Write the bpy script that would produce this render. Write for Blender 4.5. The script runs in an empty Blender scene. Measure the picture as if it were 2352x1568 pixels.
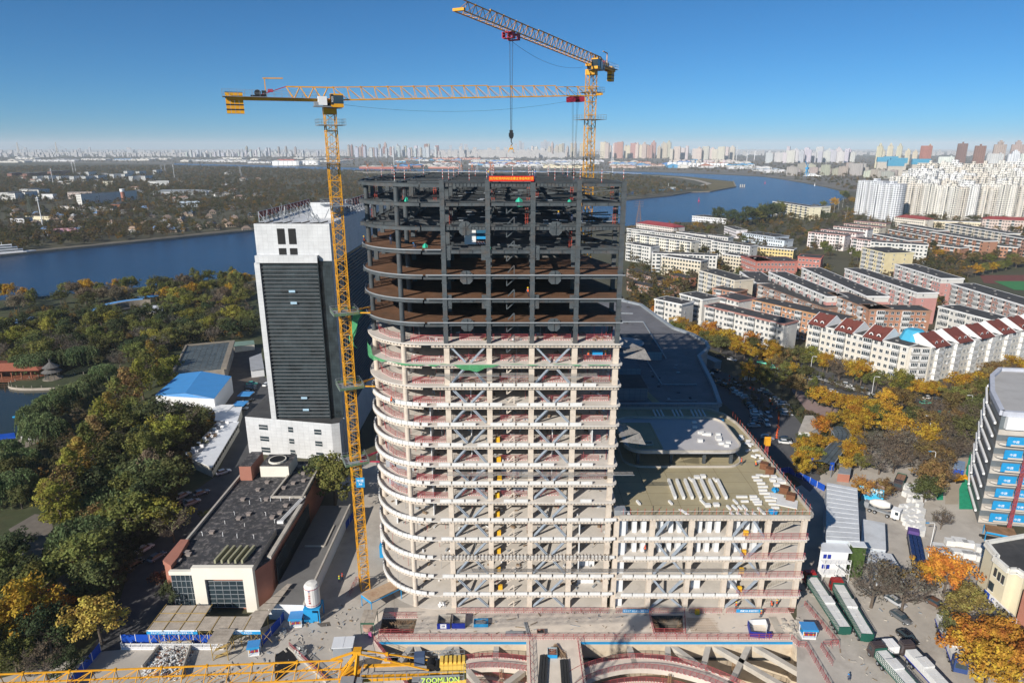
import bpy,math,random
from math import sin,cos,tan,radians as R,pi,hypot,atan2,sqrt
from mathutils import Vector,Matrix,noise
random.seed(7)
rnd=random.random
def U(a,b):return a+(b-a)*rnd()
SC=bpy.context.scene
COL=SC.collection

# ------------------------------------------------------------------ camera
EYE,TILT,FOC=96.0,R(16.4),1507.0  # metres above ground, downward tilt, focal length for a 2352 wide frame
cam=bpy.data.objects.new('camera',bpy.data.cameras.new('camera'))
COL.objects.link(cam)
cam.location=(0,0,EYE);cam.rotation_euler=(pi/2-TILT,0,0)
cam.data.sensor_width=36;cam.data.lens=36*FOC/2352
cam.data.clip_start=0.5;cam.data.clip_end=90000
SC.camera=cam
# ------------------------------------------------------------------ sky and sun
SUN_EL,SUN_AZ=R(28.5),R(38)  # shadows run 38 degrees to the right of straight ahead
w=bpy.data.worlds.new('World');SC.world=w;w.use_nodes=True
nt=w.node_tree
sky=nt.nodes.new('ShaderNodeTexSky');sky.sky_type='NISHITA';sky.sun_disc=False
sky.sun_elevation=SUN_EL;sky.sun_rotation=pi+SUN_AZ
sky.air_density=0.6;sky.dust_density=0.35;sky.ozone_density=8;sky.altitude=60
bg=nt.nodes['Background'];bg.inputs['Strength'].default_value=0.070
tnt=nt.nodes.new('ShaderNodeMix');tnt.data_type='RGBA';tnt.blend_type='MULTIPLY';tnt.inputs['Factor'].default_value=1;tnt.inputs['B'].default_value=(.40,1.0,1.08,1)
nt.links.new(sky.outputs[0],tnt.inputs['A']);nt.links.new(tnt.outputs['Result'],bg.inputs[0])
sl=bpy.data.lights.new('sun','SUN');sl.energy=4.8;sl.angle=R(0.53);sl.color=(1,0.93,0.83)
so=bpy.data.objects.new('sun',sl);COL.objects.link(so)
sd=Vector((sin(SUN_AZ)*cos(SUN_EL),cos(SUN_AZ)*cos(SUN_EL),-sin(SUN_EL)))
so.rotation_euler=sd.to_track_quat('-Z','Y').to_euler();so.location=(-60,-80,160)
vs=SC.view_settings;vs.view_transform='Standard';vs.look='None';vs.exposure=0.36;vs.gamma=1;vs.use_curve_mapping=False
HAZE=5.2e-5
SC.cycles.volume_bounces=2;SC.cycles.max_bounces=6;SC.cycles.transparent_max_bounces=12
SC.cycles.diffuse_bounces=3;SC.cycles.use_denoising=True

# ------------------------------------------------------------------ helpers
def ray(u,v):
 a=(u-1176)/FOC;b=(784-v)/FOC
 return(a,cos(TILT)+b*sin(TILT),-sin(TILT)+b*cos(TILT))
def G(u,v,z=0.0):  # the place at height z seen at (u, v) of a 2352 wide frame
 r=ray(u,v);t=(z-EYE)/r[2]
 return(r[0]*t,r[1]*t)
def W(u,v,y):  # the place on the plane at depth y: (x, z)
 r=ray(u,v);t=y/r[1]
 return(r[0]*t,EYE+r[2]*t)

class MB:
 def __init__(s):s.v=[];s.f=[];s.m=[]
 def quad(s,a,b,c,d,m=0):
  n=len(s.v);s.v+=[a,b,c,d];s.f.append((n,n+1,n+2,n+3));s.m.append(m)
 def poly(s,pts,m=0):
  n=len(s.v);s.v+=[tuple(p)for p in pts];s.f.append(tuple(range(n,n+len(pts))));s.m.append(m)
 def box(s,x0,x1,y0,y1,z0,z1,m=0,mt=None):
  n=len(s.v)
  s.v+=[(x0,y0,z0),(x1,y0,z0),(x1,y1,z0),(x0,y1,z0),(x0,y0,z1),(x1,y0,z1),(x1,y1,z1),(x0,y1,z1)]
  s.f+=[(n,n+3,n+2,n+1),(n+4,n+5,n+6,n+7),(n,n+1,n+5,n+4),(n+1,n+2,n+6,n+5),(n+2,n+3,n+7,n+6),(n+3,n,n+4,n+7)]
  s.m+=[m,m if mt is None else mt,m,m,m,m]
  return s
 def beam(s,p,q,w,h=None,m=0):
  h=w if h is None else h
  p=Vector(p);q=Vector(q);d=(q-p)
  if d.length<1e-6:return s
  d.normalize()
  up=Vector((0,0,1))if abs(d.z)<0.99 else Vector((0,1,0))
  sx=d.cross(up).normalized()*(w/2);sz=sx.cross(d).normalized()*(h/2)
  n=len(s.v)
  for e in(p,q):
   s.v+=[tuple(e-sx-sz),tuple(e+sx-sz),tuple(e+sx+sz),tuple(e-sx+sz)]
  s.f+=[(n,n+1,n+2,n+3),(n+7,n+6,n+5,n+4),(n,n+4,n+5,n+1),(n+1,n+5,n+6,n+2),(n+2,n+6,n+7,n+3),(n+3,n+7,n+4,n)]
  s.m+=[m]*6
  return s
 def path(s,pts,w,h=None,m=0):
  for a,b in zip(pts,pts[1:]):s.beam(a,b,w,h,m)
  return s
 def prism(s,pts,z0,z1,m=0,mt=None,mb=None):
  n=len(s.v);k=len(pts)
  ar=sum(pts[i][0]*pts[(i+1)%k][1]-pts[(i+1)%k][0]*pts[i][1]for i in range(k))
  if ar<0:pts=list(reversed(pts))
  s.v+=[(p[0],p[1],z0)for p in pts]+[(p[0],p[1],z1)for p in pts]
  s.f.append(tuple(range(n+k-1,n-1,-1)));s.m.append(m if mb is None else mb)
  s.f.append(tuple(range(n+k,n+2*k)));s.m.append(m if mt is None else mt)
  for i in range(k):
   j=(i+1)%k;s.f.append((n+i,n+j,n+k+j,n+k+i));s.m.append(m)
  return s
 def cyl(s,p,q,r,n=8,m=0,r2=None,cap=True):
  r2=r if r2 is None else r2
  p=Vector(p);q=Vector(q);d=(q-p).normalized()
  a=d.orthogonal().normalized();b=d.cross(a)
  k=len(s.v)
  for e,rr in((p,r),(q,r2)):
   for i in range(n):
    t=2*pi*i/n;s.v.append(tuple(e+a*cos(t)*rr+b*sin(t)*rr))
  for i in range(n):
   j=(i+1)%n;s.f.append((k+i,k+j,k+n+j,k+n+i));s.m.append(m)
  if cap:
   s.f.append(tuple(range(k+n-1,k-1,-1)));s.m.append(m)
   s.f.append(tuple(range(k+n,k+2*n)));s.m.append(m)
  return s
 def lathe(s,prof,n=12,m=0,c=(0,0)):
  k=len(s.v)
  for r,z in prof:
   for i in range(n):
    t=2*pi*i/n;s.v.append((c[0]+r*cos(t),c[1]+r*sin(t),z))
  for a in range(len(prof)-1):
   for i in range(n):
    j=(i+1)%n;s.f.append((k+a*n+i,k+a*n+j,k+(a+1)*n+j,k+(a+1)*n+i));s.m.append(m)
  s.f.append(tuple(range(k+(len(prof)-1)*n,k+len(prof)*n)));s.m.append(m)
  return s
 def mesh(s,name,mats,smooth=False):
  me=bpy.data.meshes.new(name);me.from_pydata(s.v,[],s.f)
  if not isinstance(mats,(list,tuple)):mats=[mats]
  for x in mats:me.materials.append(x)
  if len(mats)>1:me.polygons.foreach_set('material_index',s.m)
  if smooth:me.polygons.foreach_set('use_smooth',[True]*len(s.f))
  me.update()
  return me
def obj(name,me,parent=None,loc=(0,0,0),rz=0,scale=None,color=None):
 if isinstance(me,tuple):me=me[0].mesh(name,me[1])
 o=bpy.data.objects.new(name,me);COL.objects.link(o)
 o.location=loc
 if rz:o.rotation_euler=(0,0,rz)
 if scale is not None:o.scale=(scale,)*3 if isinstance(scale,(int,float))else scale
 if parent is not None:o.parent=parent
 if color is not None:o.color=(*color[:3],1)
 return o
def part(name,mb,mats,parent,loc=None,**k):  # mesh given in world coordinates when loc is None and the parent is unrotated
 o=obj(name,mb.mesh(name,mats)if isinstance(mb,MB)else mb,parent,loc if loc is not None else(0,0,0),**k)
 if loc is None:
  p=parent
  off=Vector((0,0,0))
  while p is not None:off+=p.location;p=p.parent
  o.location=-off
 return o
def tag(o,label,cat,group=None):
 o['label']=label;o['category']=cat;o['kind']='thing'
 if group:o['group']=group
 return o
def thing(name,label,cat,loc=(0,0,0),rz=0,group=None):
 o=bpy.data.objects.new(name,None);COL.objects.link(o);o.location=loc;o.rotation_euler=(0,0,rz);o.empty_display_size=0.5
 return tag(o,label,cat,group)
def struct(name,mb,mats,loc=(0,0,0)):
 o=obj(name,mb.mesh(name,mats)if isinstance(mb,MB)else mb,loc=loc);o['kind']='structure';return o
def stuff(o):o['kind']='stuff';return o
def copy_thing(root,loc,rz=0,label=None,group=None,color=None,scale=None):
 r=root.copy();COL.objects.link(r);r.location=loc;r.rotation_euler=(0,0,rz)
 if label:r['label']=label
 if group:r['group']=group
 if scale is not None:r.scale=(scale,)*3 if isinstance(scale,(int,float))else scale
 if color is not None:r.color=(*color[:3],1)
 for ch in KIDS[root.name]:
  c=ch.copy();COL.objects.link(c);c.parent=r
  if color is not None and ch.get('tint'):c.color=(*color[:3],1)
  for g in KIDS.get(ch.name,()):
   d=g.copy();COL.objects.link(d);d.parent=c
 return r
KIDS={}
def remember(root):
 KIDS[root.name]=list(root.children)
 for c in root.children:
  if c.children:KIDS[c.name]=list(c.children)
 return root

# ------------------------------------------------------------------ materials
MATS={}
def mat(name,col,rough=.8,var=.12,scale=.4,metal=0,objcol=False,bump=0,bscale=4,spec=.3,dirt=None,dirt_scale=.15,dirt_amt=.5,alpha=1,detail=4,coat=0):
 m=bpy.data.materials.new(name);m.use_nodes=True;t=m.node_tree;L=t.links.new
 b=t.nodes['Principled BSDF']
 b.inputs['Roughness'].default_value=rough;b.inputs['Metallic'].default_value=metal
 b.inputs['Specular IOR Level'].default_value=spec
 if coat:b.inputs['Coat Weight'].default_value=coat
 if alpha<1:b.inputs['Alpha'].default_value=alpha
 geo=t.nodes.new('ShaderNodeNewGeometry')
 n=t.nodes.new('ShaderNodeTexNoise');n.inputs['Scale'].default_value=scale;n.inputs['Detail'].default_value=detail;n.inputs['Roughness'].default_value=.65
 L(geo.outputs['Position'],n.inputs['Vector'])
 mr=t.nodes.new('ShaderNodeMapRange');mr.inputs['From Min'].default_value=.3;mr.inputs['From Max'].default_value=.7
 mr.inputs['To Min'].default_value=1-var;mr.inputs['To Max'].default_value=1+var
 L(n.outputs['Fac'],mr.inputs['Value'])
 mx=t.nodes.new('ShaderNodeVectorMath');mx.operation='SCALE'
 if objcol:
  oi=t.nodes.new('ShaderNodeObjectInfo');L(oi.outputs['Color'],mx.inputs[0])
 else:mx.inputs[0].default_value=col[:3]
 L(mr.outputs[0],mx.inputs['Scale'])
 out=mx.outputs[0]
 if dirt is not None:
  n2=t.nodes.new('ShaderNodeTexNoise');n2.inputs['Scale'].default_value=dirt_scale;n2.inputs['Detail'].default_value=6;n2.inputs['Roughness'].default_value=.7
  L(geo.outputs['Position'],n2.inputs['Vector'])
  r2=t.nodes.new('ShaderNodeMapRange');r2.inputs['From Min'].default_value=.5;r2.inputs['From Max'].default_value=.68;r2.inputs['To Max'].default_value=dirt_amt
  L(n2.outputs['Fac'],r2.inputs['Value'])
  mm=t.nodes.new('ShaderNodeMix');mm.data_type='RGBA';mm.inputs['B'].default_value=(*dirt[:3],1)
  L(r2.outputs[0],mm.inputs['Factor']);L(out,mm.inputs['A']);out=mm.outputs['Result']
 L(out,b.inputs['Base Color'])
 if bump:
  n3=t.nodes.new('ShaderNodeTexNoise');n3.inputs['Scale'].default_value=bscale;n3.inputs['Detail'].default_value=3
  L(geo.outputs['Position'],n3.inputs['Vector'])
  bp=t.nodes.new('ShaderNodeBump');bp.inputs['Strength'].default_value=bump;bp.inputs['Distance'].default_value=.2
  L(n3.outputs['Fac'],bp.inputs['Height']);L(bp.outputs[0],b.inputs['Normal'])
 MATS[name]=m
 return m
def bricks(m,sx,sz,gap,joint,offset=0.0,axis='xz',amt=1.0):
 """flat joint pattern too fine to model, in object space, darkens the base colour of material m"""
 t=m.node_tree;L=t.links.new;b=t.nodes['Principled BSDF']
 src=b.inputs['Base Color'].links[0].from_socket
 tc=t.nodes.new('ShaderNodeTexCoord');sp=t.nodes.new('ShaderNodeSeparateXYZ');cb=t.nodes.new('ShaderNodeCombineXYZ')
 L(tc.outputs['Object'],sp.inputs[0])
 ad=t.nodes.new('ShaderNodeMath');ad.operation='ADD'
 L(sp.outputs[0],ad.inputs[0])
 if axis=='xz':L(sp.outputs[1],ad.inputs[1])
 else:ad.inputs[1].default_value=0
 L(ad.outputs[0],cb.inputs[0]);L(sp.outputs[2 if axis=='xz' else 1],cb.inputs[1])
 br=t.nodes.new('ShaderNodeTexBrick');br.offset=offset
 br.inputs['Scale'].default_value=1;br.inputs['Brick Width'].default_value=sx;br.inputs['Row Height'].default_value=sz
 br.inputs['Mortar Size'].default_value=gap;br.inputs['Color1'].default_value=(1,1,1,1);br.inputs['Color2'].default_value=(1-.12*amt,)*3+(1,)
 br.inputs['Mortar'].default_value=(*joint,1)
 L(cb.outputs[0],br.inputs['Vector'])
 mu=t.nodes.new('ShaderNodeMix');mu.data_type='RGBA';mu.blend_type='MULTIPLY';mu.inputs['Factor'].default_value=1
 L(src,mu.inputs['A']);L(br.outputs['Color'],mu.inputs['B']);L(mu.outputs['Result'],b.inputs['Base Color'])
 return m
def leafmat(name,ramp=None,trans=.3):
 m=bpy.data.materials.new(name);m.use_nodes=True;t=m.node_tree;L=t.links.new
 t.nodes.remove(t.nodes['Principled BSDF']);out=t.nodes['Material Output']
 oi=t.nodes.new('ShaderNodeObjectInfo');geo=t.nodes.new('ShaderNodeNewGeometry')
 n=t.nodes.new('ShaderNodeTexNoise');n.inputs['Scale'].default_value=.55;n.inputs['Detail'].default_value=3
 L(geo.outputs['Position'],n.inputs['Vector'])
 n2=t.nodes.new('ShaderNodeTexNoise');n2.inputs['Scale'].default_value=3.1;n2.inputs['Detail'].default_value=1
 L(geo.outputs['Position'],n2.inputs['Vector'])
 ad=t.nodes.new('ShaderNodeMath');ad.operation='ADD';L(n.outputs['Fac'],ad.inputs[0]);L(n2.outputs['Fac'],ad.inputs[1])
 mr=t.nodes.new('ShaderNodeMapRange');mr.inputs['From Min'].default_value=.75;mr.inputs['From Max'].default_value=1.25
 mr.inputs['To Min'].default_value=.62;mr.inputs['To Max'].default_value=1.4
 L(ad.outputs[0],mr.inputs['Value'])
 if ramp:
  cr=t.nodes.new('ShaderNodeValToRGB');e=cr.color_ramp;e.interpolation='LINEAR'
  while len(e.elements)<len(ramp):e.elements.new(.5)
  for i,(p,c)in enumerate(ramp):e.elements[i].position=p;e.elements[i].color=(*c,1)
  L(oi.outputs['Random'],cr.inputs[0]);src=cr.outputs[0]
 else:src=oi.outputs['Color']
 sc=t.nodes.new('ShaderNodeVectorMath');sc.operation='SCALE';L(src,sc.inputs[0]);L(mr.outputs[0],sc.inputs['Scale'])
 hs=t.nodes.new('ShaderNodeHueSaturation');hr=t.nodes.new('ShaderNodeMapRange');hr.inputs['From Min'].default_value=.3;hr.inputs['From Max'].default_value=.7
 hr.inputs['To Min'].default_value=.475;hr.inputs['To Max'].default_value=.525
 L(n.outputs['Fac'],hr.inputs['Value']);L(hr.outputs[0],hs.inputs['Hue']);L(sc.outputs[0],hs.inputs['Color'])
 d=t.nodes.new('ShaderNodeBsdfDiffuse');tr=t.nodes.new('ShaderNodeBsdfTranslucent');mx=t.nodes.new('ShaderNodeMixShader')
 mx.inputs[0].default_value=trans
 L(hs.outputs[0],d.inputs[0]);L(hs.outputs[0],tr.inputs[0]);L(d.outputs[0],mx.inputs[1]);L(tr.outputs[0],mx.inputs[2]);L(mx.outputs[0],out.inputs[0])
 return m

GREY_DIRT=(.16,.14,.12)
m_conc=mat('concrete',(.44,.405,.355),var=.14,scale=.25,bump=.15,dirt=(.27,.24,.2),dirt_amt=.5,dirt_scale=.35)
m_slab=mat('slab_concrete',(.60,.56,.51),var=.14,scale=.4,dirt=(.42,.38,.33),dirt_amt=.6,dirt_scale=.2)
m_cream=mat('cream_fireproofing',(.59,.51,.425),var=.09,scale=.8,dirt=(.40,.32,.25),dirt_amt=.5,dirt_scale=.5)
m_white=mat('white_panel',(.68,.69,.70),var=.05,scale=1.3,rough=.6)
m_block=mat('white_block',(.66,.66,.65),var=.12,scale=1.6,rough=.8,dirt=(.45,.42,.38),dirt_amt=.45,dirt_scale=.8)
m_steel=mat('dark_primed_steel',(.068,.080,.088),rough=.55,var=.25,scale=.6,dirt=(.11,.075,.055),dirt_amt=.5,dirt_scale=.5)
m_brace=mat('blue_grey_brace',(.30,.34,.39),rough=.5,var=.15,scale=1.2)
m_deck=mat('rusty_decking',(.16,.082,.045),rough=.85,var=.3,scale=.35,dirt=(.10,.07,.05),dirt_amt=.6,dirt_scale=.25)
bricks(m_deck,40,.6,.06,(.62,.6,.58),axis='xy')
m_red=mat('red_paint',(.36,.075,.08),rough=.6,var=.15,scale=1)
m_redmesh=mat('red_mesh_infill',(.40,.07,.08),rough=.8,alpha=.16)
m_pitmesh=mat('pit_mesh_infill',(.24,.055,.07),rough=.8,alpha=.38)
m_yel=mat('crane_yellow',(.72,.34,.02),rough=.5,var=.12,scale=.9,dirt=(.35,.16,.04),dirt_amt=.35,dirt_scale=1.5)
m_yel2=mat('weight_yellow',(.76,.50,.10),rough=.6,var=.1)
m_dark=mat('dark_metal',(.03,.032,.035),rough=.5)
m_black=mat('black_rubber',(.012,.012,.013),rough=.7)
m_grey=mat('grey_metal',(.30,.32,.34),rough=.45,var=.1,metal=.2)
m_glass=mat('window_glass',(.03,.045,.055),rough=.12,spec=.8,var=.25,scale=.3)
m_rope=mat('steel_rope',(.05,.05,.05),rough=.6)
m_green_net=mat('green_netting',(.07,.30,.13),rough=.9,var=.25,scale=1.2,alpha=.82)
m_greennet2=mat('teal_net_sheet',(.02,.30,.17),rough=.9,var=.2,scale=.8)
m_bluepaint=mat('blue_paint',(.01,.07,.42),rough=.5,var=.08)
m_skyblue=mat('light_blue_paint',(.02,.27,.55),rough=.5,var=.1)
m_whitep=mat('white_paint',(.78,.78,.78),rough=.5,var=.04)
m_paint=mat('wall_paint',(1,1,1),objcol=True,rough=.85,var=.07,scale=.25,dirt=(.3,.28,.25),dirt_amt=.22,dirt_scale=.35)
m_car=mat('car_paint',(1,1,1),objcol=True,rough=.25,var=.03,spec=.6,coat=.5)
m_roof=mat('bitumen_roof',(.052,.052,.054),rough=.95,var=.22,scale=.35,dirt=(.10,.095,.09),dirt_amt=.5,dirt_scale=.25)
m_bark=mat('bark',(.12,.095,.075),rough=.95,var=.2,scale=3)
m_leaf=leafmat('foliage');m_twig=leafmat('twigs',trans=.05)
WOOD=[(0,(.06,.065,.032)),(.22,(.085,.085,.038)),(.42,(.115,.11,.05)),(.6,(.14,.105,.06)),(.75,(.125,.105,.075)),(.88,(.19,.125,.045)),(.95,(.27,.16,.04)),(1,(.07,.08,.04))]
m_wood=leafmat('woodland',WOOD)
def stripemat(name,c1,c2,period,ax=0):
 m=bpy.data.materials.new(name);m.use_nodes=True;t=m.node_tree;L=t.links.new;b=t.nodes['Principled BSDF']
 b.inputs['Roughness'].default_value=.7
 tc=t.nodes.new('ShaderNodeTexCoord');sp=t.nodes.new('ShaderNodeSeparateXYZ');L(tc.outputs['Object'],sp.inputs[0])
 a=t.nodes.new('ShaderNodeMath');a.operation='MULTIPLY_ADD';L(sp.outputs[2],a.inputs[0]);a.inputs[1].default_value=.7 if ax!=2 else 0
 if ax==2:L(sp.outputs[2],a.inputs[2])
 else:
  s2=t.nodes.new('ShaderNodeMath');s2.operation='ADD';L(sp.outputs[0],s2.inputs[0]);L(sp.outputs[1],s2.inputs[1]);L(s2.outputs[0],a.inputs[2])
 d=t.nodes.new('ShaderNodeMath');d.operation='MODULO'
 p=t.nodes.new('ShaderNodeMath');p.operation='ADD';p.inputs[1].default_value=1000*period;L(a.outputs[0],p.inputs[0]);L(p.outputs[0],d.inputs[0]);d.inputs[1].default_value=period
 g=t.nodes.new('ShaderNodeMath');g.operation='GREATER_THAN';g.inputs[1].default_value=period/2;L(d.outputs[0],g.inputs[0])
 x=t.nodes.new('ShaderNodeMix');x.data_type='RGBA';x.inputs['A'].default_value=(*c1,1);x.inputs['B'].default_value=(*c2,1)
 L(g.outputs[0],x.inputs['Factor']);L(x.outputs['Result'],b.inputs['Base Color'])
 return m
m_kick=stripemat('red_white_kickboard',(.40,.08,.09),(.58,.52,.50),.5)
# ================================================================== GROUND, WATER, FAR LAND
def gp(pts,z=0.0):return[G(u,v,0)+(z,)for u,v in pts]
m_ground=mat('ground_earth',(.085,.08,.05),var=.35,scale=.02,dirt=(.05,.06,.028),dirt_amt=.9,dirt_scale=.01,detail=8)
m_lawn=mat('park_lawn',(.055,.065,.03),var=.3,scale=.2,dirt=(.11,.09,.05),dirt_amt=.7,dirt_scale=.06,detail=8)
m_asph=mat('asphalt',(.075,.075,.078),var=.15,scale=.3,dirt=(.11,.105,.1),dirt_amt=.5,dirt_scale=.08)
m_yard=mat('yard_concrete',(.43,.395,.35),var=.15,scale=.12,dirt=(.27,.24,.21),dirt_amt=.7,dirt_scale=.09,detail=8,bump=.05)
m_pave=mat('park_paving',(.16,.14,.12),var=.12,scale=.5,dirt=(.1,.09,.08),dirt_amt=.4)
m_water=mat('river_water',(.010,.036,.088),rough=.24,var=.4,scale=.004,spec=.32,detail=6)
t=m_water.node_tree;geo=t.nodes['Geometry']if 'Geometry' in t.nodes else[n for n in t.nodes if n.bl_idname=='ShaderNodeNewGeometry'][0]
mpn=t.nodes.new('ShaderNodeMapping');mpn.inputs['Scale'].default_value=(.25,.6,1);t.links.new(geo.outputs['Position'],mpn.inputs[0])
wn=t.nodes.new('ShaderNodeTexNoise');wn.inputs['Scale'].default_value=1;wn.inputs['Detail'].default_value=5;t.links.new(mpn.outputs[0],wn.inputs[0])
wb=t.nodes.new('ShaderNodeBump');wb.inputs['Strength'].default_value=.9;wb.inputs['Distance'].default_value=.5
t.links.new(wn.outputs['Fac'],wb.inputs['Height']);t.links.new(wb.outputs[0],t.nodes['Principled BSDF'].inputs['Normal'])
m_pond=mat('pond_water',(.022,.030,.022),rough=.12,var=.2,scale=.05,spec=.5)
m_bank=mat('stone_bank',(.23,.20,.16),var=.2,scale=.2)

HX0,HX1,HY0,HY1=-30.0,60.0,78.0,121.0  # the building site slab with its pits replaces the ground sheet here
b=MB();FAR=60000
for x0,x1,y0,y1 in((-FAR,HX0,-3000,FAR),(HX1,FAR,-3000,FAR),(HX0,HX1,HY1,FAR),(HX0,HX1,-3000,HY0)):
 b.quad((x0,y0,0),(x1,y0,0),(x1,y1,0),(x0,y1,0))
struct('ground',b,m_ground)
def sheet(name,pts,m,z):
 b=MB();b.poly(gp(pts,z));return struct(name,b,m)
NEAR=[(-700,760),(-200,712),(0,690),(300,662),(560,634)]
def filled(name,pts3,m):
 import bmesh
 bm=bmesh.new();vs_=[bm.verts.new(p)for p in pts3]
 es=[bm.edges.new((vs_[i],vs_[(i+1)%len(vs_)]))for i in range(len(vs_))]
 bmesh.ops.triangle_fill(bm,edges=es,use_beauty=True)
 for f in bm.faces:
  if f.normal.z<0:f.normal_flip()
 me=bpy.data.meshes.new(name);bm.to_mesh(me);bm.free();me.materials.append(m)
 return struct(name,me,None)
river=NEAR+[(1440,519),(1560,511),(1700,507),(1790,497),(1900,474),(1946,455),(1925,438),(1895,430.4),(1850,421.7),(1806,414),(1752,406.3),(1664,401.9),
 (1484,395.2),(1378,394),(1100,391.5),(900,388),(700,382.5),(400,375.5),(400,379),(600,383.8),(760,390.5),(1100,396.5),(1378,398.5),(1510,401.4),(1587,406.3),(1684,417),(1690,430),
 (1629,441.4),(1587,442.5),(1543,450),(1442,460),(583,531),(300,560),(0,590),(-200,608),(-700,660)]
filled('river',gp(river,.12),m_water)
filled('inlet_water',gp([(1404,446),(1500,435),(1516,437),(1480,441),(1450,448),(1404,453)],.14),m_water)
filled('pond',gp([(-260,870),(0,868),(60,862),(140,850),(215,838),(236,842),(222,868),(200,897),(120,915),(66,938),(40,990),(33,1010),(0,1065),(-60,1130),(-260,1130)],.05),m_pond)
# river embankments
def wallline(b,pts,z1,w,m=0):
 P=[Vector(p).to_3d()if len(p)==2 else Vector(p)for p in pts]
 for a,c in zip(P,P[1:]):b.beam((a.x,a.y,z1/2),(c.x,c.y,z1/2),w,z1,m)
b=MB()
wallline(b,[G(*p)for p in[(1684,417),(1690,430),(1629,441.4),(1587,442.5),(1543,450),(1442,460),(583,531),(300,560),(0,590),(-200,608)]],2.2,2.5)
tag(obj('embankment_wall',b.mesh('embankment',m_bank)),'long grey stone embankment wall along the far bank of the river','wall')
b=MB()
wallline(b,[G(u,v-5)for u,v in[(1543,450),(1442,460),(583,531),(300,560),(0,590),(-200,608)]],1.0,9)
struct('bank_path',b,mat('bank_path_earth',(.17,.15,.12),var=.2,scale=.05))
sheet('sand_spit',[(1510,402.4),(1587,407.3),(1684,418),(1688,429),(1629,440.4),(1600,432),(1640,420),(1590,412),(1500,405)],mat('reed_flat',(.14,.115,.05),var=.2,scale=.02),.3)
b=MB();pts=[(1490,404.2),(1560,408),(1600,414),(1628,422),(1600,430),(1560,436)]
wallline(b,[G(*p)for p in pts],.5,16);struct('spit_road',b,mat('pale_gravel_track',(.36,.32,.27)))
# park, roads, yards
sheet('park_ground',[(-200,712),(560,636),(640,700),(620,960),(420,1260),(300,1480),(100,1568),(-300,1568)],m_lawn,.02)
sheet('hospital_road',[(540,990),(500,1090),(400,1160),(380,1220),(300,1290),(270,1400),(200,1500),(100,1568),(330,1568),(390,1440),(440,1260),(480,1210),(560,1090),(600,1050),(640,890),(600,860),(560,890),(560,950)],m_asph,.05)
sheet('yard_behind_tower',[(540,790),(600,800),(600,860),(540,990),(505,880),(520,830)],mat('dark_soil',(.10,.085,.075),var=.2,scale=.3),.07)
sheet('site_yard',[(-100,1900),(-40,1568),(240,1495),(540,1470),(690,1400),(770,1180),(790,1060),(905,1060),(905,1405),(855,1405),(855,1470),(880,1570),(930,1800)],m_yard,.06)
sheet('street',[(1540,800),(1600,790),(1680,820),(1810,872),(1900,905),(2010,950),(2100,990),(2170,1015),(2200,1000),(2352,930),(2700,850),(2700,770),(2352,880),(2160,925),(2060,900),(1960,872),(1830,828),(1700,780),(1600,752),(1540,745)],m_asph,.05)
sheet('car_park',[(1560,815),(1600,830),(1700,870),(1800,925),(1862,1000),(1885,1100),(1860,1130),(1790,1070),(1690,950),(1600,880)],mat('car_park_asphalt',(.10,.10,.105),var=.12,scale=.2),.07)
sheet('works_yard',[(1830,1568),(1830,1340),(1800,1130),(1850,1110),(1960,1050),(2070,1010),(2150,1020),(2260,1110),(2300,1240),(2352,1250),(2500,1568),(2500,1900),(1700,1900)],m_yard,.06)
sheet('garden_lawn',[(1700,940),(1800,925),(1960,960),(2000,1010),(1960,1060),(1880,1110),(1862,1000)],m_lawn,.04)
sheet('garden_path',[(1815,865),(1850,900),(1880,930),(1930,940),(1900,960),(1850,940),(1820,900)],mat('pink_paving',(.27,.2,.19)),.09)
sheet('sports_track',[(2250,632),(2600,632),(2600,670),(2260,650)],mat('brown_track',(.16,.06,.05)),.1)
sheet('sports_field',[(2282,646),(2600,646),(2600,678),(2330,666)],mat('green_turf',(.05,.2,.07),var=.1),.16)
sheet('industrial_ground',[(0,372),(900,384),(1380,392.5),(1484,394),(1664,400.5),(1752,405),(1850,420),(1950,440),(2500,470),(2500,362),(1700,362),(900,362),(0,364)],mat('industrial_earth',(.16,.15,.13),var=.3,scale=.006,detail=8),.1)

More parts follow.
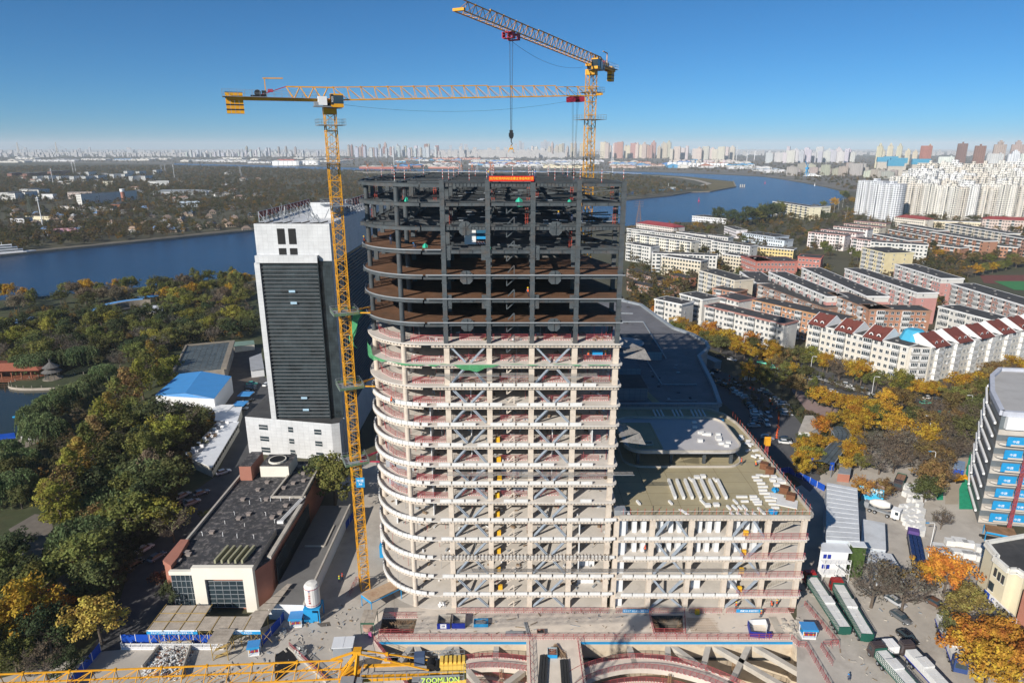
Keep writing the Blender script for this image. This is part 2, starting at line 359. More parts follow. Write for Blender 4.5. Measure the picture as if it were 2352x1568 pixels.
# ------------------------------------------------------------------ crowns
def leaf_quads(b,c,r,n,s,m=0,flat=1.0):
 cx,cy,cz=c
 for _ in range(n):
  z=U(-1,1);t=U(0,2*pi);q=sqrt(1-z*z)
  nx,ny,nz=q*cos(t),q*sin(t),z
  k=r*U(.72,1.08)
  px,py,pz=cx+nx*k,cy+ny*k,cz+nz*k*flat
  n_=Vector((nx+U(-.7,.7),ny+U(-.7,.7),nz+U(-.3,1.0))).normalized()
  a=n_.orthogonal().normalized();bb=n_.cross(a);an=U(0,pi)
  a2=(a*cos(an)+bb*sin(an))*s*U(.6,1.25);b2=(bb*cos(an)-a*sin(an))*s*U(.45,.9)
  p=Vector((px,py,pz))
  b.quad(tuple(p-a2),tuple(p-b2*.9),tuple(p+a2),tuple(p+b2),m)
def crown_mesh(kind,seed,detail=1.0):
 random.seed(seed);b=MB()
 if kind=='round':
  R0,H0,Z0=1.0,.80,1.25
  for i in range(int(58*detail)):
   z=U(-.75,1);t=U(0,2*pi);q=sqrt(max(0,1-z*z));k=U(.35,.92)
   lob=1+.34*sin(3*t+seed)*sin(2*z+seed)+.16*sin(5*t+z*4)
   leaf_quads(b,(R0*q*cos(t)*k*lob,R0*q*sin(t)*k*lob,Z0+H0*z*k),U(.15,.28),int(50*detail),.054/sqrt(detail)*1.0,flat=.75)
 elif kind=='tall':
  for i in range(int(50*detail)):
   h=U(0,1);rr=.62*sin(pi*min(1,.15+h*.9))**.7;t=U(0,2*pi);k=sqrt(U(.1,1))
   leaf_quads(b,(rr*cos(t)*k,rr*sin(t)*k,.5+2.0*h),U(.14,.26),int(40*detail),.058/sqrt(detail),flat=.9)
 elif kind=='willow':
  for i in range(int(26*detail)):
   z=U(.1,1);t=U(0,2*pi);q=sqrt(max(0,1-z*z));k=U(.4,.95)
   leaf_quads(b,(q*cos(t)*k,q*sin(t)*k,1.15+.75*z*k),U(.16,.26),int(30*detail),.055,flat=.7)
  for i in range(int(260*detail)):
   t=U(0,2*pi);k=sqrt(U(.25,1));x,y=k*cos(t),k*sin(t);z=1.25+.6*sqrt(max(0,1-k*k))*U(.6,1);l=U(.45,1.15)
   n=int(l/.09)
   for j in range(n):
    zz=z-j*.09;xx=x*(1+.06*j*.5)+U(-.02,.02);yy=y*(1+.06*j*.5)+U(-.02,.02);a=U(0,pi);s=.035
    b.quad((xx-s*cos(a),yy-s*sin(a),zz),(xx+s*cos(a),yy+s*sin(a),zz),(xx+s*.5*cos(a),yy+s*.5*sin(a),zz-.12),(xx-s*.5*cos(a),yy-s*.5*sin(a),zz-.12))
 elif kind=='sparse':
  for i in range(int(34*detail)):
   z=U(-.5,1);t=U(0,2*pi);q=sqrt(max(0,1-z*z));k=U(.4,.95)
   leaf_quads(b,(q*cos(t)*k,q*sin(t)*k,1.2+.8*z*k),U(.14,.24),int(13*detail),.045,flat=.8)
 elif kind=='conifer':
  for i in range(int(40*detail)):
   h=i/(40*detail);rr=.5*(1-h)+.04;
   for j in range(6):
    t=U(0,2*pi);leaf_quads(b,(rr*.7*cos(t),rr*.7*sin(t),.35+2.1*h),rr*.35+.05,int(7*detail),.06,flat=.6)
 elif kind=='shrub':
  for i in range(int(16*detail)):
   t=U(0,2*pi);k=U(0,.85)
   leaf_quads(b,(k*cos(t),k*sin(t),U(.25,.6)),U(.2,.34),int(34*detail),.085,flat=.8)
 me=b.mesh(kind+'_crown',m_leaf if kind!='sparse' else m_leaf);return me
def limbs(kind,seed,twigs=0):
 random.seed(seed);b=MB()
 top={'round':1.1,'tall':1.9,'willow':1.15,'sparse':1.0,'conifer':2.2,'shrub':.3}[kind];r=.055
 b.cyl((0,0,-.02),(.01,.01,top*.5),r,7,r2=r*.7,cap=False);b.cyl((.01,.01,top*.5),(0,0,top),r*.7,6,r2=r*.3,cap=False)
 if kind in('conifer','shrub'):return b.mesh(kind+'_trunk',m_bark)
 n=9 if not twigs else 15
 for i in range(n):
  t=2*pi*i/n+U(-.3,.3);z0=U(.35,.8)*top;l=U(.5,.85)
  if kind=='tall':l*=.6
  e=(cos(t)*l,sin(t)*l,z0+U(.25,.7));b.cyl((0,0,z0),e,r*.4,5,r2=r*.12,cap=False)
  for j in range(3 if not twigs else 5):
   f=U(.35,.9);p=Vector((0,0,z0)).lerp(Vector(e),f);a=t+U(-1.2,1.2);e2=p+Vector((cos(a)*U(.2,.45),sin(a)*U(.2,.45),U(.1,.4)))
   b.cyl(p,e2,r*.14,3,r2=r*.05,cap=False)
   if twigs:
    for k in range(twigs):
     p3=p.lerp(e2,U(.2,1));e3=p3+Vector((U(-.2,.2),U(-.2,.2),U(.02,.26)));b.cyl(p3,e3,.007,3,r2=.003,cap=False)
 return b.mesh(kind+'_trunk',m_bark)
CR={k:[crown_mesh(k,11*i+j,d)for i in range(n)]for j,(k,n,d)in enumerate([('round',6,1.0),('tall',4,1.0),('willow',3,1.0),('sparse',3,1.0),('conifer',2,1.0),('shrub',3,1.0)])}
TR={k:limbs(k,5)for k in CR};TR['sparse']=limbs('sparse',6,7)
random.seed(99)
KNAME={'round':'broadleaf_tree','tall':'poplar_tree','willow':'willow_tree','sparse':'bare_tree','conifer':'conifer_tree','shrub':'shrub'}
TCOL={'green':(.082,.09,.036),'dgreen':(.048,.062,.03),'olive':(.11,.115,.035),'ygreen':(.17,.165,.035),'gold':(.30,.185,.028),'orange':(.33,.15,.03),
  'rust':(.15,.105,.045),'brown':(.12,.095,.065),'grey':(.115,.105,.085),'willow':(.10,.125,.055),'pale':(.16,.16,.08)}
NTREE=[0]
def tree(x,y,kind,col,size,label,group=None,cat=None):
 nm=KNAME[kind]
 o=thing(nm,label,cat or('tree' if kind!='shrub' else 'shrub'),(x,y,0),U(0,6.28),group)
 c=TCOL[col]if isinstance(col,str)else col;f=U(1.15,1.8)
 c=(c[0]*f*U(.92,1.1),c[1]*f,c[2]*f)
 sxy=size*U(.9,1.1);sz=size*U(.9,1.1)*(.95 if kind!='tall' else .9)
 obj('crown',random.choice(CR[kind]),o,scale=(sxy*U(.82,1.15),sxy*U(.82,1.15),sz),color=c)
 obj('trunk' if kind!='shrub' else 'stem',TR[kind],o,scale=(sxy,sxy,sz))
 NTREE[0]+=1
 return o
# ------------------------------------------------------------------ masses of trees as stuff
HIDE=bpy.data.collections.new('tree_sources')
for i in range(4):
 me=crown_mesh('round' if i<3 else 'tall',300+i,.38);me.materials.clear();me.materials.append(m_wood)
 o=bpy.data.objects.new('crown_source',me);HIDE.objects.link(o)
def scatter(name,pts,smin,smax,zlift=0):
 me=bpy.data.meshes.new(name);me.from_pydata(pts,[],[])
 o=bpy.data.objects.new(name,me);COL.objects.link(o);stuff(o)
 ng=bpy.data.node_groups.new(name,'GeometryNodeTree')
 ng.interface.new_socket('Geometry',in_out='INPUT',socket_type='NodeSocketGeometry');ng.interface.new_socket('Geometry',in_out='OUTPUT',socket_type='NodeSocketGeometry')
 gi=ng.nodes.new('NodeGroupInput');go=ng.nodes.new('NodeGroupOutput')
 ip=ng.nodes.new('GeometryNodeInstanceOnPoints');ci=ng.nodes.new('GeometryNodeCollectionInfo')
 ci.inputs['Collection'].default_value=HIDE;ci.inputs['Separate Children'].default_value=True;ci.inputs['Reset Children'].default_value=True
 ip.inputs['Pick Instance'].default_value=True
 rv=ng.nodes.new('FunctionNodeRandomValue');rv.data_type='FLOAT_VECTOR';rv.inputs[0].default_value=(0,0,0);rv.inputs[1].default_value=(0,0,6.28)
 rs=ng.nodes.new('FunctionNodeRandomValue');rs.data_type='FLOAT'
 [s for s in rs.inputs if s.enabled][0].default_value=smin;[s for s in rs.inputs if s.enabled][1].default_value=smax
 L=ng.links.new
 L(gi.outputs[0],ip.inputs['Points']);L(ci.outputs[0],ip.inputs['Instance']);L(rv.outputs[0],ip.inputs['Rotation'])
 L([s for s in rs.outputs if s.enabled][0],ip.inputs['Scale']);L(ip.outputs[0],go.inputs[0])
 md=o.modifiers.new('scatter','NODES');md.node_group=ng
 return o
def inpoly(x,y,P):
 c=False;j=len(P)-1
 for i in range(len(P)):
  if(P[i][1]>y)!=(P[j][1]>y)and x<(P[j][0]-P[i][0])*(y-P[i][1])/(P[j][1]-P[i][1])+P[i][0]:c=not c
  j=i
 return c
# ================================================================== THE UNFINISHED TOWER
LEV=[3.9,8.34,12.95,17.4,21.9,26.3,30.4,34.5,38.9,43.3,47.5,51.6,56.0,60.2,64.3,68.9,73.4,78.1,82.4,86.7,90.1]
NC=14  # the first 14 levels have concrete slabs, the rest are bare steel
CXS=[-12.6,-4.4,3.8,12.1,20.1]
RC=[(-21.0,121.6),(-28.3,130.2)]  # round columns on the curve
ACX,ACY,AR=-16.5,133.5,13.6
def arc(r,a0,a1,n):return[(ACX+r*cos(R(a0+(a1-a0)*i/n)),ACY+r*sin(R(a0+(a1-a0)*i/n)))for i in range(n+1)]
def plan(off=0.0,ret=21.4):  # outline of a storey, off = outward offset
 f=119.9-off
 P=[(ret+off-.8,f),(ret+off-.2,f+.25),(ret+off,f+.9),(ret+off,129),(15+off,147),(15+off,176+off),(-30-off,176+off),(-30.1-off,134)]
 P+=arc(AR+off,180,270,14)
 return P
tw=thing('unfinished_tower','tall unfinished hospital block of cream columns and bare floors under a dark steel frame','building',(0,120,0))
for i,z in enumerate(LEV[:NC]):
 b=MB();b.prism(plan(),z-.22,z,0);part('floor_slab',b,m_slab,tw)
 b=MB()  # edge beam
 b.box(-15.5,20.9,120.35,120.7,z-.85,z-.222)
 pa=arc(AR-.45,180,266,12)
 for p,q in zip(pa,pa[1:]):b.beam((*p,z-.52),(*q,z-.52),.3,.6)
 b.box(20.6,20.9,120.71,129,z-.85,z-.222);part('edge_beam',b,m_cream,tw)
 b=MB()  # little brackets under the slab edge
 for k in range(52):x=-15+k*.69;b.box(x,x+.1,119.95,120.34,z-.5,z-.222)
 for k in range(26):
  a=R(182+k*3.3);b.beam((ACX+(AR-.25)*cos(a),ACY+(AR-.25)*sin(a),z-.36),(ACX+(AR-.02)*cos(a),ACY+(AR-.02)*sin(a),z-.36),.1,.26)
 stuff(part('brackets',b,m_cream,tw))
 b=MB()  # floor beams that run back into the building
 for x in CXS:b.box(x-.2,x+.2,121.35,146,z-.75,z-.222)
 for y in(129,137.2,145.4):b.box(-27,20,y-.2,y+.2,z-.7,z-.222)
 part('floor_beams',b,m_cream,tw)
# columns: the concrete storeys, then steel
for x in CXS:
 b=MB();b.box(x-.52,x+.52,120.72,121.6,-.4,60.2);part('column',b,m_cream,tw)
 b=MB();b.box(x-.42,x+.42,120.2,120.95,60.25,90.6 if x!=20.1 else 90.3);b.box(x-.62,x+.62,120.1,121,64.9,65.2)
 for z in LEV[14:]:b.box(x-.56,x+.56,120.12,121.0,z-1.5,z-1.42);b.box(x-.56,x+.56,120.12,121.0,z+.55,z+.63)
 part('steel_column',b,m_steel,tw)
for x,y in RC:
 part('round_column',MB().cyl((x,y,-.4),(x,y,60.2),.52,14),m_cream,tw)
 part('round_steel_column',MB().cyl((x,y,60.25),(x,y,90.4),.48,14),m_steel,tw)
for x,y in[(-20.6,129),(-12.6,129),(-4.4,129),(3.8,129),(12.1,129),(20.1,129),(-28.6,138),(-20.6,137.5),(-12.6,137.5),(-4.4,137.5),(3.8,137.5),(13.2,137.5),(-28.6,146),(-20.6,146),(-12.6,146),(-4.4,146),(3.8,146),(13.2,146),
    (-28.6,154.5),(-20.6,154.5),(-12.6,154.5),(-4.4,154.5),(3.8,154.5),(13.2,154.5),(-28.6,163),(-20.6,163),(-12.6,163),(-4.4,163),(3.8,163),(13.2,163),(-28.6,174),(-20.6,174),(-12.6,174),(-4.4,174),(3.8,174),(13.2,174)]:
 b=MB()
 if y<=130 and x<-15:b.cyl((x,y,-.4),(x,y,60.2),.5,10);part('round_column',b,m_cream,tw);part('round_steel_column',MB().cyl((x,y,60.25),(x,y,90.2),.46,10),m_steel,tw)
 else:
  if y<140:b.box(x-.45,x+.45,y-.45,y+.45,-.4,60.2);part('column',b,m_cream,tw)
  b=MB();b.box(x-.42,x+.42,y-.42,y+.42,60.25,90.2);part('steel_column',b,m_steel,tw)
# core and partition walls
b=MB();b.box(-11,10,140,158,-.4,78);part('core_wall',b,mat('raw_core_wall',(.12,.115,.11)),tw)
random.seed(4)
def wall_(x0,x1,y0,y1,z,h=3.3,m=m_white,n='partition_wall'):
 return part(n,MB().box(x0,x1,y0,y1,z+.003,z+h),m,tw)
H=lambda i:(LEV[i+1]-LEV[i]-.86)
for i in range(0,11):
 z=LEV[i];h=H(i)
 if i in(4,5,6,7,8,9):wall_(-16.5,-16.35,122.2,128.5,z,h)
 if i in(5,6,7,8,9,10):wall_(-8.4,-8.25,124,130,z,h)
 if i in(6,7,8):wall_(8.2,8.35,123.5,130,z,h)
 if i==8:wall_(16.1,16.25,121.5,128,z,h);wall_(13,16,128,128.2,z,h)
 if i==3:wall_(5.5,11,126.6,126.8,z,h)
 if i in(0,1):wall_(14.4,18,124,124.2,z,h)
 if i in(1,2,3):wall_(14.2,14.4,121.9,124,z,h)
 if i in(3,4):wall_(-25.2,-24.9,126.5,131.5,z,h);
 if i>4:wall_(-27.4,-20.5,132.3,132.5,z,h)
for i in range(0,13):
 z=LEV[i];h=H(i)
 for x0,x1 in((-20,-13.2),(-12,-4.9),(-4,3.3),(4.3,11.6),(12.6,19.5)):
  if rnd()<.22:wall_(x0,x1,130.0+U(0,3),133.5,z,h,m_conc,'inner_wall')
m_clut=mat('timber_clutter',(.22,.16,.11),var=.3)
for i in range(NC):
 z=LEV[i]+.004;b=MB();ht=LEV[i+1]-LEV[i]-.88
 for k in range(20):x,y=U(-26,20),U(123,128);b.box(x,x+.06,y,y+.06,z,z+ht,random.choice((0,2)))
 for k in range(34):
  x,y=U(-27,20),U(121.9,128);a=U(0,3);l=U(.2,1.1)
  if x<-20 and y<126:continue
  b.beam((x,y,z+.12),(x+l*cos(a),y+l*sin(a),z+.1+U(0,.25)),U(.08,.6),U(.08,.5),random.choice((0,0,1,1,3)))
 stuff(part('floor_clutter',b,[m_grey,m_clut,m_red,m_white],tw))
b=MB()
for x in CXS[:4]:
 for k in range(3):b.beam((x+1.2+k*2.4,121.8,LEV[8]),(x+1.2+k*2.4,121.8,LEV[9]-.9),.05)
stuff(part('hanging_cables',b,m_dark,tw))
# X braces in the second and fourth bays
for bx0,bx1 in((-12.6,-4.4),(3.8,12.1)):
 mid=(bx0+bx1)/2
 zs=[-.1]+LEV[:NC]
 for i in range(len(zs)-2):
  z0,z1=zs[i]+.1,zs[i+1]-.85
  down=(i%2==1)  # corners above to the middle below
  if i==13:continue
  for s in(-1,1):
   xc=bx0+.75 if s<0 else bx1-.75
   if down:p,q=(xc,121.1,z1),(mid+s*.5,121.1,z0+.1)
   else:p,q=(mid+s*.5,121.1,z1),(xc,121.1,z0+.1)
   b=MB();b.beam(p,q,.42,.07);b.beam(p,q,.07,.5)
   b.beam((p[0],p[1]+.18,p[2]),(q[0],q[1]+.18,q[2]),.07,.5);part('brace',b,m_brace,tw)
  if not down:part('gusset',MB().box(mid-1.1,mid+1.1,120.95,121.15,z1-.5,z1+.1),m_cream,tw)
 z0,z1=56.1,59.35
 for s in(-1,1):
  xc=bx0+.75 if s<0 else bx1-.75
  b=MB();b.beam((xc,121.1,z1),(mid+s*.5,121.1,z0+.1),.34,.36);part('brace',b,m_brace,tw)
 for z in(64.3,73.4,82.4):
  b=MB();o_=.55;w_,hh=1.15,1.25;zc=z-.45
  pts=[(-w_+o_,-hh),(w_-o_,-hh),(w_,-hh+o_),(w_,hh-o_),(w_-o_,hh),(-w_+o_,hh),(-w_,hh-o_),(-w_,-hh+o_)]
  b.poly([(mid+p[0],120.42,zc+p[1])for p in pts]);b.poly([(mid+p[0],120.55,zc+p[1])for p in reversed(pts)])
  for i in range(8):
   p,q=pts[i],pts[(i+1)%8];b.quad((mid+p[0],120.42,zc+p[1]),(mid+p[0],120.55,zc+p[1]),(mid+q[0],120.55,zc+q[1]),(mid+q[0],120.42,zc+q[1]))
  b.box(mid-.04,mid+.04,120.25,120.41,zc-hh+.1,zc+hh-.1);b.box(mid-w_+.1,mid+w_-.1,120.28,120.41,zc+.1,zc+.18)
  for s in(-1,1):b.beam((mid+s*.25,120.35,zc+.3),(mid+s*.9,120.35,zc+1.0),.08,.12)
  part('gusset_plate',b,m_steel2 if 'm_steel2' in globals()else m_steel,tw)
 for z in(68.9,78.1):
  for xc in(bx0+.85,bx1-.85):
   b=MB();b.box(xc-.42,xc+.42,120.42,120.55,z-1.9,z+.75);b.beam((xc-.3,120.38,z-.9),(xc+.3,120.38,z-1.6),.06,.1);part('gusset_plate',b,m_steel,tw)
# stair stringer stubs in the third bay
for i,z in enumerate([0.0]+LEV[:19]):
 nz=([0.0]+LEV)[i+1];m=m_steel if z>55 else m_cream
 b=MB();h=nz-z
 b.box(-1.1,-.9,121.2,121.4,nz-.86-h*.3,nz-.86);b.beam((-.95,121.3,nz-.8-h*.3),(.5,121.3,nz-.85),.14,.2)
 b.beam((-.8,121.3,z+.3),(.35,121.3,z+.2+h*.3),.14,.2);b.box(.3,.5,121.2,121.4,z+.02,z+.25+h*.3)
 part('stair_bracket',b,m,tw)
# white block parapets on the slab edge (levels 1 to 12)
blk=MB().box(-1.2,1.2,-.14,.14,0,.62).mesh('parapet_block',m_block)
blk2=MB().box(-.62,.62,-.14,.14,0,.62).mesh('parapet_block_short',m_block)
for i in range(12):
 z=LEV[i]+.004
 x1={11:17.3,10:14.6,8:18.0,9:14.2,7:17.2,6:16.5,5:17}.get(i,20.6);x=-12.2
 while x<x1-1.2:
  if i==11 and 4<x<6:pass
  if rnd()<.93 or i<5:part('parapet_block',blk,None,tw,loc=(x+1.2,120.1-120,z+U(-.0,.01)),scale=(U(.94,1.0),1,U(.94,1.03)))
  if i==8 and x>11.5:x+=1.0
  x+=2.62
 if i<11:
  for k in range(16):
   a=268-5.55*k-(1.5 if k else 0)
   part('parapet_block',blk2,None,tw,loc=(ACX+(AR-.2)*cos(R(a-1.3)),ACY-120+(AR-.2)*sin(R(a-1.3)),z),rz=R(a-1.3-90),scale=(.98,1,U(.97,1.03)))
  part('parapet_block',blk2,None,tw,loc=(-13.6,.1,z),scale=(1.9,1,1))
 if i in(2,):  # formwork clamps
  b=MB();x=-15
  while x<20.5:b.box(x,x+.07,119.75,120.45,z+.7,z+.86);b.box(x,x+.07,119.72,119.8,z-.25,z+.95);x+=.75
  b.box(-15,20.5,119.66,119.72,z+.2,z+.27);b.box(-15,20.5,119.66,119.72,z+.55,z+.62)
  stuff(part('formwork_clamps',b,mat('timber_clamps',(.16,.12,.09)),tw))
# red guard rails
def rail_mesh(L,h=1.2,mesh_m=m_redmesh):
 b=MB();n=max(1,round(L/1.9))
 for i in range(n+1):x=-L/2+i*L/n;b.box(x-.025,x+.025,-.025,.025,0,h)
 b.box(-L/2,L/2,-.02,.02,h-.05,h);b.box(-L/2,L/2,-.02,.02,h*.55,h*.55+.03)
 b.quad((-L/2,0,.2),(L/2,0,.2),(L/2,0,h-.05),(-L/2,0,h-.05),1)
 b.box(-L/2,L/2,-.025,.025,0,.14,2)
 return b.mesh('guard_rail',[m_red,mesh_m,m_kick])
RL={L:rail_mesh(L)for L in(7.0,3.3,4.5)}
def rail(x0,y0,x1,y1,z,par=tw,me=None,zs=1):
 L=hypot(x1-x0,y1-y0);k=min(RL,key=lambda q:abs(q-L))
 return part('guard_rail',me or RL[k],None,par,loc=((x0+x1)/2-par.location.x,(y0+y1)/2-par.location.y,z+.004-par.location.z),rz=atan2(y1-y0,x1-x0),scale=(L/k,1,zs))
for i in range(5,14):
 z=LEV[i]
 for j in range(4):
  if i<11 and rnd()<.12:continue
  x0,x1=CXS[j]+.7,CXS[j+1]-.7
  if i<10 and rnd()<.4:x1=x0+4.5+U(0,1.5)
  rail(x0,122.6+U(-.2,.3),x1,122.6+U(-.2,.3),z)
 pa=arc(AR-2.0,186,272,4)
 for p,q in zip(pa,pa[1:]):rail(*p,*q,z)
 if i>5:rail(19.3,122.8,20.4,128.5,z)
 rail(-19.6,121.8,-13.4,121.9,z)
# steel levels
def ibeam(b,p,q,h=.75,w=.32,ribs=0):
 P=Vector(p);Q=Vector(q)
 b.beam(P,Q,.05,h);dz=Vector((0,0,h/2));b.beam(P+dz,Q+dz,w,.05);b.beam(P-dz,Q-dz,w,.05)
 if ribs:
  n=int((Q-P).length/ribs);d=(Q-P).normalized();s=d.cross(Vector((0,0,1))).normalized()
  for i in range(1,n):c=P+(Q-P)*(i/n);b.beam(c-s*w*.45,c+s*w*.45,.05,h)
for i,z in enumerate(LEV[NC:]):
 top=i>=4
 for j in range(4):
  x0,x1=CXS[j]+.5,CXS[j+1]-.5
  b=MB();ibeam(b,(x0,120.55,z-.36),(x1,120.55,z-.36),.66,.36,ribs=(.62 if i in(4,)or(i==6 and j<3)else 2.1));part('steel_edge_beam',b,m_steel,tw)
 b=MB();pa=arc(AR-.35,181,269,22)
 for p,q in zip(pa,pa[1:]):ibeam(b,(*p,z-.36),(*q,z-.36),.66,.36,ribs=(.55 if i==4 else 0))
 ibeam(b,(-16.5,120.5,z-.42),(-13,120.55,z-.42),.8,.4);part('steel_edge_beam',b,m_steel,tw)
 b=MB();ibeam(b,(-29.8,134,z-.42),(-29.8,175,z-.42),.8,.4);part('steel_edge_beam',b,m_steel,tw)
 for x in CXS:  # primary beams to the back
  yb=174 if x<14 else 146
  b=MB();ibeam(b,(x,121,z-.4),(x if x<14 else 20.1,yb if x<14 else 129,z-.4),.7,.35)
  if x>14:ibeam(b,(20.1,129,z-.4),(14.0,146,z-.4),.7,.35)
  part('steel_floor_beam',b,m_steel,tw)
 for y in(129,137.5,146,154.5,163,174):
  b=MB();ibeam(b,(-29.5,y,z-.4),((20.1 if y<130 else 17 if y<138 else 14),y,z-.4),.7,.35,ribs=2.2);part('steel_floor_beam',b,m_steel,tw)
 b=MB();ibeam(b,(-20.8,122,z-.4),(-20.6,174,z-.4),.7,.35);ibeam(b,(-28.4,131,z-.4),(-28.6,174,z-.4),.7,.35)
 part('steel_floor_beam',b,m_steel,tw)
 # secondary joists, one part a bay
 for j in range(-2,4):
  xa=-29 if j==-2 else(-20.6 if j==-1 else CXS[j]);xb=-20.8 if j==-2 else CXS[j+1]
  if j>=0 or True:
   b=MB()
   y0=123.2 if j>=0 else 127
   ys=[y for y in[123.2,125.2,127.1,131.2,133.3,135.4,139.6,141.8,148.5,151,157,160,166,169,171.5]if y>y0-.1 and(xb<14 or y<130)]
   for y in ys:
    if top and rnd()<(.55 if i==6 else .25):continue
    if j<0 and y<130:
     b.beam((xa+3,y+U(-.5,.5),z-.3),(xb,y,z-.3),.22,.42);continue
    tilt=U(-.25,.25)if(i==5 and rnd()<.3)else 0
    ibeam(b,(xa,y,z-.28),(xb,y+tilt,z-.28+tilt*.5),.42,.22)
   if b.f:stuff(part('joists',b,m_steel,tw))
 if not top:  # profiled decking
  b=MB()
  if i<3:b.prism(plan(-.35),z-.02,z+.06)
  else:b.prism([(-13,120.3),(-13,174),(-29.7,174),(-29.8,134)]+arc(AR-.4,180,270,12),z-.02,z+.06)
  part('floor_decking',b,m_deck,tw)
  b=MB();pl=plan(-.02)
  for p,q in zip(pl[8:],pl[9:]):b.beam((*p,z+.06),(*q,z+.06),.08,.22)
  b.box(-16,21,119.95,120.05,z-.05,z+.17)if i<3 else b.box(-16,-13,119.95,120.05,z-.05,z+.17)
  part('edge_trim',b,m_grey,tw)
# untidy bracing and sagging members seen inside the open storeys
b=MB()
for _ in range(90):
 x,y=U(-4,19),U(124,160);z=random.choice(LEV[17:20])+U(.1,1.8)
 if x>14 and y>140:continue
 a=U(-.3,.3);l=U(2,7);b.beam((x,y,z),(x+l*cos(a),y+l*sin(a),z+U(-.8,.8)),U(.12,.3),U(.12,.35))
stuff(part('loose_steel',b,m_steel,tw))
b=MB()
for _ in range(40):  # steel plates and bundles lying on the joists
 x,y=U(-11,18),U(123,150);z=random.choice(LEV[18:20])+.05;b.box(x,x+U(.8,2.2),y,y+U(.6,1.6),z,z+.12)
stuff(part('loose_plates',b,m_grey,tw))
m_redlad=mat('red_ladder_paint',(.45,.08,.05),rough=.6);m_whpole=mat('white_pole',(.7,.68,.66))
lad=MB()
for sx in(-.22,.22):lad.box(sx-.03,sx+.03,-.03,.03,0,3.0)
for k in range(9):lad.box(-.22,.22,-.02,.02,.25+k*.33,.29+k*.33)
for k in range(4):
 for s in(-.4,.4):lad.beam((s*.55,0,.5+k*.7),(s,-.45,.5+k*.7),.03);
 lad.beam((-.4,-.45,.5+k*.7),(.4,-.45,.5+k*.7),.03)
ladm=lad.mesh('site_ladder',m_redlad)
LADS=[(-27.6,132,82.4),(-26.6,131,86.7),(-14.2,123.5,86.7),(-3.5,123.5,86.7),(3.0,123.5,86.7),(11.0,123.6,86.7),(18.9,127,86.7),(2.7,123,82.4),(10.9,123,78.1),(-20,123.8,86.7),(5.0,134,86.7),(18.9,123,82.4),(-11.4,123,82.4)]
for i,(x,y,z)in enumerate(LADS):
 o=obj('site_ladder',ladm,loc=(x,y,z+.05));tag(o,'red caged ladder fixed to a column of the dark steel frame','ladder','red ladders in the steel frame')
b=MB()
pol=MB().box(-.04,.04,-.04,.04,0,2.3).mesh('guard_post',stripemat('red_white_post',(.5,.08,.06),(.7,.68,.66),.6,ax=2))
k=0
for x in list(CXS)+[-21,-28.3,-8,16,0,8]:
 for y in(121.2,133,146,160)if x not in(0,8,-8)else(129,150):
  if x>14 and y>130:continue
  if x<-25 and y<130:continue
  stuff(part('guard_post',pol,None,tw,loc=(x+U(-.2,.2),y-120+U(-.2,.2),90.1)));k+=1
b=MB()
for k in range(9):
 x=-27+k*5.6;b.beam((x,121.5+U(0,9),91.6+U(0,.3)),(x+5.6,121.5+U(0,9),91.5+U(0,.3)),.025)
b.beam((-28.3,121.5,91.9),(20,121,92.0),.025);stuff(part('guard_wires',b,m_whpole,tw))
# ================================================================== PODIUM
PX=[21.9,29.45,37.65,45.65,53.7,61.2];PL=[3.65,8.31,12.81,17.51,22.7]
pod=thing('podium_block','unfinished five storey podium with pale green flat roof, right of the steel topped tower','building',(42,120,0))
RPL=[(22.2,119.8),(61.6,119.8),(62.3,120.2),(62.5,121),(62.5,162),(62.1,168),(60.5,174),(57.5,177.5),(54,178.5),(22.2,178.5)]
m_roofpod=mat('olive_roof_membrane',(.36,.31,.195),var=.1,scale=.2,dirt=(.30,.27,.19),dirt_amt=.5,dirt_scale=.12)
bricks(m_roofpod,6,5,.05,(.55,.5,.4),axis='xy',amt=.3)
for i,z in enumerate(PL):
 b=MB();b.prism(RPL,z-.22,z,0,1 if i==4 else 0);part('roof_slab' if i==4 else 'floor_slab',b,[m_slab,m_roofpod],pod)
 b=MB();b.box(22.2,61.9,120.2,120.55,z-.85,z-.222);b.box(61.7,62.1,120.56,165,z-.85,z-.222);part('edge_beam',b,m_cream,pod)
 b=MB()
 for k in range(56):x=22.6+k*.7;b.box(x,x+.1,119.85,120.19,z-.5,z-.222)
 stuff(part('brackets',b,m_cream,pod))
b=MB();pl=RPL
for p,q in zip(pl,pl[1:]):b.beam((*p,22.7+.35),(*q,22.7+.35),.35,.7)
part('roof_kerb',b,m_conc,pod)
for x in PX:
 part('column',MB().box(x-.5,x+.5,120.6,121.5,-.4,22.4),m_cream,pod)
 for y in(129,137.5):part('column',MB().box(x-.45,x+.45,y-.45,y+.45,-.4,22.4),m_cream,pod)
for y in(129,137.5,146,154.5,163):part('column',MB().box(61.2,62.0,y-.45,y+.45,-.4,22.4),m_cream,pod)
m_brickw=mat('red_brick_wall',(.27,.15,.11),var=.15,scale=2);bricks(m_brickw,.5,.25,.02,(.75,.72,.7),offset=.5)
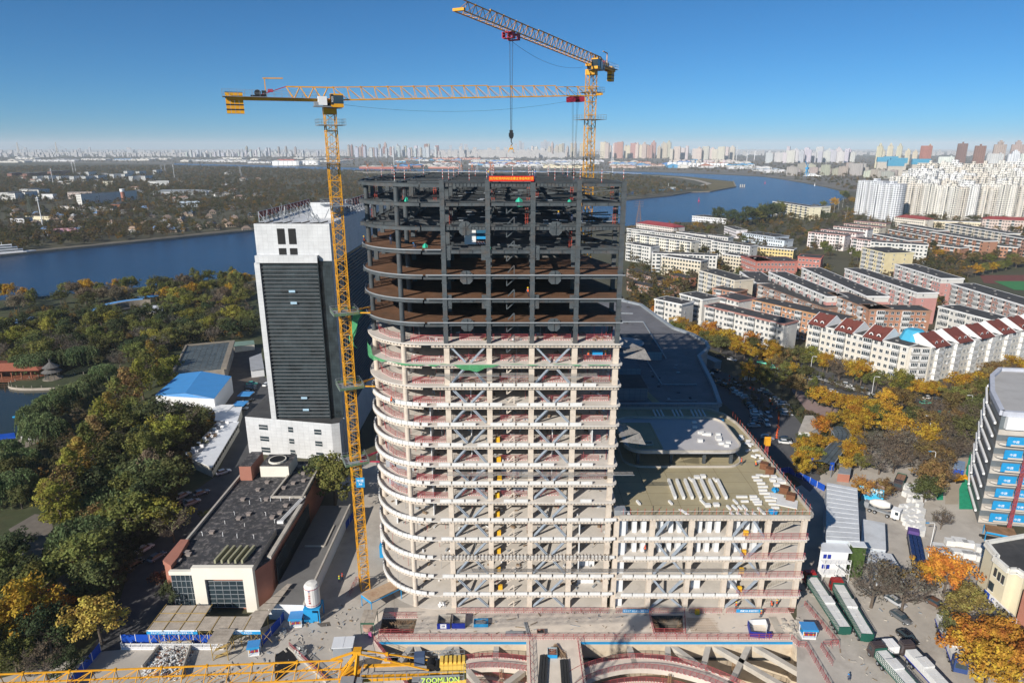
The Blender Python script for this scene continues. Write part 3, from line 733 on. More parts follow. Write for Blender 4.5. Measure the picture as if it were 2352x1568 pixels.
for i in range(5):
 z=([0]+PL)[i];h=PL[i]-z-.86
 for j in range(5):
  x0,x1=PX[j]+.6,PX[j+1]-.6
  if i in(3,4)and j<4:
   for k in range(3):xx=x0+1.2+k*2.0+U(-.1,.1);part('partition_wall',MB().box(xx,xx+.9,122.6,126.5,z+.003,z+h),m_white,pod)
   part('inner_wall',MB().box(x0,x1,128.2,128.4,z+.003,z+h),m_conc,pod)
  elif i==0 and j in(2,3):part('brick_wall',MB().box(x0+.5,x1-1.2,125.5,125.7,z+.003,z+h),m_brickw,pod)
  elif i==1 and j in(2,3):part('partition_wall',MB().box(x0+.8,x0+2.8,122.6,125,z+.003,z+h),m_white,pod)
  else:part('inner_wall',MB().box(x0,x1,127.5+j*.4,128+j*.4,z+.003,z+h),m_conc,pod)
 part('partition_wall',MB().box(22.6,24.0,121.55,123.5,z+.003,z+h),m_white,pod)
 for s0,s1 in((1,2),(3,4)):
  bx0,bx1=PX[s0],PX[s1];mid=(bx0+bx1)/2;z0,z1=z+.1,PL[i]-.85;down=i%2==1
  if s0==1:bx0,bx1=PX[1],PX[2];mid=(bx0+bx1)/2
  for s in(-1,1):
   xc=bx0+.7 if s<0 else bx1-.7
   p,q=((xc,120.95,z1),(mid+s*.5,120.95,z0))if down else((mid+s*.5,120.95,z1),(xc,120.95,z0))
   part('brace',MB().beam(p,q,.4,.46),m_brace if(i+s0)%2 else m_brace,pod)
 if 0<i:  # parapet blocks then red rail to the right
  zz=z+.004;x=23.4;lim=47.5 if i<4 else 46.5
  while x<lim:part('parapet_block',blk,None,pod,loc=(x+1.2-42,.05,zz),scale=(U(.92,1),1,U(.95,1.03)));x+=2.55
  for x0,x1 in((48.2,54.6),(54.8,61.8)):rail(x0,120.05,x1,120.05,z,pod,zs=1.25)
 else:
  for j in range(5):rail(PX[j]+.5,119.2,PX[j+1]-.5,119.2,.05,pod)
 b=MB()  # stair flights behind the right hand bay
 b.beam((55.2,122.6,z+.1),(59.6,122.6,z+h*.55+.2),1.2,.22);b.beam((59.6,124.2,z+h*.55+.2),(55.2,124.2,z+h+.75),1.2,.22);b.box(59.4,61,122,124.8,z+h*.55,z+h*.55+.2)
 for k in range(9):b.beam((55.2+k*.5,122.0,z+.1+k*.26),(55.2+k*.5,122.0,z+1.1+k*.26),.05)
 part('stair_flight',b,m_conc,pod)
# guard posts on the roof kerb
gp_=MB().box(-.035,.035,-.035,.035,0,1.4).mesh('kerb_post',m_redlad)
for k in range(27):part('kerb_post',gp_,None,pod,loc=(23+k*1.48-42,.05,23.4))
for k in range(26):part('kerb_post',gp_,None,pod,loc=(62.4-42,2+k*2.0,23.4))
b=MB();b.box(22.5,61.8,119.98,120.02,24.2,24.24);b.box(62.4,62.44,121,165,24.2,24.24);stuff(part('guard_wires',b,m_whpole,pod))
# raised canopy slab on columns, on the podium roof
can=thing('raised_canopy','raised pale concrete canopy slab with rounded corners standing on the podium roof','canopy',(41,152,22.7))
def rr(x0,x1,y0,y1,r,n=6):
 P=[]
 for cx,cy,a in((x1-r,y0+r,-90),(x1-r,y1-r,0),(x0+r,y1-r,90),(x0+r,y0+r,180)):
  P+=[(cx+r*cos(R(a+90*i/n)),cy+r*sin(R(a+90*i/n)))for i in range(n+1)]
 return P
m_can=mat('pale_screed',(.45,.44,.45),var=.1,scale=.15,dirt=(.36,.34,.31),dirt_amt=.6,dirt_scale=.15)
cp=rr(27.3,55.6,142.5,163,4.5)
b=MB();b.prism(cp,26.2,26.6);part('slab',b,m_can,can)
b=MB()
for p,q in zip(cp,cp[1:]+cp[:1]):b.beam((*p,26.85),(*q,26.85),.3,.55)
part('upstand',b,m_conc,can)
for x in(30.5,38.5,46.5,53.0):
 for y in(144.5,153,161):part('column',MB().box(x-.35,x+.35,y-.35,y+.35,22.7,26.2),m_steel if y<150 else m_conc,can)
b=MB();cq=rr(27.0,55.9,142.2,163.3,4.5)
for p,q in zip(cq,cq[1:]+cq[:1]):b.beam((*p,22.95),(*q,22.95),.3,.5)
part('kerb',b,m_conc,can)
part('membrane',MB().box(28.5,36.5,144,160,26.602,26.62),m_roofpod,can)
b=MB();b.box(31,34.4,146.0,146.2,26.6,27.1);b.box(31,34.4,147.6,147.8,26.6,27.1);b.box(31,31.2,146.2,147.6,26.6,27.1);b.box(34.2,34.4,146.2,147.6,26.6,27.1);part('roof_hatch',b,m_conc,can)
# ================================================================== SITE SLAB AND PITS
def filled_holes(name,outer,holes,z,m):
 import bmesh
 bm=bmesh.new();es=[]
 for loop in[outer]+holes:
  vv=[bm.verts.new((p[0],p[1],z))for p in loop];es+=[bm.edges.new((vv[i],vv[(i+1)%len(vv)]))for i in range(len(vv))]
 bmesh.ops.triangle_fill(bm,edges=es,use_beauty=True)
 for f in bm.faces:
  if f.normal.z<0:f.normal_flip()
 me=bpy.data.meshes.new(name);bm.to_mesh(me);bm.free();me.materials.append(m);return struct(name,me,None)
m_site=mat('site_slab_concrete',(.62,.55,.47),var=.1,scale=.3,dirt=(.48,.42,.355),dirt_amt=.65,dirt_scale=.16,detail=8,bump=.08)
PITL=[(-27.5,110.6),(2.9,110.6),(2.9,78.5),(-4.2,78.5)];PITR=[(13.9,110.6),(56.9,110.6),(56.9,108.7),(58.3,108.7),(58.3,78.5),(13.9,78.5)]
HA=[(-27.4,113.0),(-20.4,113.0),(-20.2,117.3),(-27.6,117.3)];HB=[(29.6,113.3),(35.4,113.3),(36.6,118.4),(29.8,118.4)]
filled_holes('site_slab',[(HX0,HY0),(HX1,HY0),(HX1,HY1),(HX0,HY1)],[PITL,PITR,HA,HB],0,m_site)
b=MB();b.prism(plan(-.5),.0,.035,0);b.prism([(22.3,120.9),(62,120.9),(62,178),(22.3,178)],0,.035,0);struct('ground_floor',b,m_slab)
b=MB();b.poly([(-33,120.9,.02),(-12,120.9,.02),(-12,150,.02),(-33,150,.02)]);struct('yard_strip',b,m_yard)
m_pitw=mat('pit_wall_concrete',(.56,.48,.37),var=.14,scale=.3,dirt=(.27,.20,.14),dirt_amt=.6,dirt_scale=.3)
def hole_walls(name,P,depth,m):
 b=MB();k=len(P);ar=sum(P[i][0]*P[(i+1)%k][1]-P[(i+1)%k][0]*P[i][1]for i in range(k))
 if ar<0:P=P[::-1]
 for i in range(k):
  p,q=P[i],P[(i+1)%k];b.quad((*q,0),(*p,0),(*p,-depth),(*q,-depth))
 b.poly([(*p,-depth)for p in P]);return struct(name,b,m)
hole_walls('pit_wall',PITL,11,m_pitw);hole_walls('pit_wall',PITR,11,m_pitw)
m_bam_=mat('old_timber',(.25,.19,.13),var=.3)
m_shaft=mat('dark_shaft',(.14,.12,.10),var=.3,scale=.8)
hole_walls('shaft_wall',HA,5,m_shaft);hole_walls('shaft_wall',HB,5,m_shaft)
b=MB()
for P in(HA,HB):
 for _ in range(170):
  i=random.choice((2,2,2,1,3))if P is HA else random.randrange(4);p,q=Vector(P[i]),Vector(P[(i+1)%4]);c=p.lerp(q,U(.02,.98));n=(Vector(P[0])+Vector(P[2]))/2-c;n.normalize()
  l=U(.3,1.5);b.beam((c.x,c.y,-.15-U(0,.5)),(c.x+n.x*l,c.y+n.y*l,-.25-U(0,.7)),.05)
stuff(tag(obj('rebar_ends',b.mesh('rebar',mat('rusty_rebar',(.28,.19,.12),var=.3))),'rusty rebar ends sticking out round the two square shafts in the site slab','rebar'))
b=MB()
for _ in range(130):
 x,y=U(-19,57),U(112,119)
 if 29<x<37.5:continue
 a=U(0,3.2);l=U(.1,.9)if rnd()<.85 else U(1.5,3);b.beam((x,y,.04),(x+l*cos(a),y+l*sin(a)*.5,.04+U(0,.12)),U(.04,.2),U(.03,.16),random.choice((0,1,1,2)))
stuff(tag(obj('slab_debris',b.mesh('debris',[m_grey,m_bam_,m_conc])),'small planks pipes and offcuts scattered over the slab in front of the buildings','debris'))
b=MB()
for _ in range(380):
 x,y=(U(-50,-31),U(98,122))if rnd()<.4 else(U(63,100),U(100,135))
 a=U(0,3.2);l=U(.15,1.1);b.beam((x,y,.1),(x+l*cos(a),y+l*sin(a),.1+U(0,.15)),U(.05,.35),U(.04,.25),random.choice((0,1,2,2)))
stuff(tag(obj('yard_debris',b.mesh('debris',[m_grey,m_bam_,m_conc])),'loose debris scattered over the dusty yards beside the buildings','debris'))
# steel waling, struts and ring beams of the pit
b=MB();b.box(-27.2,57,110.36,110.58,-.45,-.02);struct('blue_waling',b,m_skyblue)
b=MB();b.box(-26,58,110.2,110.59,-4.3,-3.9);b.box(58.0,58.28,79,108.5,-4.3,-3.9);struct('pit_waling',b,m_dark)
pit=thing('pit_bracing','concrete struts and curved ring beams crossing the open foundation pits','bracing',(15,105,0))
def gz(u,v,z):x,y=G(u,v,z);return(x,y)
def z6(x,y,z=-1.1):return gz((2500+x/2.94)/1.7415,(2350+y/2.94)/1.7415,z)
def z3(x,y,z=-1.1):return gz((1400+x/2.138)/1.7415,(2000+y/2.138)/1.7415,z)
def strut(p,q,w=1.1,h=1.1,z=-1.1):part('strut',MB().beam((*p,z-h/2),(*q,z-h/2),w,h),m_conc,pit)
S6=[((40,650),(120,900)),((500,650),(512,860)),((540,660),(1010,1000)),((985,650),(925,910)),((1020,650),(1930,1180)),((1470,650),(1240,1120)),((1490,650),(2150,1030)),((1960,640),(2200,960)),((2080,1040),(2400,960)),((1930,1180),(2300,1060))]
for p,q in S6:strut(z6(*p),z6(*q))
S3=[((560,1190),(410,1400)),((545,1190),(620,1345)),((925,1190),(770,1330)),((905,1190),(920,1350)),((1255,1190),(1245,1365)),((410,1400),(620,1540)),((1000,1440),(1100,1560)),((1480,1450),(1330,1563))]
for p,q in S3:strut(z3(*p),z3(*q))
def ring(pts,w,z,label):
 P=[gz(u,v,z)for u,v in pts]
 # smooth the polyline
 for _ in range(2):
  Q=[P[0]]
  for a,c in zip(P,P[1:]):Q+=[(.75*a[0]+.25*c[0],.75*a[1]+.25*c[1]),(.25*a[0]+.75*c[0],.25*a[1]+.75*c[1])]
  P=Q+[P[-1]]
 b=MB();deck=[]
 for i,p in enumerate(P):
  a=P[max(0,i-1)];c=P[min(len(P)-1,i+1)];d=Vector((c[0]-a[0],c[1]-a[1])).normalized();n=Vector((-d.y,d.x))
  deck.append(((p[0]+n.x*w/2,p[1]+n.y*w/2),(p[0]-n.x*w/2,p[1]-n.y*w/2)))
 for(a0,a1),(c0,c1)in zip(deck,deck[1:]):
  b.quad((*a1,z),(*c1,z),(*c0,z),(*a0,z));b.quad((*a1,z-1.1),(*c1,z-1.1),(*c1,z),(*a1,z));b.quad((*c0,z-1.1),(*a0,z-1.1),(*a0,z),(*c0,z));b.quad((*a0,z-1.1),(*c0,z-1.1),(*c1,z-1.1),(*a1,z-1.1))
 part('ring_beam',b,m_site,pit)
 for side in(0,1):
  b=MB()
  for i,(e0,e1)in enumerate(zip(deck,deck[1:])):
   p,q=e0[side],e1[side]
   b.quad((*p,z+.22),(*q,z+.22),(*q,z+1.15),(*p,z+1.15),1);b.beam((*p,z+1.18),(*q,z+1.18),.06,.06,0);b.beam((*p,z+.08),(*q,z+.08),.05,.14,2);b.beam((*p,z),(*p,z+1.2),.07,.07,0)
  part('ring_rail',b,[m_red,m_pitmesh,m_kick],pit)
 return deck
RP=[(1300,1575),(1339,1548),(1396.5,1529),(1457.4,1521),(1518,1524.7),(1579,1537),(1640,1556),(1700,1585),(1760,1620)]
ring(RP,2.7,-1.1,'r')
ring([(1330,1610),(1400,1582),(1460,1573),(1530,1577),(1600,1596),(1660,1622)],2.2,-4.6,'r')
ring([(1000,1545),(1048,1528),(1094,1521),(1153,1520),(1212,1528)],2.5,-1.1,'l')
ring([(990,1580),(1046,1563),(1100,1558),(1150,1566),(1212,1578)],2.2,-4.6,'l')
for x,y in[z6(450,1000,-3),z6(1280,900,-3),z6(520,1110,-3),z3(1290,1500,-3),z3(1310,1600,-3)]:
 b=MB()
 for sx in(-.22,.22):
  for sy in(-.22,.22):b.beam((x+sx,y+sy,-11),(x+sx,y+sy,-1.2),.1)
 for k in range(14):b.beam((x-.22,y-.22,-11+k*.7),(x+.22,y-.22,-10.65+k*.7),.07)
 part('lattice_post',b,mat('rusty_post',(.25,.15,.08))if 'rusty_post' not in MATS else MATS['rusty_post'],pit)
# long red fences round the pits
def fence(name,label,pts,z=0,h=1.3,mesh_m=m_redmesh,cat='fence',brace=True):
 o=thing(name,label,cat,(*pts[0],z));
 for p,q in zip(pts,pts[1:]):
  L=hypot(q[0]-p[0],q[1]-p[1]);n=max(1,round(L/2.1));a=atan2(q[1]-p[1],q[0]-p[0])
  me=RLX.get((round(L/n,2),h,mesh_m.name))
  if me is None:
   l=L/n;b=MB();b.box(-l/2,-l/2+.06,-.03,.03,0,h);b.box(-l/2,l/2,-.025,.025,h-.06,h);b.box(-l/2,l/2,-.02,.02,h*.5,h*.5+.04);b.quad((-l/2,0,.22),(l/2,0,.22),(l/2,0,h-.06),(-l/2,0,h-.06),1);b.box(-l/2,l/2,-.03,.03,0,.13,2)
   if brace:b.beam((-l/2,.03,h),(-l/2,.8,.05),.05,.05)
   me=RLX[(round(L/n,2),h,mesh_m.name)]=b.mesh('fence_panel',[m_red,mesh_m,m_kick])
  for i in range(n):
   f=(i+.5)/n;part('fence_panel',me,None,o,loc=(p[0]+(q[0]-p[0])*f-pts[0][0],p[1]+(q[1]-p[1])*f-pts[0][1],.004),rz=a)
 return o
RLX={}
fence('pit_fence','long red mesh fence with a striped foot along the back edge of the pits',[(-27.3,111.3),(56.6,111.3)],brace=True)
fence('pit_fence','red mesh fence running down the left edge of the left pit',[(-28.1,110.9),(-13,90)])
fence('pit_fence','red mesh fence on the left side of the walkway between the pits',[(3.5,110.5),(3.5,88)])
fence('pit_fence','red mesh fence on the right side of the walkway between the pits',[(13.3,110.5),(13.3,88)])
fence('pit_fence','red mesh fence stepping down the right edge of the right pit',[(56.9,111.2),(57.5,109.2),(58.9,109.1),(58.9,90)])
fence('shaft_fence','red fence in front of the dark shaft with bare rebar left of the blue boxes',[(-27.4,112.7),(-20.2,112.7)])
fence('shaft_fence','red fence behind the dark shaft near the round column',[(-27.4,117.7),(-20.2,117.7)])
fence('shaft_fence','three sided red fence round the square shaft in front of the podium',[(29.4,118.6),(29.2,112.9),(35.8,112.9),(37.0,118.6)])
fence('front_fence','red mesh fence along the front of the tower at ground level',[(-12,119.3),(21,119.3)],h=1.2)
fence('yard_fence','red mesh fence between the podium corner and the green sided lorries',[(64.0,121.5),(65.6,109.5),(62.4,109.3)])
fence('yard_fence','red mesh fence beside the rusty bin at the right pit',[(61.8,108.8),(62.0,104.0)])
fence('mast_fence','short red fence round the foot of the yellow crane mast',[(-36.2,124.5),(-36.0,129.8),(-33,130)])
# ================================================================== TOWER CRANES
def lattice_section(w,h,cs=.16,ds=.09,ladder=True,m=0):
 b=MB();k=w/2-cs/2
 for sx in(-k,k):
  for sy in(-k,k):b.box(sx-cs/2,sx+cs/2,sy-cs/2,sy+cs/2,0,h)
 for z in(.1,):
  for a,c in(((-k,-k),(k,-k)),((k,-k),(k,k)),((k,k),(-k,k)),((-k,k),(-k,-k))):b.beam((*a,z),(*c,z),ds*1.2)
 for a,c in(((-k,-k),(k,-k)),((k,k),(-k,k)),((k,-k),(k,k)),((-k,k),(-k,-k))):
  mid=((a[0]+c[0])/2,(a[1]+c[1])/2,h*.5);
  b.beam((*a,.1),(*c,h*.5),ds);b.beam((*c,h*.5),(*a,h),ds)
 for s in((-k,-k),(k,-k),(k,k),(-k,k)):b.box(s[0]-cs*.8,s[0]+cs*.8,s[1]-cs*.8,s[1]+cs*.8,h-.12,h)
 return b
def ladder_section(w,h):
 b=MB();k=w*.22
 for s in(-.25,.25):b.beam((s,k,0),(s*.8,k*.2,h),.05)
 for j in range(8):b.beam((-.25,k*(1-j*.1),.3+j*h/8),(.25,k*(1-j*.1),.3+j*h/8),.035)
 b.box(-w*.32,w*.32,-w*.32,w*.1,h-.1,h-.04);return b
ms_y=lattice_section(2.1,3.0).mesh('mast_section',m_yel);ms_l=ladder_section(2.1,3.0).mesh('mast_ladder',m_grey)
def jib_section(L=5.0,h=2.0,w=1.5,cs=.17,ds=.08,n=2,mats=(m_yel,m_grey)):
 b=MB();b.beam((0,0,h),(L,0,h),cs)
 for s in(-1,1):b.beam((0,s*w/2,0),(L,s*w/2,0),cs)
 d=L/n
 for i in range(n):
  x=i*d
  for s in(-1,1):b.beam((x,0,h),(x+d*.15,s*w/2,0),ds);b.beam((x,0,h),(x+d,s*w/2,0),ds)
  b.beam((x,-w/2,0),(x,w/2,0),ds);b.beam((x,-w/2,0),(x+d,w/2,0),ds*.7)
 b.box(-.12,.12,-.14,.14,h-.15,h+.15)
 return b.mesh('jib_section',list(mats))
def rail_loop(b,pts,z,h=1.1,w=.045,m=0,closed=True):
 P=list(pts)+([pts[0]]if closed else[])
 for p,q in zip(P,P[1:]):
  b.beam((*p,z+h),(*q,z+h),w,w,m);b.beam((*p,z+h*.5),(*q,z+h*.5),w,w,m)
  n=max(1,int(hypot(q[0]-p[0],q[1]-p[1])/1.2))
  for i in range(n):f=i/n;b.beam((p[0]+(q[0]-p[0])*f,p[1]+(q[1]-p[1])*f,z),(p[0]+(q[0]-p[0])*f,p[1]+(q[1]-p[1])*f,z+h),w,w,m)
def sqp(r):return[(-r,-r),(r,-r),(r,r),(-r,r)]
m_redc=mat('crane_red',(.42,.03,.07),rough=.5)
def make_crane(label,x,y,ztop,az,jib,cj,rot,tilt,jh,cab_side=-1,weights=4,trolley=None,drop=20,platforms=(),tags=()):
 o=thing('tower_crane',label,'crane',(x,y,0),0)
 n=int(ztop/3)
 for i in range(n):
  part('mast_section',ms_y,None,o,loc=(0,0,ztop-3*(i+1)),rz=rot)
  stuff(part('mast_ladder',ms_l,None,o,loc=(0,0,ztop-3*(i+1)),rz=rot))
 for zp,col,r in platforms:
  b=MB();b.box(-r,r,-r,-1.15,zp,zp+.1);b.box(-r,r,1.15,r,zp,zp+.1);b.box(-r,-1.15,-1.15,1.15,zp,zp+.1);b.box(1.15,r,-1.15,1.15,zp,zp+.1);rail_loop(b,sqp(r),zp)
  part('mast_platform',b,m_grey if col=='g' else m_conc,o,loc=(0,0,0),rz=rot)
 # slewing unit
 b=MB();b.box(-1.15,1.15,-1.15,1.15,ztop,ztop+1.2);b.cyl((0,0,ztop+1.2),(0,0,ztop+1.9),1.1,14,1);b.box(-1.3,1.3,-1.1,1.1,ztop+1.9,ztop+2.4)
 part('slewing_unit',b,[m_yel,m_dark],o,loc=(0,0,0),rz=az)
 zj=ztop+2.4
 g=lambda d,s=0,z=0:(d*cos(az)*cos(tilt)-s*sin(az),d*sin(az)*cos(tilt)+s*cos(az),zj+z+d*sin(tilt))
 js=jib_section(5.0,jh,1.5);k=int(jib/5)
 for i in range(k):
  sc=1 if i<k*.5 else(.92 if i<k*.8 else .8)
  q=part('jib_section',js,None,o,loc=g(1+i*5.0),scale=(1,1,sc));q.rotation_euler=(0,-tilt,az)
 b=MB();b.box(0,.5,-1,1,0,.4);q=part('jib_tip',b,m_yel,o,loc=g(1+k*5.0));q.rotation_euler=(0,-tilt,az)
 # counter jib
 b=MB();b.beam((1,0,jh),(-cj*.42,0,jh*.95),.22);
 for s in(-1,1):
  b.beam((1,s*.75,0),(-cj,s*.75,-.1),.34,.5)
  for j in range(3):b.beam((-j*cj*.14,0,jh),(-j*cj*.14-cj*.07,s*.75,0),.12);b.beam((-j*cj*.14-cj*.07,s*.75,0),(-(j+1)*cj*.14,0,jh*.97),.12)
 q=part('counter_jib',b,m_yel,o,loc=(0,0,zj),rz=az)
 b=MB()
 for s in(-.45,.45):b.beam((-cj*.42,0,jh*.95),(-cj*.72,s,.3),.13)
 b.box(-cj*.6,-cj*.55,-.35,.35,jh*.5,jh*.72);part('tie_bar',b,m_redc,o,loc=(0,0,zj),rz=az)
 b=MB();b.box(-cj-.6,-1.6,-1.5,1.5,.12,.2);rail_loop(b,[(-cj-.6,-1.5),(-2,-1.5),(-2,1.5),(-cj-.6,1.5)],.2);part('counter_jib_deck',b,m_grey,o,loc=(0,0,zj),rz=az)
 wb=MB();wb.box(-.34,.34,-.6,.6,-2.6,.8);wb.box(-.35,.35,-.61,.61,-2.1,-1.85,1);wb.box(-.35,.35,-.61,.61,-1.3,-1.05,1);wb.box(-.35,.35,-.61,.61,-.1,.2,1);wb.box(-.35,.35,-.3,.3,.8,.95,1)
 wm=wb.mesh('counterweight',[m_yel,m_dark])
 for j in range(weights):part('counterweight',wm,None,o,loc=(-(cj-.2-j*.72)*cos(az),-(cj-.2-j*.72)*sin(az),zj),rz=az)
 b=MB();b.cyl((-cj*.7,-.6,.9),(-cj*.7,.6,.9),.55,12);b.box(-cj*.7-1.2,-cj*.7+1.2,-.7,.7,.2,.5);b.box(-cj*.7+.7,-cj*.7+1.4,-.4,.4,.4,1.3);part('hoist_winch',b,m_dark,o,loc=(0,0,zj),rz=az)
 b=MB();b.beam((-cj*.62,.5,.2),(-cj*.62,.5,3.4),.16);b.beam((-cj*.62-.3,.5,3.4),(-cj*.62+3.1,.5,3.5),.16,.2);part('service_derrick',b,m_yel,o,loc=(0,0,zj),rz=az)
 # cab
 b=MB();s=cab_side;y0,y1=(s*.8,s*2.3)if s>0 else(s*2.3,s*.8)
 b.box(.1,2.3,y0,y1,-1.3,1.0,0);b.box(.55,2.31,y0-.01,y1+.01,-.7,.75,1);b.box(.1,.55,y0-.012,y1+.012,-.9,.9,2)
 b.beam((0,0,-1.4),(1.2,(y0+y1)/2,-1.4),2.4,.12,3)
 part('operator_cab',b,[m_yel,m_glass,m_dark,m_grey],o,loc=(0,0,zj),rz=az)
 b=MB();b.box(-2.1,-.6,y0,y1-.2,-1.0,.5);b.box(-2.8,-2.2,y0+.2,y1,-1.1,-.4,1);b.box(-3.0,.1,y0-.2,y1,-1.3,-1.15,1);part('electric_cabinet',b,[m_whitep,m_grey],o,loc=(0,0,zj),rz=az)
 if trolley is not None:
  b=MB();
  for u0 in(-1.6,.5):b.box(u0,u0+1.1,-1.0,-.9,-1.2,-.2);b.box(u0,u0+1.1,.9,1.0,-1.2,-.2);b.box(u0,u0+1.1,-1,1,-1.25,-1.15);rail_loop(b,[(u0,-1),(u0+1.1,-1),(u0+1.1,1),(u0,1)],-1.15,.9,.06)
  b.box(-1.6,1.6,-.5,.5,-.35,-.15);q=part('trolley',b,m_redc,o,loc=g(trolley));q.rotation_euler=(0,-tilt,az)
  c=g(trolley);b=MB()
  for u0 in(-.75,-.45,.45,.75):b.beam((c[0]+u0*cos(az),c[1]+u0*sin(az),c[2]-.3),(c[0]+u0*.35*cos(az),c[1]+u0*.35*sin(az),c[2]-drop),.045)
  part('hoist_rope',b,m_rope,o,loc=(0,0,0))
  b=MB();b.box(-.3,.3,-.18,.18,-1.5,0);b.box(-.42,.42,-.22,.22,-1.2,-.5);b.cyl((0,0,-1.5),(0,0,-2.1),.1,6);b.beam((0,0,-2.1),(.22,0,-2.45),.12);b.beam((.22,0,-2.45),(0,0,-2.7),.12)
  for u0 in(-1,1):b.beam((0,0,-2.6),(u0*.55,0,-3.9),.08,.08,1)
  b.beam((-.35,0,-3.3),(.35,0,-3.3),.35,.3,1);part('hook_block',b,[m_dark,m_yel],o,loc=(c[0],c[1],c[2]-drop),rz=.2)
  b=MB();P_=g(trolley,-.9,-.8);Q_=g(2.5,-1.2,-.9);last=Vector(P_)
  for i in range(1,15):f=i/14;p=Vector(P_).lerp(Vector(Q_),f)-Vector((0,0,(jib*.03)*4*f*(1-f)));b.beam(last,p,.04);last=p
  part('power_cable',b,m_rope,o,loc=(0,0,0))
 return o,g,zj
AZ1=R(22)
c1,g1,zj1=make_crane('yellow tower crane at the left of the steel frame with its jib reaching right',-33.5,127.5,102.0,AZ1,57,17.3,R(24),R(2.4),2.2,trolley=50.5,drop=15,
 platforms=((100.0,'g',2.4),(93.4,'g',2.9),(85.5,'g',2.6)))
AZ2=R(-116)
c2,g2,zj2=make_crane('yellow tower crane behind the steel frame with its jib pointing up toward the upper left',18.7,166.0,112.5,AZ2,60,15.5,R(20),R(1.2),2.3,cab_side=1,weights=3,trolley=43,drop=16.6,
 platforms=((108.6,'g',2.4),(102.5,'g',2.9),(94.0,'g',2.6)))
# wall ties and green collar platforms of the left crane
for z in(64.5,49.0,32.0):
 b=MB();
 for s in(-1,1):b.box(-2.3,2.3,s*1.15-.08,s*1.15+.08,z,z+.35)
 b.box(-2.5,2.5,-2.3,-1.25,z-.1,z);b.box(-2.5,2.5,1.25,2.3,z-.1,z);b.box(-2.5,-1.25,-1.24,1.24,z-.1,z);b.box(1.25,2.5,-1.24,1.24,z-.1,z)
 rail_loop(b,sqp(2.45),z,1.0);P=sqp(2.45)
 for p,q in zip(P,P[1:]+P[:1]):b.quad((*p,z-.1),(*q,z-.1),(*q,z+.55),(*p,z+.55),1)
 part('collar_platform',b,[m_grey,mat('dull_green_net',(.10,.17,.09),alpha=.85)if 'dull_green_net' not in MATS else MATS['dull_green_net']],c1,loc=(0,0,0),rz=R(24))
 b=MB();b.beam((1.2,1,z+.2),(5.0,4.6,z+.2),.22);b.beam((1.2,-.9,z+.2),(5.4,-1.0,z+.2),.22);b.beam((1.2,-.8,z+.2),(4.8,4.4,z+.3),.14);part('wall_tie',b,m_redc if z<35 else m_yel,c1,loc=(0,0,0))
b=MB();b.box(-.9,.9,-.06,.06,0,2.3);q=part('sign_plate',b,m_skyblue,c1,loc=(1.1,-1.5,26.4),rz=R(4))
def text(body,size,m,parent,loc,rot,name='lettering',ext=.015,align='CENTER',sx=1):
 cu=bpy.data.curves.new(name,'FONT');cu.body=body;cu.size=size;cu.align_x=align;cu.align_y='CENTER';cu.extrude=ext;cu.resolution_u=2
 cu.materials.append(m);o=bpy.data.objects.new(name,cu);COL.objects.link(o);o.location=loc;o.rotation_euler=rot;o.scale=(sx,1,1)
 if parent:o.parent=parent
 return o
m_txtw=mat('white_lettering',(.8,.8,.8),var=0);m_txty=mat('yellow_lettering',(.9,.65,.05),var=0);m_txtg=mat('lime_lettering',(.62,.85,.10),var=0);m_txtr=mat('red_lettering',(.5,.03,.03),var=0);m_txtb=mat('blue_lettering',(.01,.06,.3),var=0);m_txtd=mat('dark_lettering',(.02,.02,.02),var=0)
text('中建\n3#',.75,m_txtw,c1,(1.1,-1.58,27.55),(R(90),0,R(4)))
for j,(zz)in enumerate((99.2,)):
 text('5036',.5,m_txtw,c1,g1(.33,-2.33,.0),(R(90),R(90),AZ1))
# foreground crane, seen from above
c3=thing('tower_crane','nearest yellow tower crane crossing the bottom edge with a lime lettered counter jib','crane',(-18.4,61.5,0));AZ3=R(183.2)
c3.location=(-17.85,59.66,2.9);c3.scale=(.97,)*3
for i in range(-2,12):part('mast_section',ms_y,None,c3,loc=(0,0,.5+3*i),rz=R(3));stuff(part('mast_ladder',ms_l,None,c3,loc=(0,0,.5+3*i),rz=R(3)))
b=MB();b.box(-1.2,1.2,-1.2,1.2,36.5,37.4);b.cyl((0,0,37.4),(0,0,37.9),1.1,12,1);b.box(-1.3,1.3,-1.1,1.1,37.9,38.2);part('slewing_unit',b,[m_yel,m_dark],c3,loc=(0,0,0),rz=AZ3)
b=MB()
for s in(-1,1):
 b.beam((-.5,s*.7,38.2),(-.9,s*.25,41.2),.28);b.beam((1.1,s*.7,38.2),(-.9,s*.25,41.2),.2)
b.box(-1.3,-.4,-.4,.4,41.0,41.5);b.beam((-.9,0,41.3),(2.2,0,40.2),.2);part('apex_frame',b,m_yel,c3,loc=(0,0,0),rz=AZ3)
js3=jib_section(5.0,1.9,1.5,.14,.065,2)
for i in range(10):q=part('jib_section',js3,None,c3,loc=((1+i*5)*cos(AZ3),(1+i*5)*sin(AZ3),38.2));q.rotation_euler=(0,0,AZ3)
b=MB()
for s in(-1,1):
 b.beam((-1,s*.8,38.2),(-6.6,s*.8,38.2),.4,.6);b.beam((-6.6,s*.8,38.2),(-12.4,s*.8,38.2),.3,.45)
b.box(-12.4,-1,-.65,.65,38.3,38.36,1);part('counter_jib',b,[m_yel,m_conc],c3,loc=(0,0,0),rz=AZ3)
b=MB()
for s in(-1,1):b.beam((-.9,s*.3,41.2),(-8.9,s*.75,38.9),.14);b.box(-4.2,-3.9,s*.42-.1,s*.42+.1,40.1,40.5)
part('tie_bar',b,m_yel,c3,loc=(0,0,0),rz=AZ3)
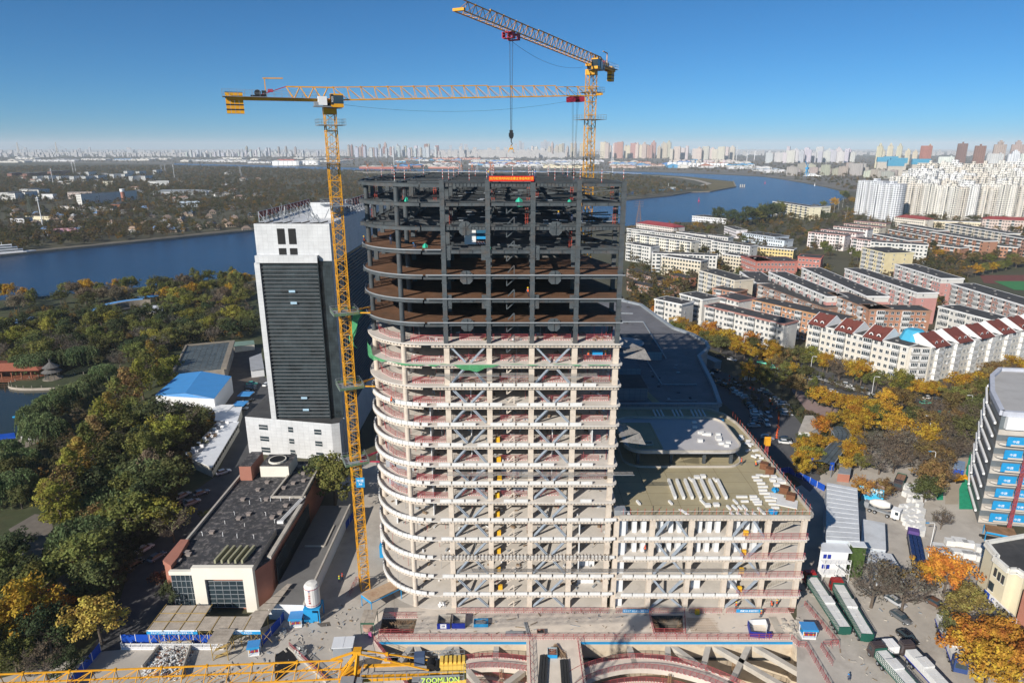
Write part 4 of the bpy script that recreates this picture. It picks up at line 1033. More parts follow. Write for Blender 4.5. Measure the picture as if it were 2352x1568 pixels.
b=MB();rail_loop(b,[(-12.9,-1.7),(-1.3,-1.5),(-1.3,1.5),(-12.9,1.7)],38.3,1.1,.05);b.box(-12.9,-7,.85,1.7,38.2,38.28);b.box(-12.9,-7,-1.7,-.85,38.2,38.28);part('deck_railing',b,m_grey,c3,loc=(0,0,0),rz=AZ3)
b=MB();b.cyl((-9.1,-.55,39),(-9.1,.55,39),.5,14);b.cyl((-9.9,-.3,39.1),(-9.9,.9,39.1),.3,10);part('hoist_winch',b,m_black,c3,loc=(0,0,0),rz=AZ3)
b=MB();b.box(-8.3,-7.1,-1.5,-.5,38.4,39.6);part('electric_cabinet',b,mat('blue_grey_box',(.06,.09,.16)),c3,loc=(0,0,0),rz=AZ3)
wb=MB();wb.box(-.24,.24,-.85,.85,36.2,39.4);wb.box(-.16,.16,-.5,.5,39.4,39.7);wm=wb.mesh('counterweight',m_yel2)
for j in range(6):part('counterweight',wm,None,c3,loc=((-10.35-.5*j)*cos(AZ3),(-10.35-.5*j)*sin(AZ3),0),rz=AZ3)
b=MB();b.box(-12.4,-8.0,1.72,1.76,38.15,39.05);part('sign_board',b,m_grey,c3,loc=(0,0,0),rz=AZ3)
text('ZOOMLION',.86,m_txtg,c3,(10.35*1.0,.58-1.95-.1,38.62),(R(72),0,AZ3-pi),ext=.03,sx=.93)
text('ZOOMLION',.8,m_grey,c3,(9.8,2.45,38.9),(R(90),0,AZ3-pi+pi),ext=.03)
b=MB();b.box(-.6,.9,1.1,2.4,36.7,38.9);b.box(-1.5,-.7,1.1,1.9,37.5,38.7);part('operator_cab',b,m_grey,c3,loc=(0,0,0),rz=AZ3)
# ================================================================== OFFICE TOWER BEHIND THE LEFT CRANE
m_tile=mat('white_cladding',(.60,.61,.62),rough=.5,var=.07,scale=.25,dirt=(.42,.42,.42),dirt_amt=.35,dirt_scale=.12);bricks(m_tile,1.5,1.1,.04,(.78,.78,.79),amt=.6)
m_curt=mat('dark_curtain_glass',(.035,.048,.055),rough=.14,spec=.7,var=.5,scale=.25);bricks(m_curt,1.35,1.13,.05,(.5,.55,.6),amt=2)
of=thing('office_tower','dark glass office tower with white crown and billboard trusses on its roof','building',(-65.5,195,0))
b=MB();b.box(-76.3,-54,195.6,292,0,64.5,0);part('wall',b,m_tile,of)
b=MB();b.box(-76.3,-54,195.62,292,64.503,74.6,0);part('upper_wall',b,m_tile,of)
b=MB();b.box(-75.2,-58.2,195.0,195.58,13,63.2);part('glass_front',b,m_curt,of)
b=MB();b.box(-53.98,-53.8,200,290,13,63);part('side_glass',b,m_curt,of)
b=MB();b.box(-58.1,-54.1,195.4,195.58,13,63.6,0);b.box(-58.18,-57.9,194.2,195.59,13,64.6);part('dark_recess',b,m_curt,of)
b=MB();b.box(-76.4,-57.9,193.9,195.59,63.25,65.4);part('parapet_band',b,m_tile,of)
b=MB();b.box(-76.9,-75.3,194.2,195.59,12.9,63.2);part('corner_pier',b,m_tile,of)
m_fin=mat('dull_fin',(.16,.17,.18),rough=.5,var=.15)
fin=MB().box(-75.2,-58.0,194.5,194.97,0,.11).mesh('sun_fin',m_fin)
for k in range(42):part('sun_fin',fin,None,of,loc=(65.5,-195,13.8+k*1.17))
fin2=MB().box(-53.78,-53.2,200,290,0,.13).mesh('side_fin',m_fin)
for k in range(42):part('side_fin',fin2,None,of,loc=(65.5,-195,13.8+k*1.17))
for x0,x1,z0,z1 in((-69.6,-67.4,68.6,73.2),(-66.3,-64.1,68.6,73.2),(-69.6,-67.4,65.5,67.4),(-66.3,-64.1,65.5,67.4)):
 part('opening',MB().box(x0,x1,195.5,195.61,z0,z1),m_black,of)
for x0,z0 in((-67.4,54.2),(-67.2,50.6),(-66.8,19.8),(-66.6,15.8)):part('open_vent',MB().box(x0,x0+1.9,194.3,194.46,z0,z0+.7),mat('pale_blue_glass',(.35,.5,.62),rough=.3)if 'pale_blue_glass' not in MATS else MATS['pale_blue_glass'],of)
b=MB();b.prism([(-86.3,196.5),(-56.9,190.6),(-54.5,191.5),(-54.5,250),(-85,250)],0,12.9,0,1);part('base_block',b,[m_tile,m_roof],of)
d=Vector((-56.9+86.3,190.6-196.5)).normalized();n_=Vector((d.y,-d.x))
for j,s in enumerate((6.2,15.8,25.2)):
 for z0,z1 in((8.9,10.6),(4.9,6.5),(.9,2.6)):
  w_=3.1 if j==0 else(1.7 if j==1 else 2.4)
  p=Vector((-86.3,196.5))+d*s+n_*.05
  b=MB();b.box(-w_/2,w_/2,-.05,.1,z0,z1,0);b.box(-w_/2,w_/2,-.1,-.051,(z0+z1)/2-.06,(z0+z1)/2+.06,1);part('window',b,[m_glass,m_whitep],of,loc=(p.x+65.5,p.y-195,0),rz=atan2(d.y,d.x))
b=MB();b.box(-64,-57,212,228,74.62,79.5,0,1);part('penthouse',b,[m_tile,m_roof],of)
b=MB();
for k in range(8):b.beam((-76+k*2.7,196,74.6),(-73.3+k*2.7,196,75.3 if k%2 else 74.9),.5,.4)
part('roof_edge',b,m_roof,of)
m_rustpan=mat('rust_red_panel',(.20,.06,.05),var=.3,scale=1)
def truss_sign(x0,y0,x1,y1,z,h,n):
 b=MB()
 for i in range(n+1):
  f=i/n;x=x0+(x1-x0)*f;y=y0+(y1-y0)*f
  b.beam((x,y,z),(x,y,z+h),.22,.22);b.beam((x+2.2,y,z),(x,y,z+h*.9),.16,.16)
  if i<n:
   xn=x0+(x1-x0)*(i+1)/n;yn=y0+(y1-y0)*(i+1)/n
   for zz in(.3,.6,1):b.beam((x,y,z+h*zz),(xn,yn,z+h*zz),.14,.14)
   b.beam((x,y,z+.3*h),(xn,yn,z+h),.12,.12);b.beam((x,y,z),(x+1.8,y,z+h*.5),.12,.12)
 for i in range(n):
  f=(i+.5)/n;x=x0+(x1-x0)*f;y=y0+(y1-y0)*f;dx,dy=(x1-x0)/n*.38,(y1-y0)/n*.38
  b.beam((x-dx,y-dy,z+h*.72),(x+dx,y+dy,z+h*.72),.3,h*.5,1)
 return part('billboard_truss',b,[m_grey,m_rustpan],of)
truss_sign(-75.8,199,-75.8,250,74.6,3.2,14);truss_sign(-55.2,222,-55.2,288,74.6,4.8,16)
b=MB()
for _ in range(60):x,y=U(-75,-57),U(197,230);b.beam((x,y,74.7),(x+U(-3,3),y+U(-3,3),75+U(0,4.5)),.14)
stuff(part('roof_pipes',b,m_grey,of))
b=MB()
for k in range(14):b.box(-58.5+U(-.5,.5),-56.8,232+k*4,234+k*4,74.62,76.2)
stuff(part('roof_fans',b,m_grey,of))
# ================================================================== LOW HALL WITH DARK PATCHED ROOF
lb=thing('low_hall','low hall with patched dark roof, red brick corner and cream front frame','building',(-64,120,0))
m_redb=mat('terracotta_wall',(.36,.155,.11),var=.07,scale=.5);m_crm=mat('cream_wall',(.74,.70,.61),var=.04,scale=.3)
m_patch=mat('patched_bitumen',(.050,.050,.054),var=.3,scale=.5,dirt=(.26,.235,.225),dirt_amt=.8,dirt_scale=.85,rough=.95)
b=MB();b.prism([(-75.6,123.2),(-73.2,121.4),(-55.2,120.3),(-53.0,124.5),(-52.6,146),(-53.2,151),(-54.2,172),(-74.6,172)],0,9.4,0,1);part('wall',b,[m_redb,m_patch],lb)
b=MB();b.prism([(-75.7,123.0),(-73.0,121.1),(-73.0,124.5),(-73.8,131),(-75.7,131)],9.4,10.4,0);part('corner_parapet',b,m_redb,lb)
b=MB();b.beam((-74.6,131,9.75),(-74.6,172,9.75),.5,.7);b.beam((-53.4,125,9.75),(-53.2,147,9.75),.9,.7);b.beam((-54.0,150,9.75),(-54.6,172,9.75),.5,.7);b.beam((-53.2,151,9.8),(-62,151,9.8),.5,.5);b.beam((-62,151,9.8),(-61.4,163,9.8),.5,.5);part('parapet',b,m_conc,lb)
b=MB();b.box(-68.0,-55.0,120.6,134.5,9.42,11.0,0,1);part('raised_roof',b,[m_conc,m_patch],lb)
b=MB()  # cream frame with its tall window
b.box(-67.9,-65.3,119.4,120.5,0,11.05);b.box(-57.2,-54.9,119.4,120.5,0,11.05);b.box(-65.3,-57.2,119.4,120.5,8.2,11.05);part('cream_frame',b,m_crm,lb)
b=MB();b.box(-73.2,-67.95,120.2,121.0,8.7,9.6);part('cream_band',b,m_crm,lb)
def window_grid(name,x0,x1,y,z0,z1,nx,nz,par,ax=.12):
 for i in range(nx):
  for j in range(nz):
   a,c=x0+(x1-x0)*i/nx,x0+(x1-x0)*(i+1)/nx;e,f=z0+(z1-z0)*j/nz,z0+(z1-z0)*(j+1)/nz
   part(name,MB().box(a+.05,c-.05,y,y+.08,e+.05,f-.05),m_glass,par)
 b=MB()
 for i in range(nx+1):x=x0+(x1-x0)*i/nx;b.box(x-.05,x+.05,y-.08,y+.1,z0,z1)
 for j in range(nz+1):z=z0+(z1-z0)*j/nz;b.box(x0+.051,x1-.051,y-.07,y+.09,z-.045,z+.045)
 part('window_frame',b,m_grey,par)
window_grid('window_pane',-65.2,-57.3,120.0,.8,7.4,5,6,lb);window_grid('window_pane',-73.1,-68.1,121.0-.2,.6,8.4,5,5,lb)
for k in range(5):part('louver',MB().prism([(-63.6+k*1.45,121.0),(-63.2+k*1.45,121.0),(-62.6+k*1.45,126.5),(-63.1+k*1.45,126.5)],11.02,11.9),mat('moss_concrete',(.30,.29,.19))if 'moss_concrete' not in MATS else MATS['moss_concrete'],lb)
b=MB();b.box(-69,-61.2,162.5,170,9.42,12.6,0,1);part('stair_block',b,[m_crm,m_patch],lb)
b=MB();b.box(-73.8,-70.6,160.5,169.5,9.42,13.6,0,1);part('brick_turret',b,[m_redb,m_patch],lb)
b=MB();b.cyl((-65.3,166,12.62),(-65.3,166,13.1),2.4,18);part('round_skylight_kerb',b,m_crm,lb);b=MB();b.cyl((-65.3,166,12.9),(-65.3,166,13.12),2.1,18);part('skylight_opening',b,m_black,lb)
vent=MB().box(-.45,.45,-.4,.4,0,.5).box(-.6,.6,-.5,.5,.5,.62).mesh('roof_vent',mat('vent_concrete',(.27,.23,.21)))
for x,y in[(-72.5,127),(-71.7,126.2),(-70.4,135),(-66.5,141),(-64.8,143),(-58.5,141.5),(-57.3,143.5),(-57,147),(-63,150),(-60.5,156),(-58.8,158.5),(-69,150),(-67,155),(-66,159),(-56.5,160),(-57.8,164),(-60,168),(-58.5,168.5),(-72.8,123.9)]:part('roof_vent',vent,None,lb,loc=(x+64,y-120,9.4))
pipe=MB().cyl((0,0,0),(0,0,.9),.07,6).cyl((0,0,.9),(.25,0,1.0),.07,6).mesh('vent_pipe',m_whitep)
for x,y in[(-70.8,131.5),(-69,139),(-68.3,143),(-66.5,148),(-64.2,149.5),(-61.8,149.6),(-59.2,149.7),(-57,149.9),(-66,131.2),(-62.5,130.6),(-58.6,130.3),(-63.8,137.8),(-60.5,142.7),(-57.2,139.4)]:part('vent_pipe',pipe,None,lb,loc=(x+64,y-120,9.4 if y>134 else 11.0),rz=U(0,6))
b=MB()
for k in range(3):b.beam((-56.2+k*.4,139.5,9.75),(-54.2+k*.4,151,9.75),.16,.16)
b.box(-56.5,-55,139,139.6,9.42,10);part('roof_duct',b,m_whitep,lb)
b=MB();b.box(-52.5,-52.3,126,150,1.5,8.5);part('side_glazing',b,m_curt,lb)
# side annex with a flat grey roof
ax=thing('flat_annex','long low annex with bare grey roof in the shade beside the low hall','building',(-47.5,118,0))
b=MB();b.prism([(-51.6,117.2),(-43.8,116.9),(-43.6,157),(-51.6,157)],0,3.8,0,1);part('wall',b,[m_white,mat('grey_screed_roof',(.16,.155,.15),var=.15,scale=.3,dirt=(.09,.09,.09),dirt_amt=.6)],ax)
b=MB();b.beam((-43.8,116.9,4),(-43.6,157,4),.4,.5);b.beam((-50,138,3.95),(-45.3,138,3.95),.3,.3);b.beam((-45.3,138,3.95),(-45.3,147,3.95),.3,.3);part('parapet',b,m_conc,ax)
# scaffold canopies of bamboo boards in front of the hall
m_bam=mat('weathered_boards',(.48,.42,.35),var=.2,scale=.9,dirt=(.2,.17,.14),dirt_amt=.5);bricks(m_bam,6,.22,.03,(.45,.42,.4),axis='xy')
m_bamy=mat('bamboo_pole',(.36,.25,.09))
sc=thing('scaffold_canopy','weathered board canopy on bamboo poles before the low hall, blue banner along its edge','canopy',(-62,112,0))
xs=[-72.6,-69.4,-66.2,-63.0]
for i in range(3):
 for j in range(3):part('board_sheet',MB().box(xs[i]+.03,xs[i+1]-.03,109+j*2.5,111.45+j*2.5,4.0+U(0,.06),4.08+U(0,.06)),m_bam,sc)
for i in range(4):part('board_sheet',MB().box(-62.9+i*3.2,-59.8+i*3.2,109,113.0,4.0+U(0,.06),4.09+U(0,.06)),m_bam,sc)
for j in range(5):part('board_sheet',MB().prism([(-54.0+j*1.0,113.1+j*2),(-50.2+j*.4,113.1+j*2),(-49.9+j*.4,114.95+j*2),(-53.2+j*1.0,114.95+j*2)],4.0+j*.12,4.08+j*.12),m_bam,sc)
b=MB()
for k in range(12):
 x=-72.6+k*2.05
 for y in(109.1,112.8):b.beam((x,y,0),(x,y,4.0),.1)
 b.beam((x,109.1,1.2),(x+2.05,109.1,3.9),.07);b.beam((x,109.1,3.9),(x+2.05,109.1,1.2),.07)
for x in xs+[-59.8,-56.6,-53.4]:b.beam((x,108.6,4.16),(x,116.7 if x<-62 else 113,4.16),.12)
for y in(111.4,113.9):b.beam((-72.6,y,4.2),(-63,y,4.2),.1)
stuff(part('bamboo_poles',b,m_bamy,sc))
m_banw=mat('banner_white_blue',(.75,.78,.8))
for x0,x1,s in((-72.7,-62.6,'安全生产你管我管大家管 事故隐患你查我查人人查'),(-56.8,-50.0,'质量第一 安全为本')):
 b=MB();b.box(x0,x1,108.86,108.9,3.95,4.25,1);b.box(x0,x1,108.86,108.9,3.25,3.948,0);part('banner',b,[m_skyblue,m_banw],sc)
 text(s,.42,m_txtw,sc,((x0+x1)/2+62,108.84-112,3.6),(R(90),0,0),sx=.9 if x0<-70 else 1)
st=thing('stair_tower','small scaffold stair tower with board roof at the right end of the white fence','scaffold',(-57,108,0))
b=MB()
for x in(-58.4,-55.4):
 for y in(105.4,108.4):b.beam((x,y,0),(x,y,4.4),.12)
for z in(1.4,2.8,4.2):b.path([(-58.4,105.4,z),(-55.4,105.4,z),(-55.4,108.4,z),(-58.4,108.4,z),(-58.4,105.4,z)],.08)
for k in range(3):b.beam((-58.2,106+k*.4,.3+k*1.4),(-55.6,106+k*.4,1.5+k*1.4),.8,.08)
part('frame',b,m_bamy,st);part('board_roof',MB().box(-58.9,-55.0,104.9,109,4.4,4.5),m_bam,st)
# ================================================================== FLATS OF THE HOUSING ESTATE
def winmesh(w=1.5,h=1.5,name='window'):
 b=MB();b.box(-w/2,w/2,-.06,.02,0,h,0);
 for x in(-w/2,0,w/2-.06):b.box(x,x+.07,-.11,-.061,0,h,1)
 b.box(-w/2,w/2,-.12,-.061,h-.08,h,1);b.box(-w/2-.05,w/2+.05,-.2,-.061,-.1,0,1)
 return b.mesh(name,[m_glass,m_whitep])
def balcmesh(w=3.0,h=2.85,d=1.25,wallm=None,name='balcony'):
 b=MB();b.box(-w/2,w/2,-d,0.05,0,1.0,0);b.box(-w/2+.08,w/2-.08,-d+.08,0.05,1.0,h-.35,1);b.box(-w/2,w/2,-d,0.05,h-.35,h-.15,0)
 for k in range(5):x=-w/2+k*(w-.08)/4;b.box(x,x+.08,-d-.02,-d+.075,1.0,h-.35,2)
 b.box(-w/2-.02,-w/2+.07,-d,-.0,1.0,h-.35,2)
 return b.mesh(name,[m_balc,m_glass,m_whitep])
m_balc=mat('balcony_parapet',(.60,.60,.59),var=.12,scale=.35,dirt=(.4,.38,.35),dirt_amt=.4)
WIN=winmesh();WINS=winmesh(.9,1.2);BAL=[balcmesh(),balcmesh(2.6),balcmesh(3.6)]
acm=MB().box(-.4,.4,-.35,0,0,.6).mesh('air_conditioner',m_whitep)
rv=MB().box(-.6,.6,-.3,.3,0,.5).mesh('roof_vent',mat('pale_vent',(.25,.24,.23)))
def hip(b,L,D,H,h,m=0,e=.5,inset=None):
 i=D/2 if inset is None else inset
 A=[(-e,-e,H),(L+e,-e,H),(L+e,D+e,H),(-e,D+e,H)];r0=(i,D/2,H+h);r1=(L-i,D/2,H+h)
 b.poly([A[0],A[1],r1,r0],m);b.poly([A[2],A[3],r0,r1],m);b.poly([A[1],A[2],r1],m);b.poly([A[3],A[0],r0],m);b.poly(A[::-1],m)
NF=[0]
def flats(label,p0,p1,D,H,fl,wall,trim=None,upper=None,style=0,near=True,roof='flat',cat='apartment block',name='apartment_block',group=None,vents=True,dens=1.0):
 if not isinstance(p0[0],float)or p0[0]>1400 or p1[0]>1400:a_,c_=G(p0[0],p0[1],H),G(p1[0],p1[1],H)
 else:a_,c_=p0,p1
 L=hypot(c_[0]-a_[0],c_[1]-a_[1]);rz=atan2(c_[1]-a_[1],c_[0]-a_[0])
 o=thing(name,label,cat,(a_[0],a_[1],0),rz,group)
 fh=H/fl;s=random.Random(int(p0[0]*7+p0[1]))
 if upper:
  part('wall',MB().box(0,L,0,D,0,H-fh),m_paint,o,loc=(0,0,0),color=wall);part('upper_wall',MB().box(-.02,L+.02,-.02,D+.02,H-fh+.002,H),m_paint,o,loc=(0,0,0),color=upper)
 else:part('wall',MB().box(0,L,0,D,0,H),m_paint,o,loc=(0,0,0),color=wall)
 if roof=='flat':
  b=MB();b.box(.3,L-.3,.3,D-.3,H+.01,H+.3);part('roof',b,m_roof,o,loc=(0,0,0))
  if trim:
   b=MB();b.box(-.35,L+.35,-.35,.29,H-.45,H+.34);b.box(-.35,L+.35,D-.29,D+.35,H-.45,H+.34);b.box(-.35,.29,.291,D-.291,H-.45,H+.34);b.box(L-.29,L+.35,.291,D-.291,H-.45,H+.34);part('eaves',b,m_paint,o,loc=(0,0,0),color=trim)
  if vents:
   for k in range(int(L/9)):
    for yy in(s.choice((.3,.7)),):part('roof_vent',rv,None,o,loc=(4+k*9+s.uniform(-1,1),D*yy,H+.3))
 else:
  b=MB();hip(b,L,D,H+.01,3.2);part('roof',b,m_paint,o,loc=(0,0,0),color=roof)
 # facade rhythm
 x=1.6;cols=[]
 while x<L-1.2:
  if style==0 and len(cols)%4 in(1,):cols.append((x+.9,'b'));x+=4.2
  elif style==1 and len(cols)%3 in(1,):cols.append((x+.7,'b'));x+=4.0
  elif style==2:cols.append((x,'w'));x+=2.6
  else:cols.append((x,'w'));x+=2.7
 if near:
  for f in range(fl):
   for xx,k in cols:
    if k=='b' and xx<L-1.6:part('balcony',BAL[(int(xx)+f)%3 if s.random()<.15 else int(xx)%3],None,o,loc=(xx,0,f*fh+.25),scale=(1,1,fh/2.95))
    else:
     part('window',WIN,None,o,loc=(xx,0,f*fh+1.0))
     if s.random()<.25:part('air_conditioner',acm,None,o,loc=(xx+1.15,0,f*fh+.5))
   if style!=2 or True:
    if s.random()<.9:part('window',WINS,None,o,loc=(L,D*.3,f*fh+1.1),rz=pi/2)
    if D>14:part('window',WINS,None,o,loc=(L,D*.7,f*fh+1.1),rz=pi/2)
 else:
  b=MB();bb=MB()
  for f in range(fl):
   z=f*fh
   for xx,k in cols:
    if k=='b' and xx<L-1.6:
     bb.box(xx-1.5,xx+1.5,-1.2,.02,z+.2,z+1.25,0);bb.box(xx-1.5,xx+1.5,-1.2,.02,z+fh-.3,z+fh-.1,0);b.box(xx-1.42,xx+1.42,-1.1,.02,z+1.26,z+fh-.32,0)
    else:b.box(xx-.75,xx+.75,-.08,.02,z+1,z+2.4,0)
   if D>8:b.box(L-.02,L+.06,D*.3,D*.3+1,z+1.1,z+2.2,0)
  stuff(part('window_rows',b,m_glass,o,loc=(0,0,0)))
  if bb.f:stuff(part('balcony_rows',bb,m_balc,o,loc=(0,0,0)))
 NF[0]+=1
 return o
WH=(.57,.56,.53);CRM=(.58,.52,.41);BRK=(.36,.185,.12);PNK=(.48,.24,.22);BRN=(.30,.17,.13);YEL=(.62,.53,.32);MAU=(.33,.2,.17)
flats('white five storey flats with dusty pink roof edge beyond the car park street',(1619,702),(1802,745),11,15,5,WH,(.38,.19,.16),style=0)
flats('small white flats with enclosed balconies nearest the dark clinic roof',(1504,687),(1566,700),11,15,5,WH,(.7,.7,.68),style=0)
flats('small white flats with blue tinted top floor windows behind the nearest small flats',(1562,675),(1614,689),13,15,5,WH,(.7,.7,.68),style=1)
flats('long orange brick flats with tan roof edge behind the white ones',(1727,689),(1935,736),12,15,5,(.40,.21,.12),(.46,.25,.12),style=0)
flats('pink edged white stair block between the small white flats and the orange ones',(1649,680),(1697,692),14,15.5,5,WH,(.38,.19,.16),style=1)
flats('long brown brick wing with a littered dark roof that bends toward the orange flats',(1901,673),(1997,711.5),12,18,6,BRK,(.34,.2,.13),style=1)
flats('brick wing facing the viewer with regular white framed windows, at the bend',(1997.5,712),(2139,715),12,18,6,BRK,(.34,.2,.13),style=0)
flats('pink and white flats left of the long pair of pink rows',(1766,625),(1900,682),11,18,6,PNK,(.72,.71,.7),WH,style=1)
flats('long pink and white flats, second row from the salmon school',(1842,615),(1991,681),12,18,6,PNK,(.72,.71,.7),WH,style=1)
flats('long pink and white flats with a clean pink gable, right of the green play court',(1941,617),(2107,673),12,18,6,PNK,(.72,.71,.7),WH,style=1)
flats('pink flats with tall white upper gable next to the pale yellow block',(2056,607),(2162,640),14,18,6,PNK,(.75,.74,.73),WH,style=1)
flats('brown brick flats with white balconies below the sports field',(2185,652),(2400,717),14,18,6,MAU,(.7,.69,.68),style=1)
flats('low white flats just behind the row with red gabled roofs',(2156,704),(2300,742),13,17,5,WH,(.7,.7,.68),style=1)
flats('short white and pink flats at the foot of the salmon school',(1700,624),(1738,651),14,13,4,PNK,(.7,.7,.7),WH,style=1)
flats('brown flats with a long plain dark roof between the pink rows and the orange row',(1740,653),(1893,708),12,13,4,BRN,(.25,.16,.12),style=0)
flats('cream five storey flats with stepped bay fronts',(1605,621),(1688,645),14,17,6,CRM,(.66,.6,.5),style=1)
flats('brick flats with white balconies behind the pink edged stair block',(1637,662),(1692,672),12,12,4,BRK,(.4,.22,.15),style=1)
flats('small plain red brick house among the trees',(1537,630),(1577,640),9,7,2,(.38,.16,.1),None,style=2,cat='house',name='brick_house',vents=False)
flats('low brick house with dark roof next to an orange tree',(1500,640),(1545,655),8,6,2,(.33,.19,.13),None,style=2,cat='house',name='brick_house',vents=False)
flats('long low brick house with dark roof nearest the tower',(1440,647),(1530,668),8,6,2,(.33,.19,.13),None,style=2,cat='house',name='brick_house',vents=False)
flats('low house with white panel gable and dark roof by the tower edge',(1440,618),(1512,642),8,6,2,(.4,.25,.2),None,style=2,cat='house',name='brick_house',vents=False)
F=lambda lab,p0,p1,D,H,fl,wall,trim=(.7,.69,.67),**k:flats(lab,p0,p1,D,H,fl,wall,trim,near=False,**k)
F('cream slab with a tall blank stair wall',(1521,588),(1610,600),10,15,5,CRM,style=2)
F('long white flats directly behind the cream slab with the blank stair wall',(1498,582),(1648,588),10,15,5,WH,style=0)
F('cream flats touching the salmon school on its left',(1659,583),(1708,590),10,14,5,CRM,style=2)
F('white flats cut off by the tower edge, fourth row from the river',(1438,559),(1495,568),11,15,5,WH,style=0)
F('long white and cream flats with grey gable, third row from the river',(1459,538),(1588,556),11,15,5,(.72,.68,.58),style=0)
F('white flats left of the low yellow building',(1635,554),(1723,566),11,15,5,WH,style=0)
F('low bright yellow building with a pink end',(1740,567),(1823,574),11,9,3,(.60,.48,.22),style=2,cat='building',name='school_building')
F('thin white flats behind the long cream row, second row from the red roof',(1492,532),(1580,542),10,14,5,WH,style=0)
F('white flats next to the red roofed hall, right half',(1554,533),(1621,541),10,13,4,WH,style=2)
F('white flats in the gap before the yellow building, rear row',(1578,543),(1643,553),10,14,5,WH,style=0)
F('short white flats below the pair of pale blue halls',(1627,541),(1672,546),10,13,4,WH,style=2)
F('white flats under the pylon next to the tower edge',(1440,525),(1490,531),10,14,5,WH,style=0)
flats('cream hall with long red hipped roof near the pylon',(1462,512),(1547,523),18,12,4,(.66,.6,.55),None,near=False,roof=(.27,.04,.05),style=2,cat='building',name='hall')
F('pale blue hall with grey roof in front of the great dark trees',(1706,535),(1780,545),22,9,3,(.6,.66,.72),(.45,.5,.55),style=2,cat='building',name='hall')
F('small pale blue annex right of the pale blue hall',(1760,548),(1802,553),16,7,2,(.6,.66,.72),(.45,.5,.55),style=2,cat='building',name='hall')
F('small white house with dark windows beside the dark trees',(1664,520),(1692,529),12,9,3,(.7,.66,.68),style=2,cat='house',name='house')
F('flat white shed by the river next to the dark trees',(1590,496),(1668,503),24,7,2,(.7,.7,.72),style=2,cat='building',name='shed')
F('cream riverside block with stepped roof line',(1775,463),(1862,476),16,18,5,(.72,.66,.48),style=0,cat='building',name='riverside_block')
F('cream riverside block with a pointed white spire',(1862,476),(1908,474),16,15,4,(.74,.7,.55),style=2,cat='building',name='riverside_block')
F('long low cream wall building behind the orange bush',(1839,489),(1900,494),8,6,1,(.8,.75,.66),style=2,cat='building',name='long_shed')
R5=[('white and pink flats nearest the orange trees, front of the stacked rows',(1857,533),(1941,541),(.70,.62,.60)),('pink edged flats second in the stacked rows',(1886,527),(1967,536),(.70,.62,.60)),('white flats with dark window dots third in the stacked rows',(1915,520),(1993,527),(.74,.72,.69)),
   ('flats with dark roof and ochre end fourth in the stacked rows',(1939,514),(2020,522),(.6,.55,.45)),('flats with ochre stair bays last in the stacked rows before the white tower',(1962,508),(2035,514),(.6,.53,.4)),('small white flats right of the front row, facing the pale yellow block',(1956,546),(2002,553),(.70,.62,.60))]
for lab,p,q,c in R5:F(lab,p,q,13,15,5,c,(.5,.3,.27),style=0)
B5=[('brown flats just under the red roofed terrace',(2063,515),(2153,530),BRN),('brick flats with long dark roof, second below the red roofed terrace',(2041,527),(2143,546),BRK),('short dark roofed flats left of the long brick pair',(2005,537),(2087,553),BRN),
   ('brick flats with white balconies and plain brick gable, centre of the upper estate',(2139,533),(2262,554),BRK),('cream long flats with mauve gable at the right of the upper estate',(2171,513),(2314,537),(.6,.54,.45)),('low brick block with two dark skylights, left of three',(2153,563),(2205,570),BRK),
   ('low brick block with two dark skylights, middle of three',(2216,564),(2272,569),BRK),('low brick block with two dark skylights, right of three',(2278,564),(2338,569),BRK),('brown flats running out of the right edge above the playing field',(2300,540),(2420,560),BRN)]
for lab,p,q,c in B5:F(lab,p,q,13,16 if 'low' not in lab else 10,5 if 'low' not in lab else 3,c,style=1)
F('white flats with open balconies directly behind the pale yellow block',(2000,556),(2132,564),14,16,5,WH,style=1)
flats('pale yellow stepped block with many small balconies',(1980,569),(2035,582),22,22,7,YEL,(.7,.62,.4),style=1)
flats('cream terrace with long dark red roof left of the arcade',(2055,498),(2126,505),16,12,4,(.7,.64,.55),None,near=False,roof=(.26,.05,.05),style=2,cat='building',name='terrace')
flats('cream terrace with long dark red roof at the right edge',(2258,503),(2380,508),16,14,4,(.55,.45,.4),None,near=False,roof=(.26,.05,.05),style=0,cat='building',name='terrace')
F('low cream arcade with a round arch between two red roofed terraces',(2127,507),(2257,511),12,9,2,(.66,.58,.42),style=2,cat='building',name='arcade')
# salmon school
sal=(.42,.165,.135)
flats('salmon red school wing facing the viewer',(1738,601),(1833,601),22,15,4,sal,(.45,.14,.11),style=2,cat='school',name='school')
flats('salmon red school side wing with rows of small white windows',(1703,589),(1738,601),14,15,4,sal,(.45,.14,.11),style=2,cat='school',name='school')
flats('salmon red school rear wing with large square windows',(1833,590),(1886,594),16,15,4,sal,(.45,.14,.11),style=2,cat='school',name='school')
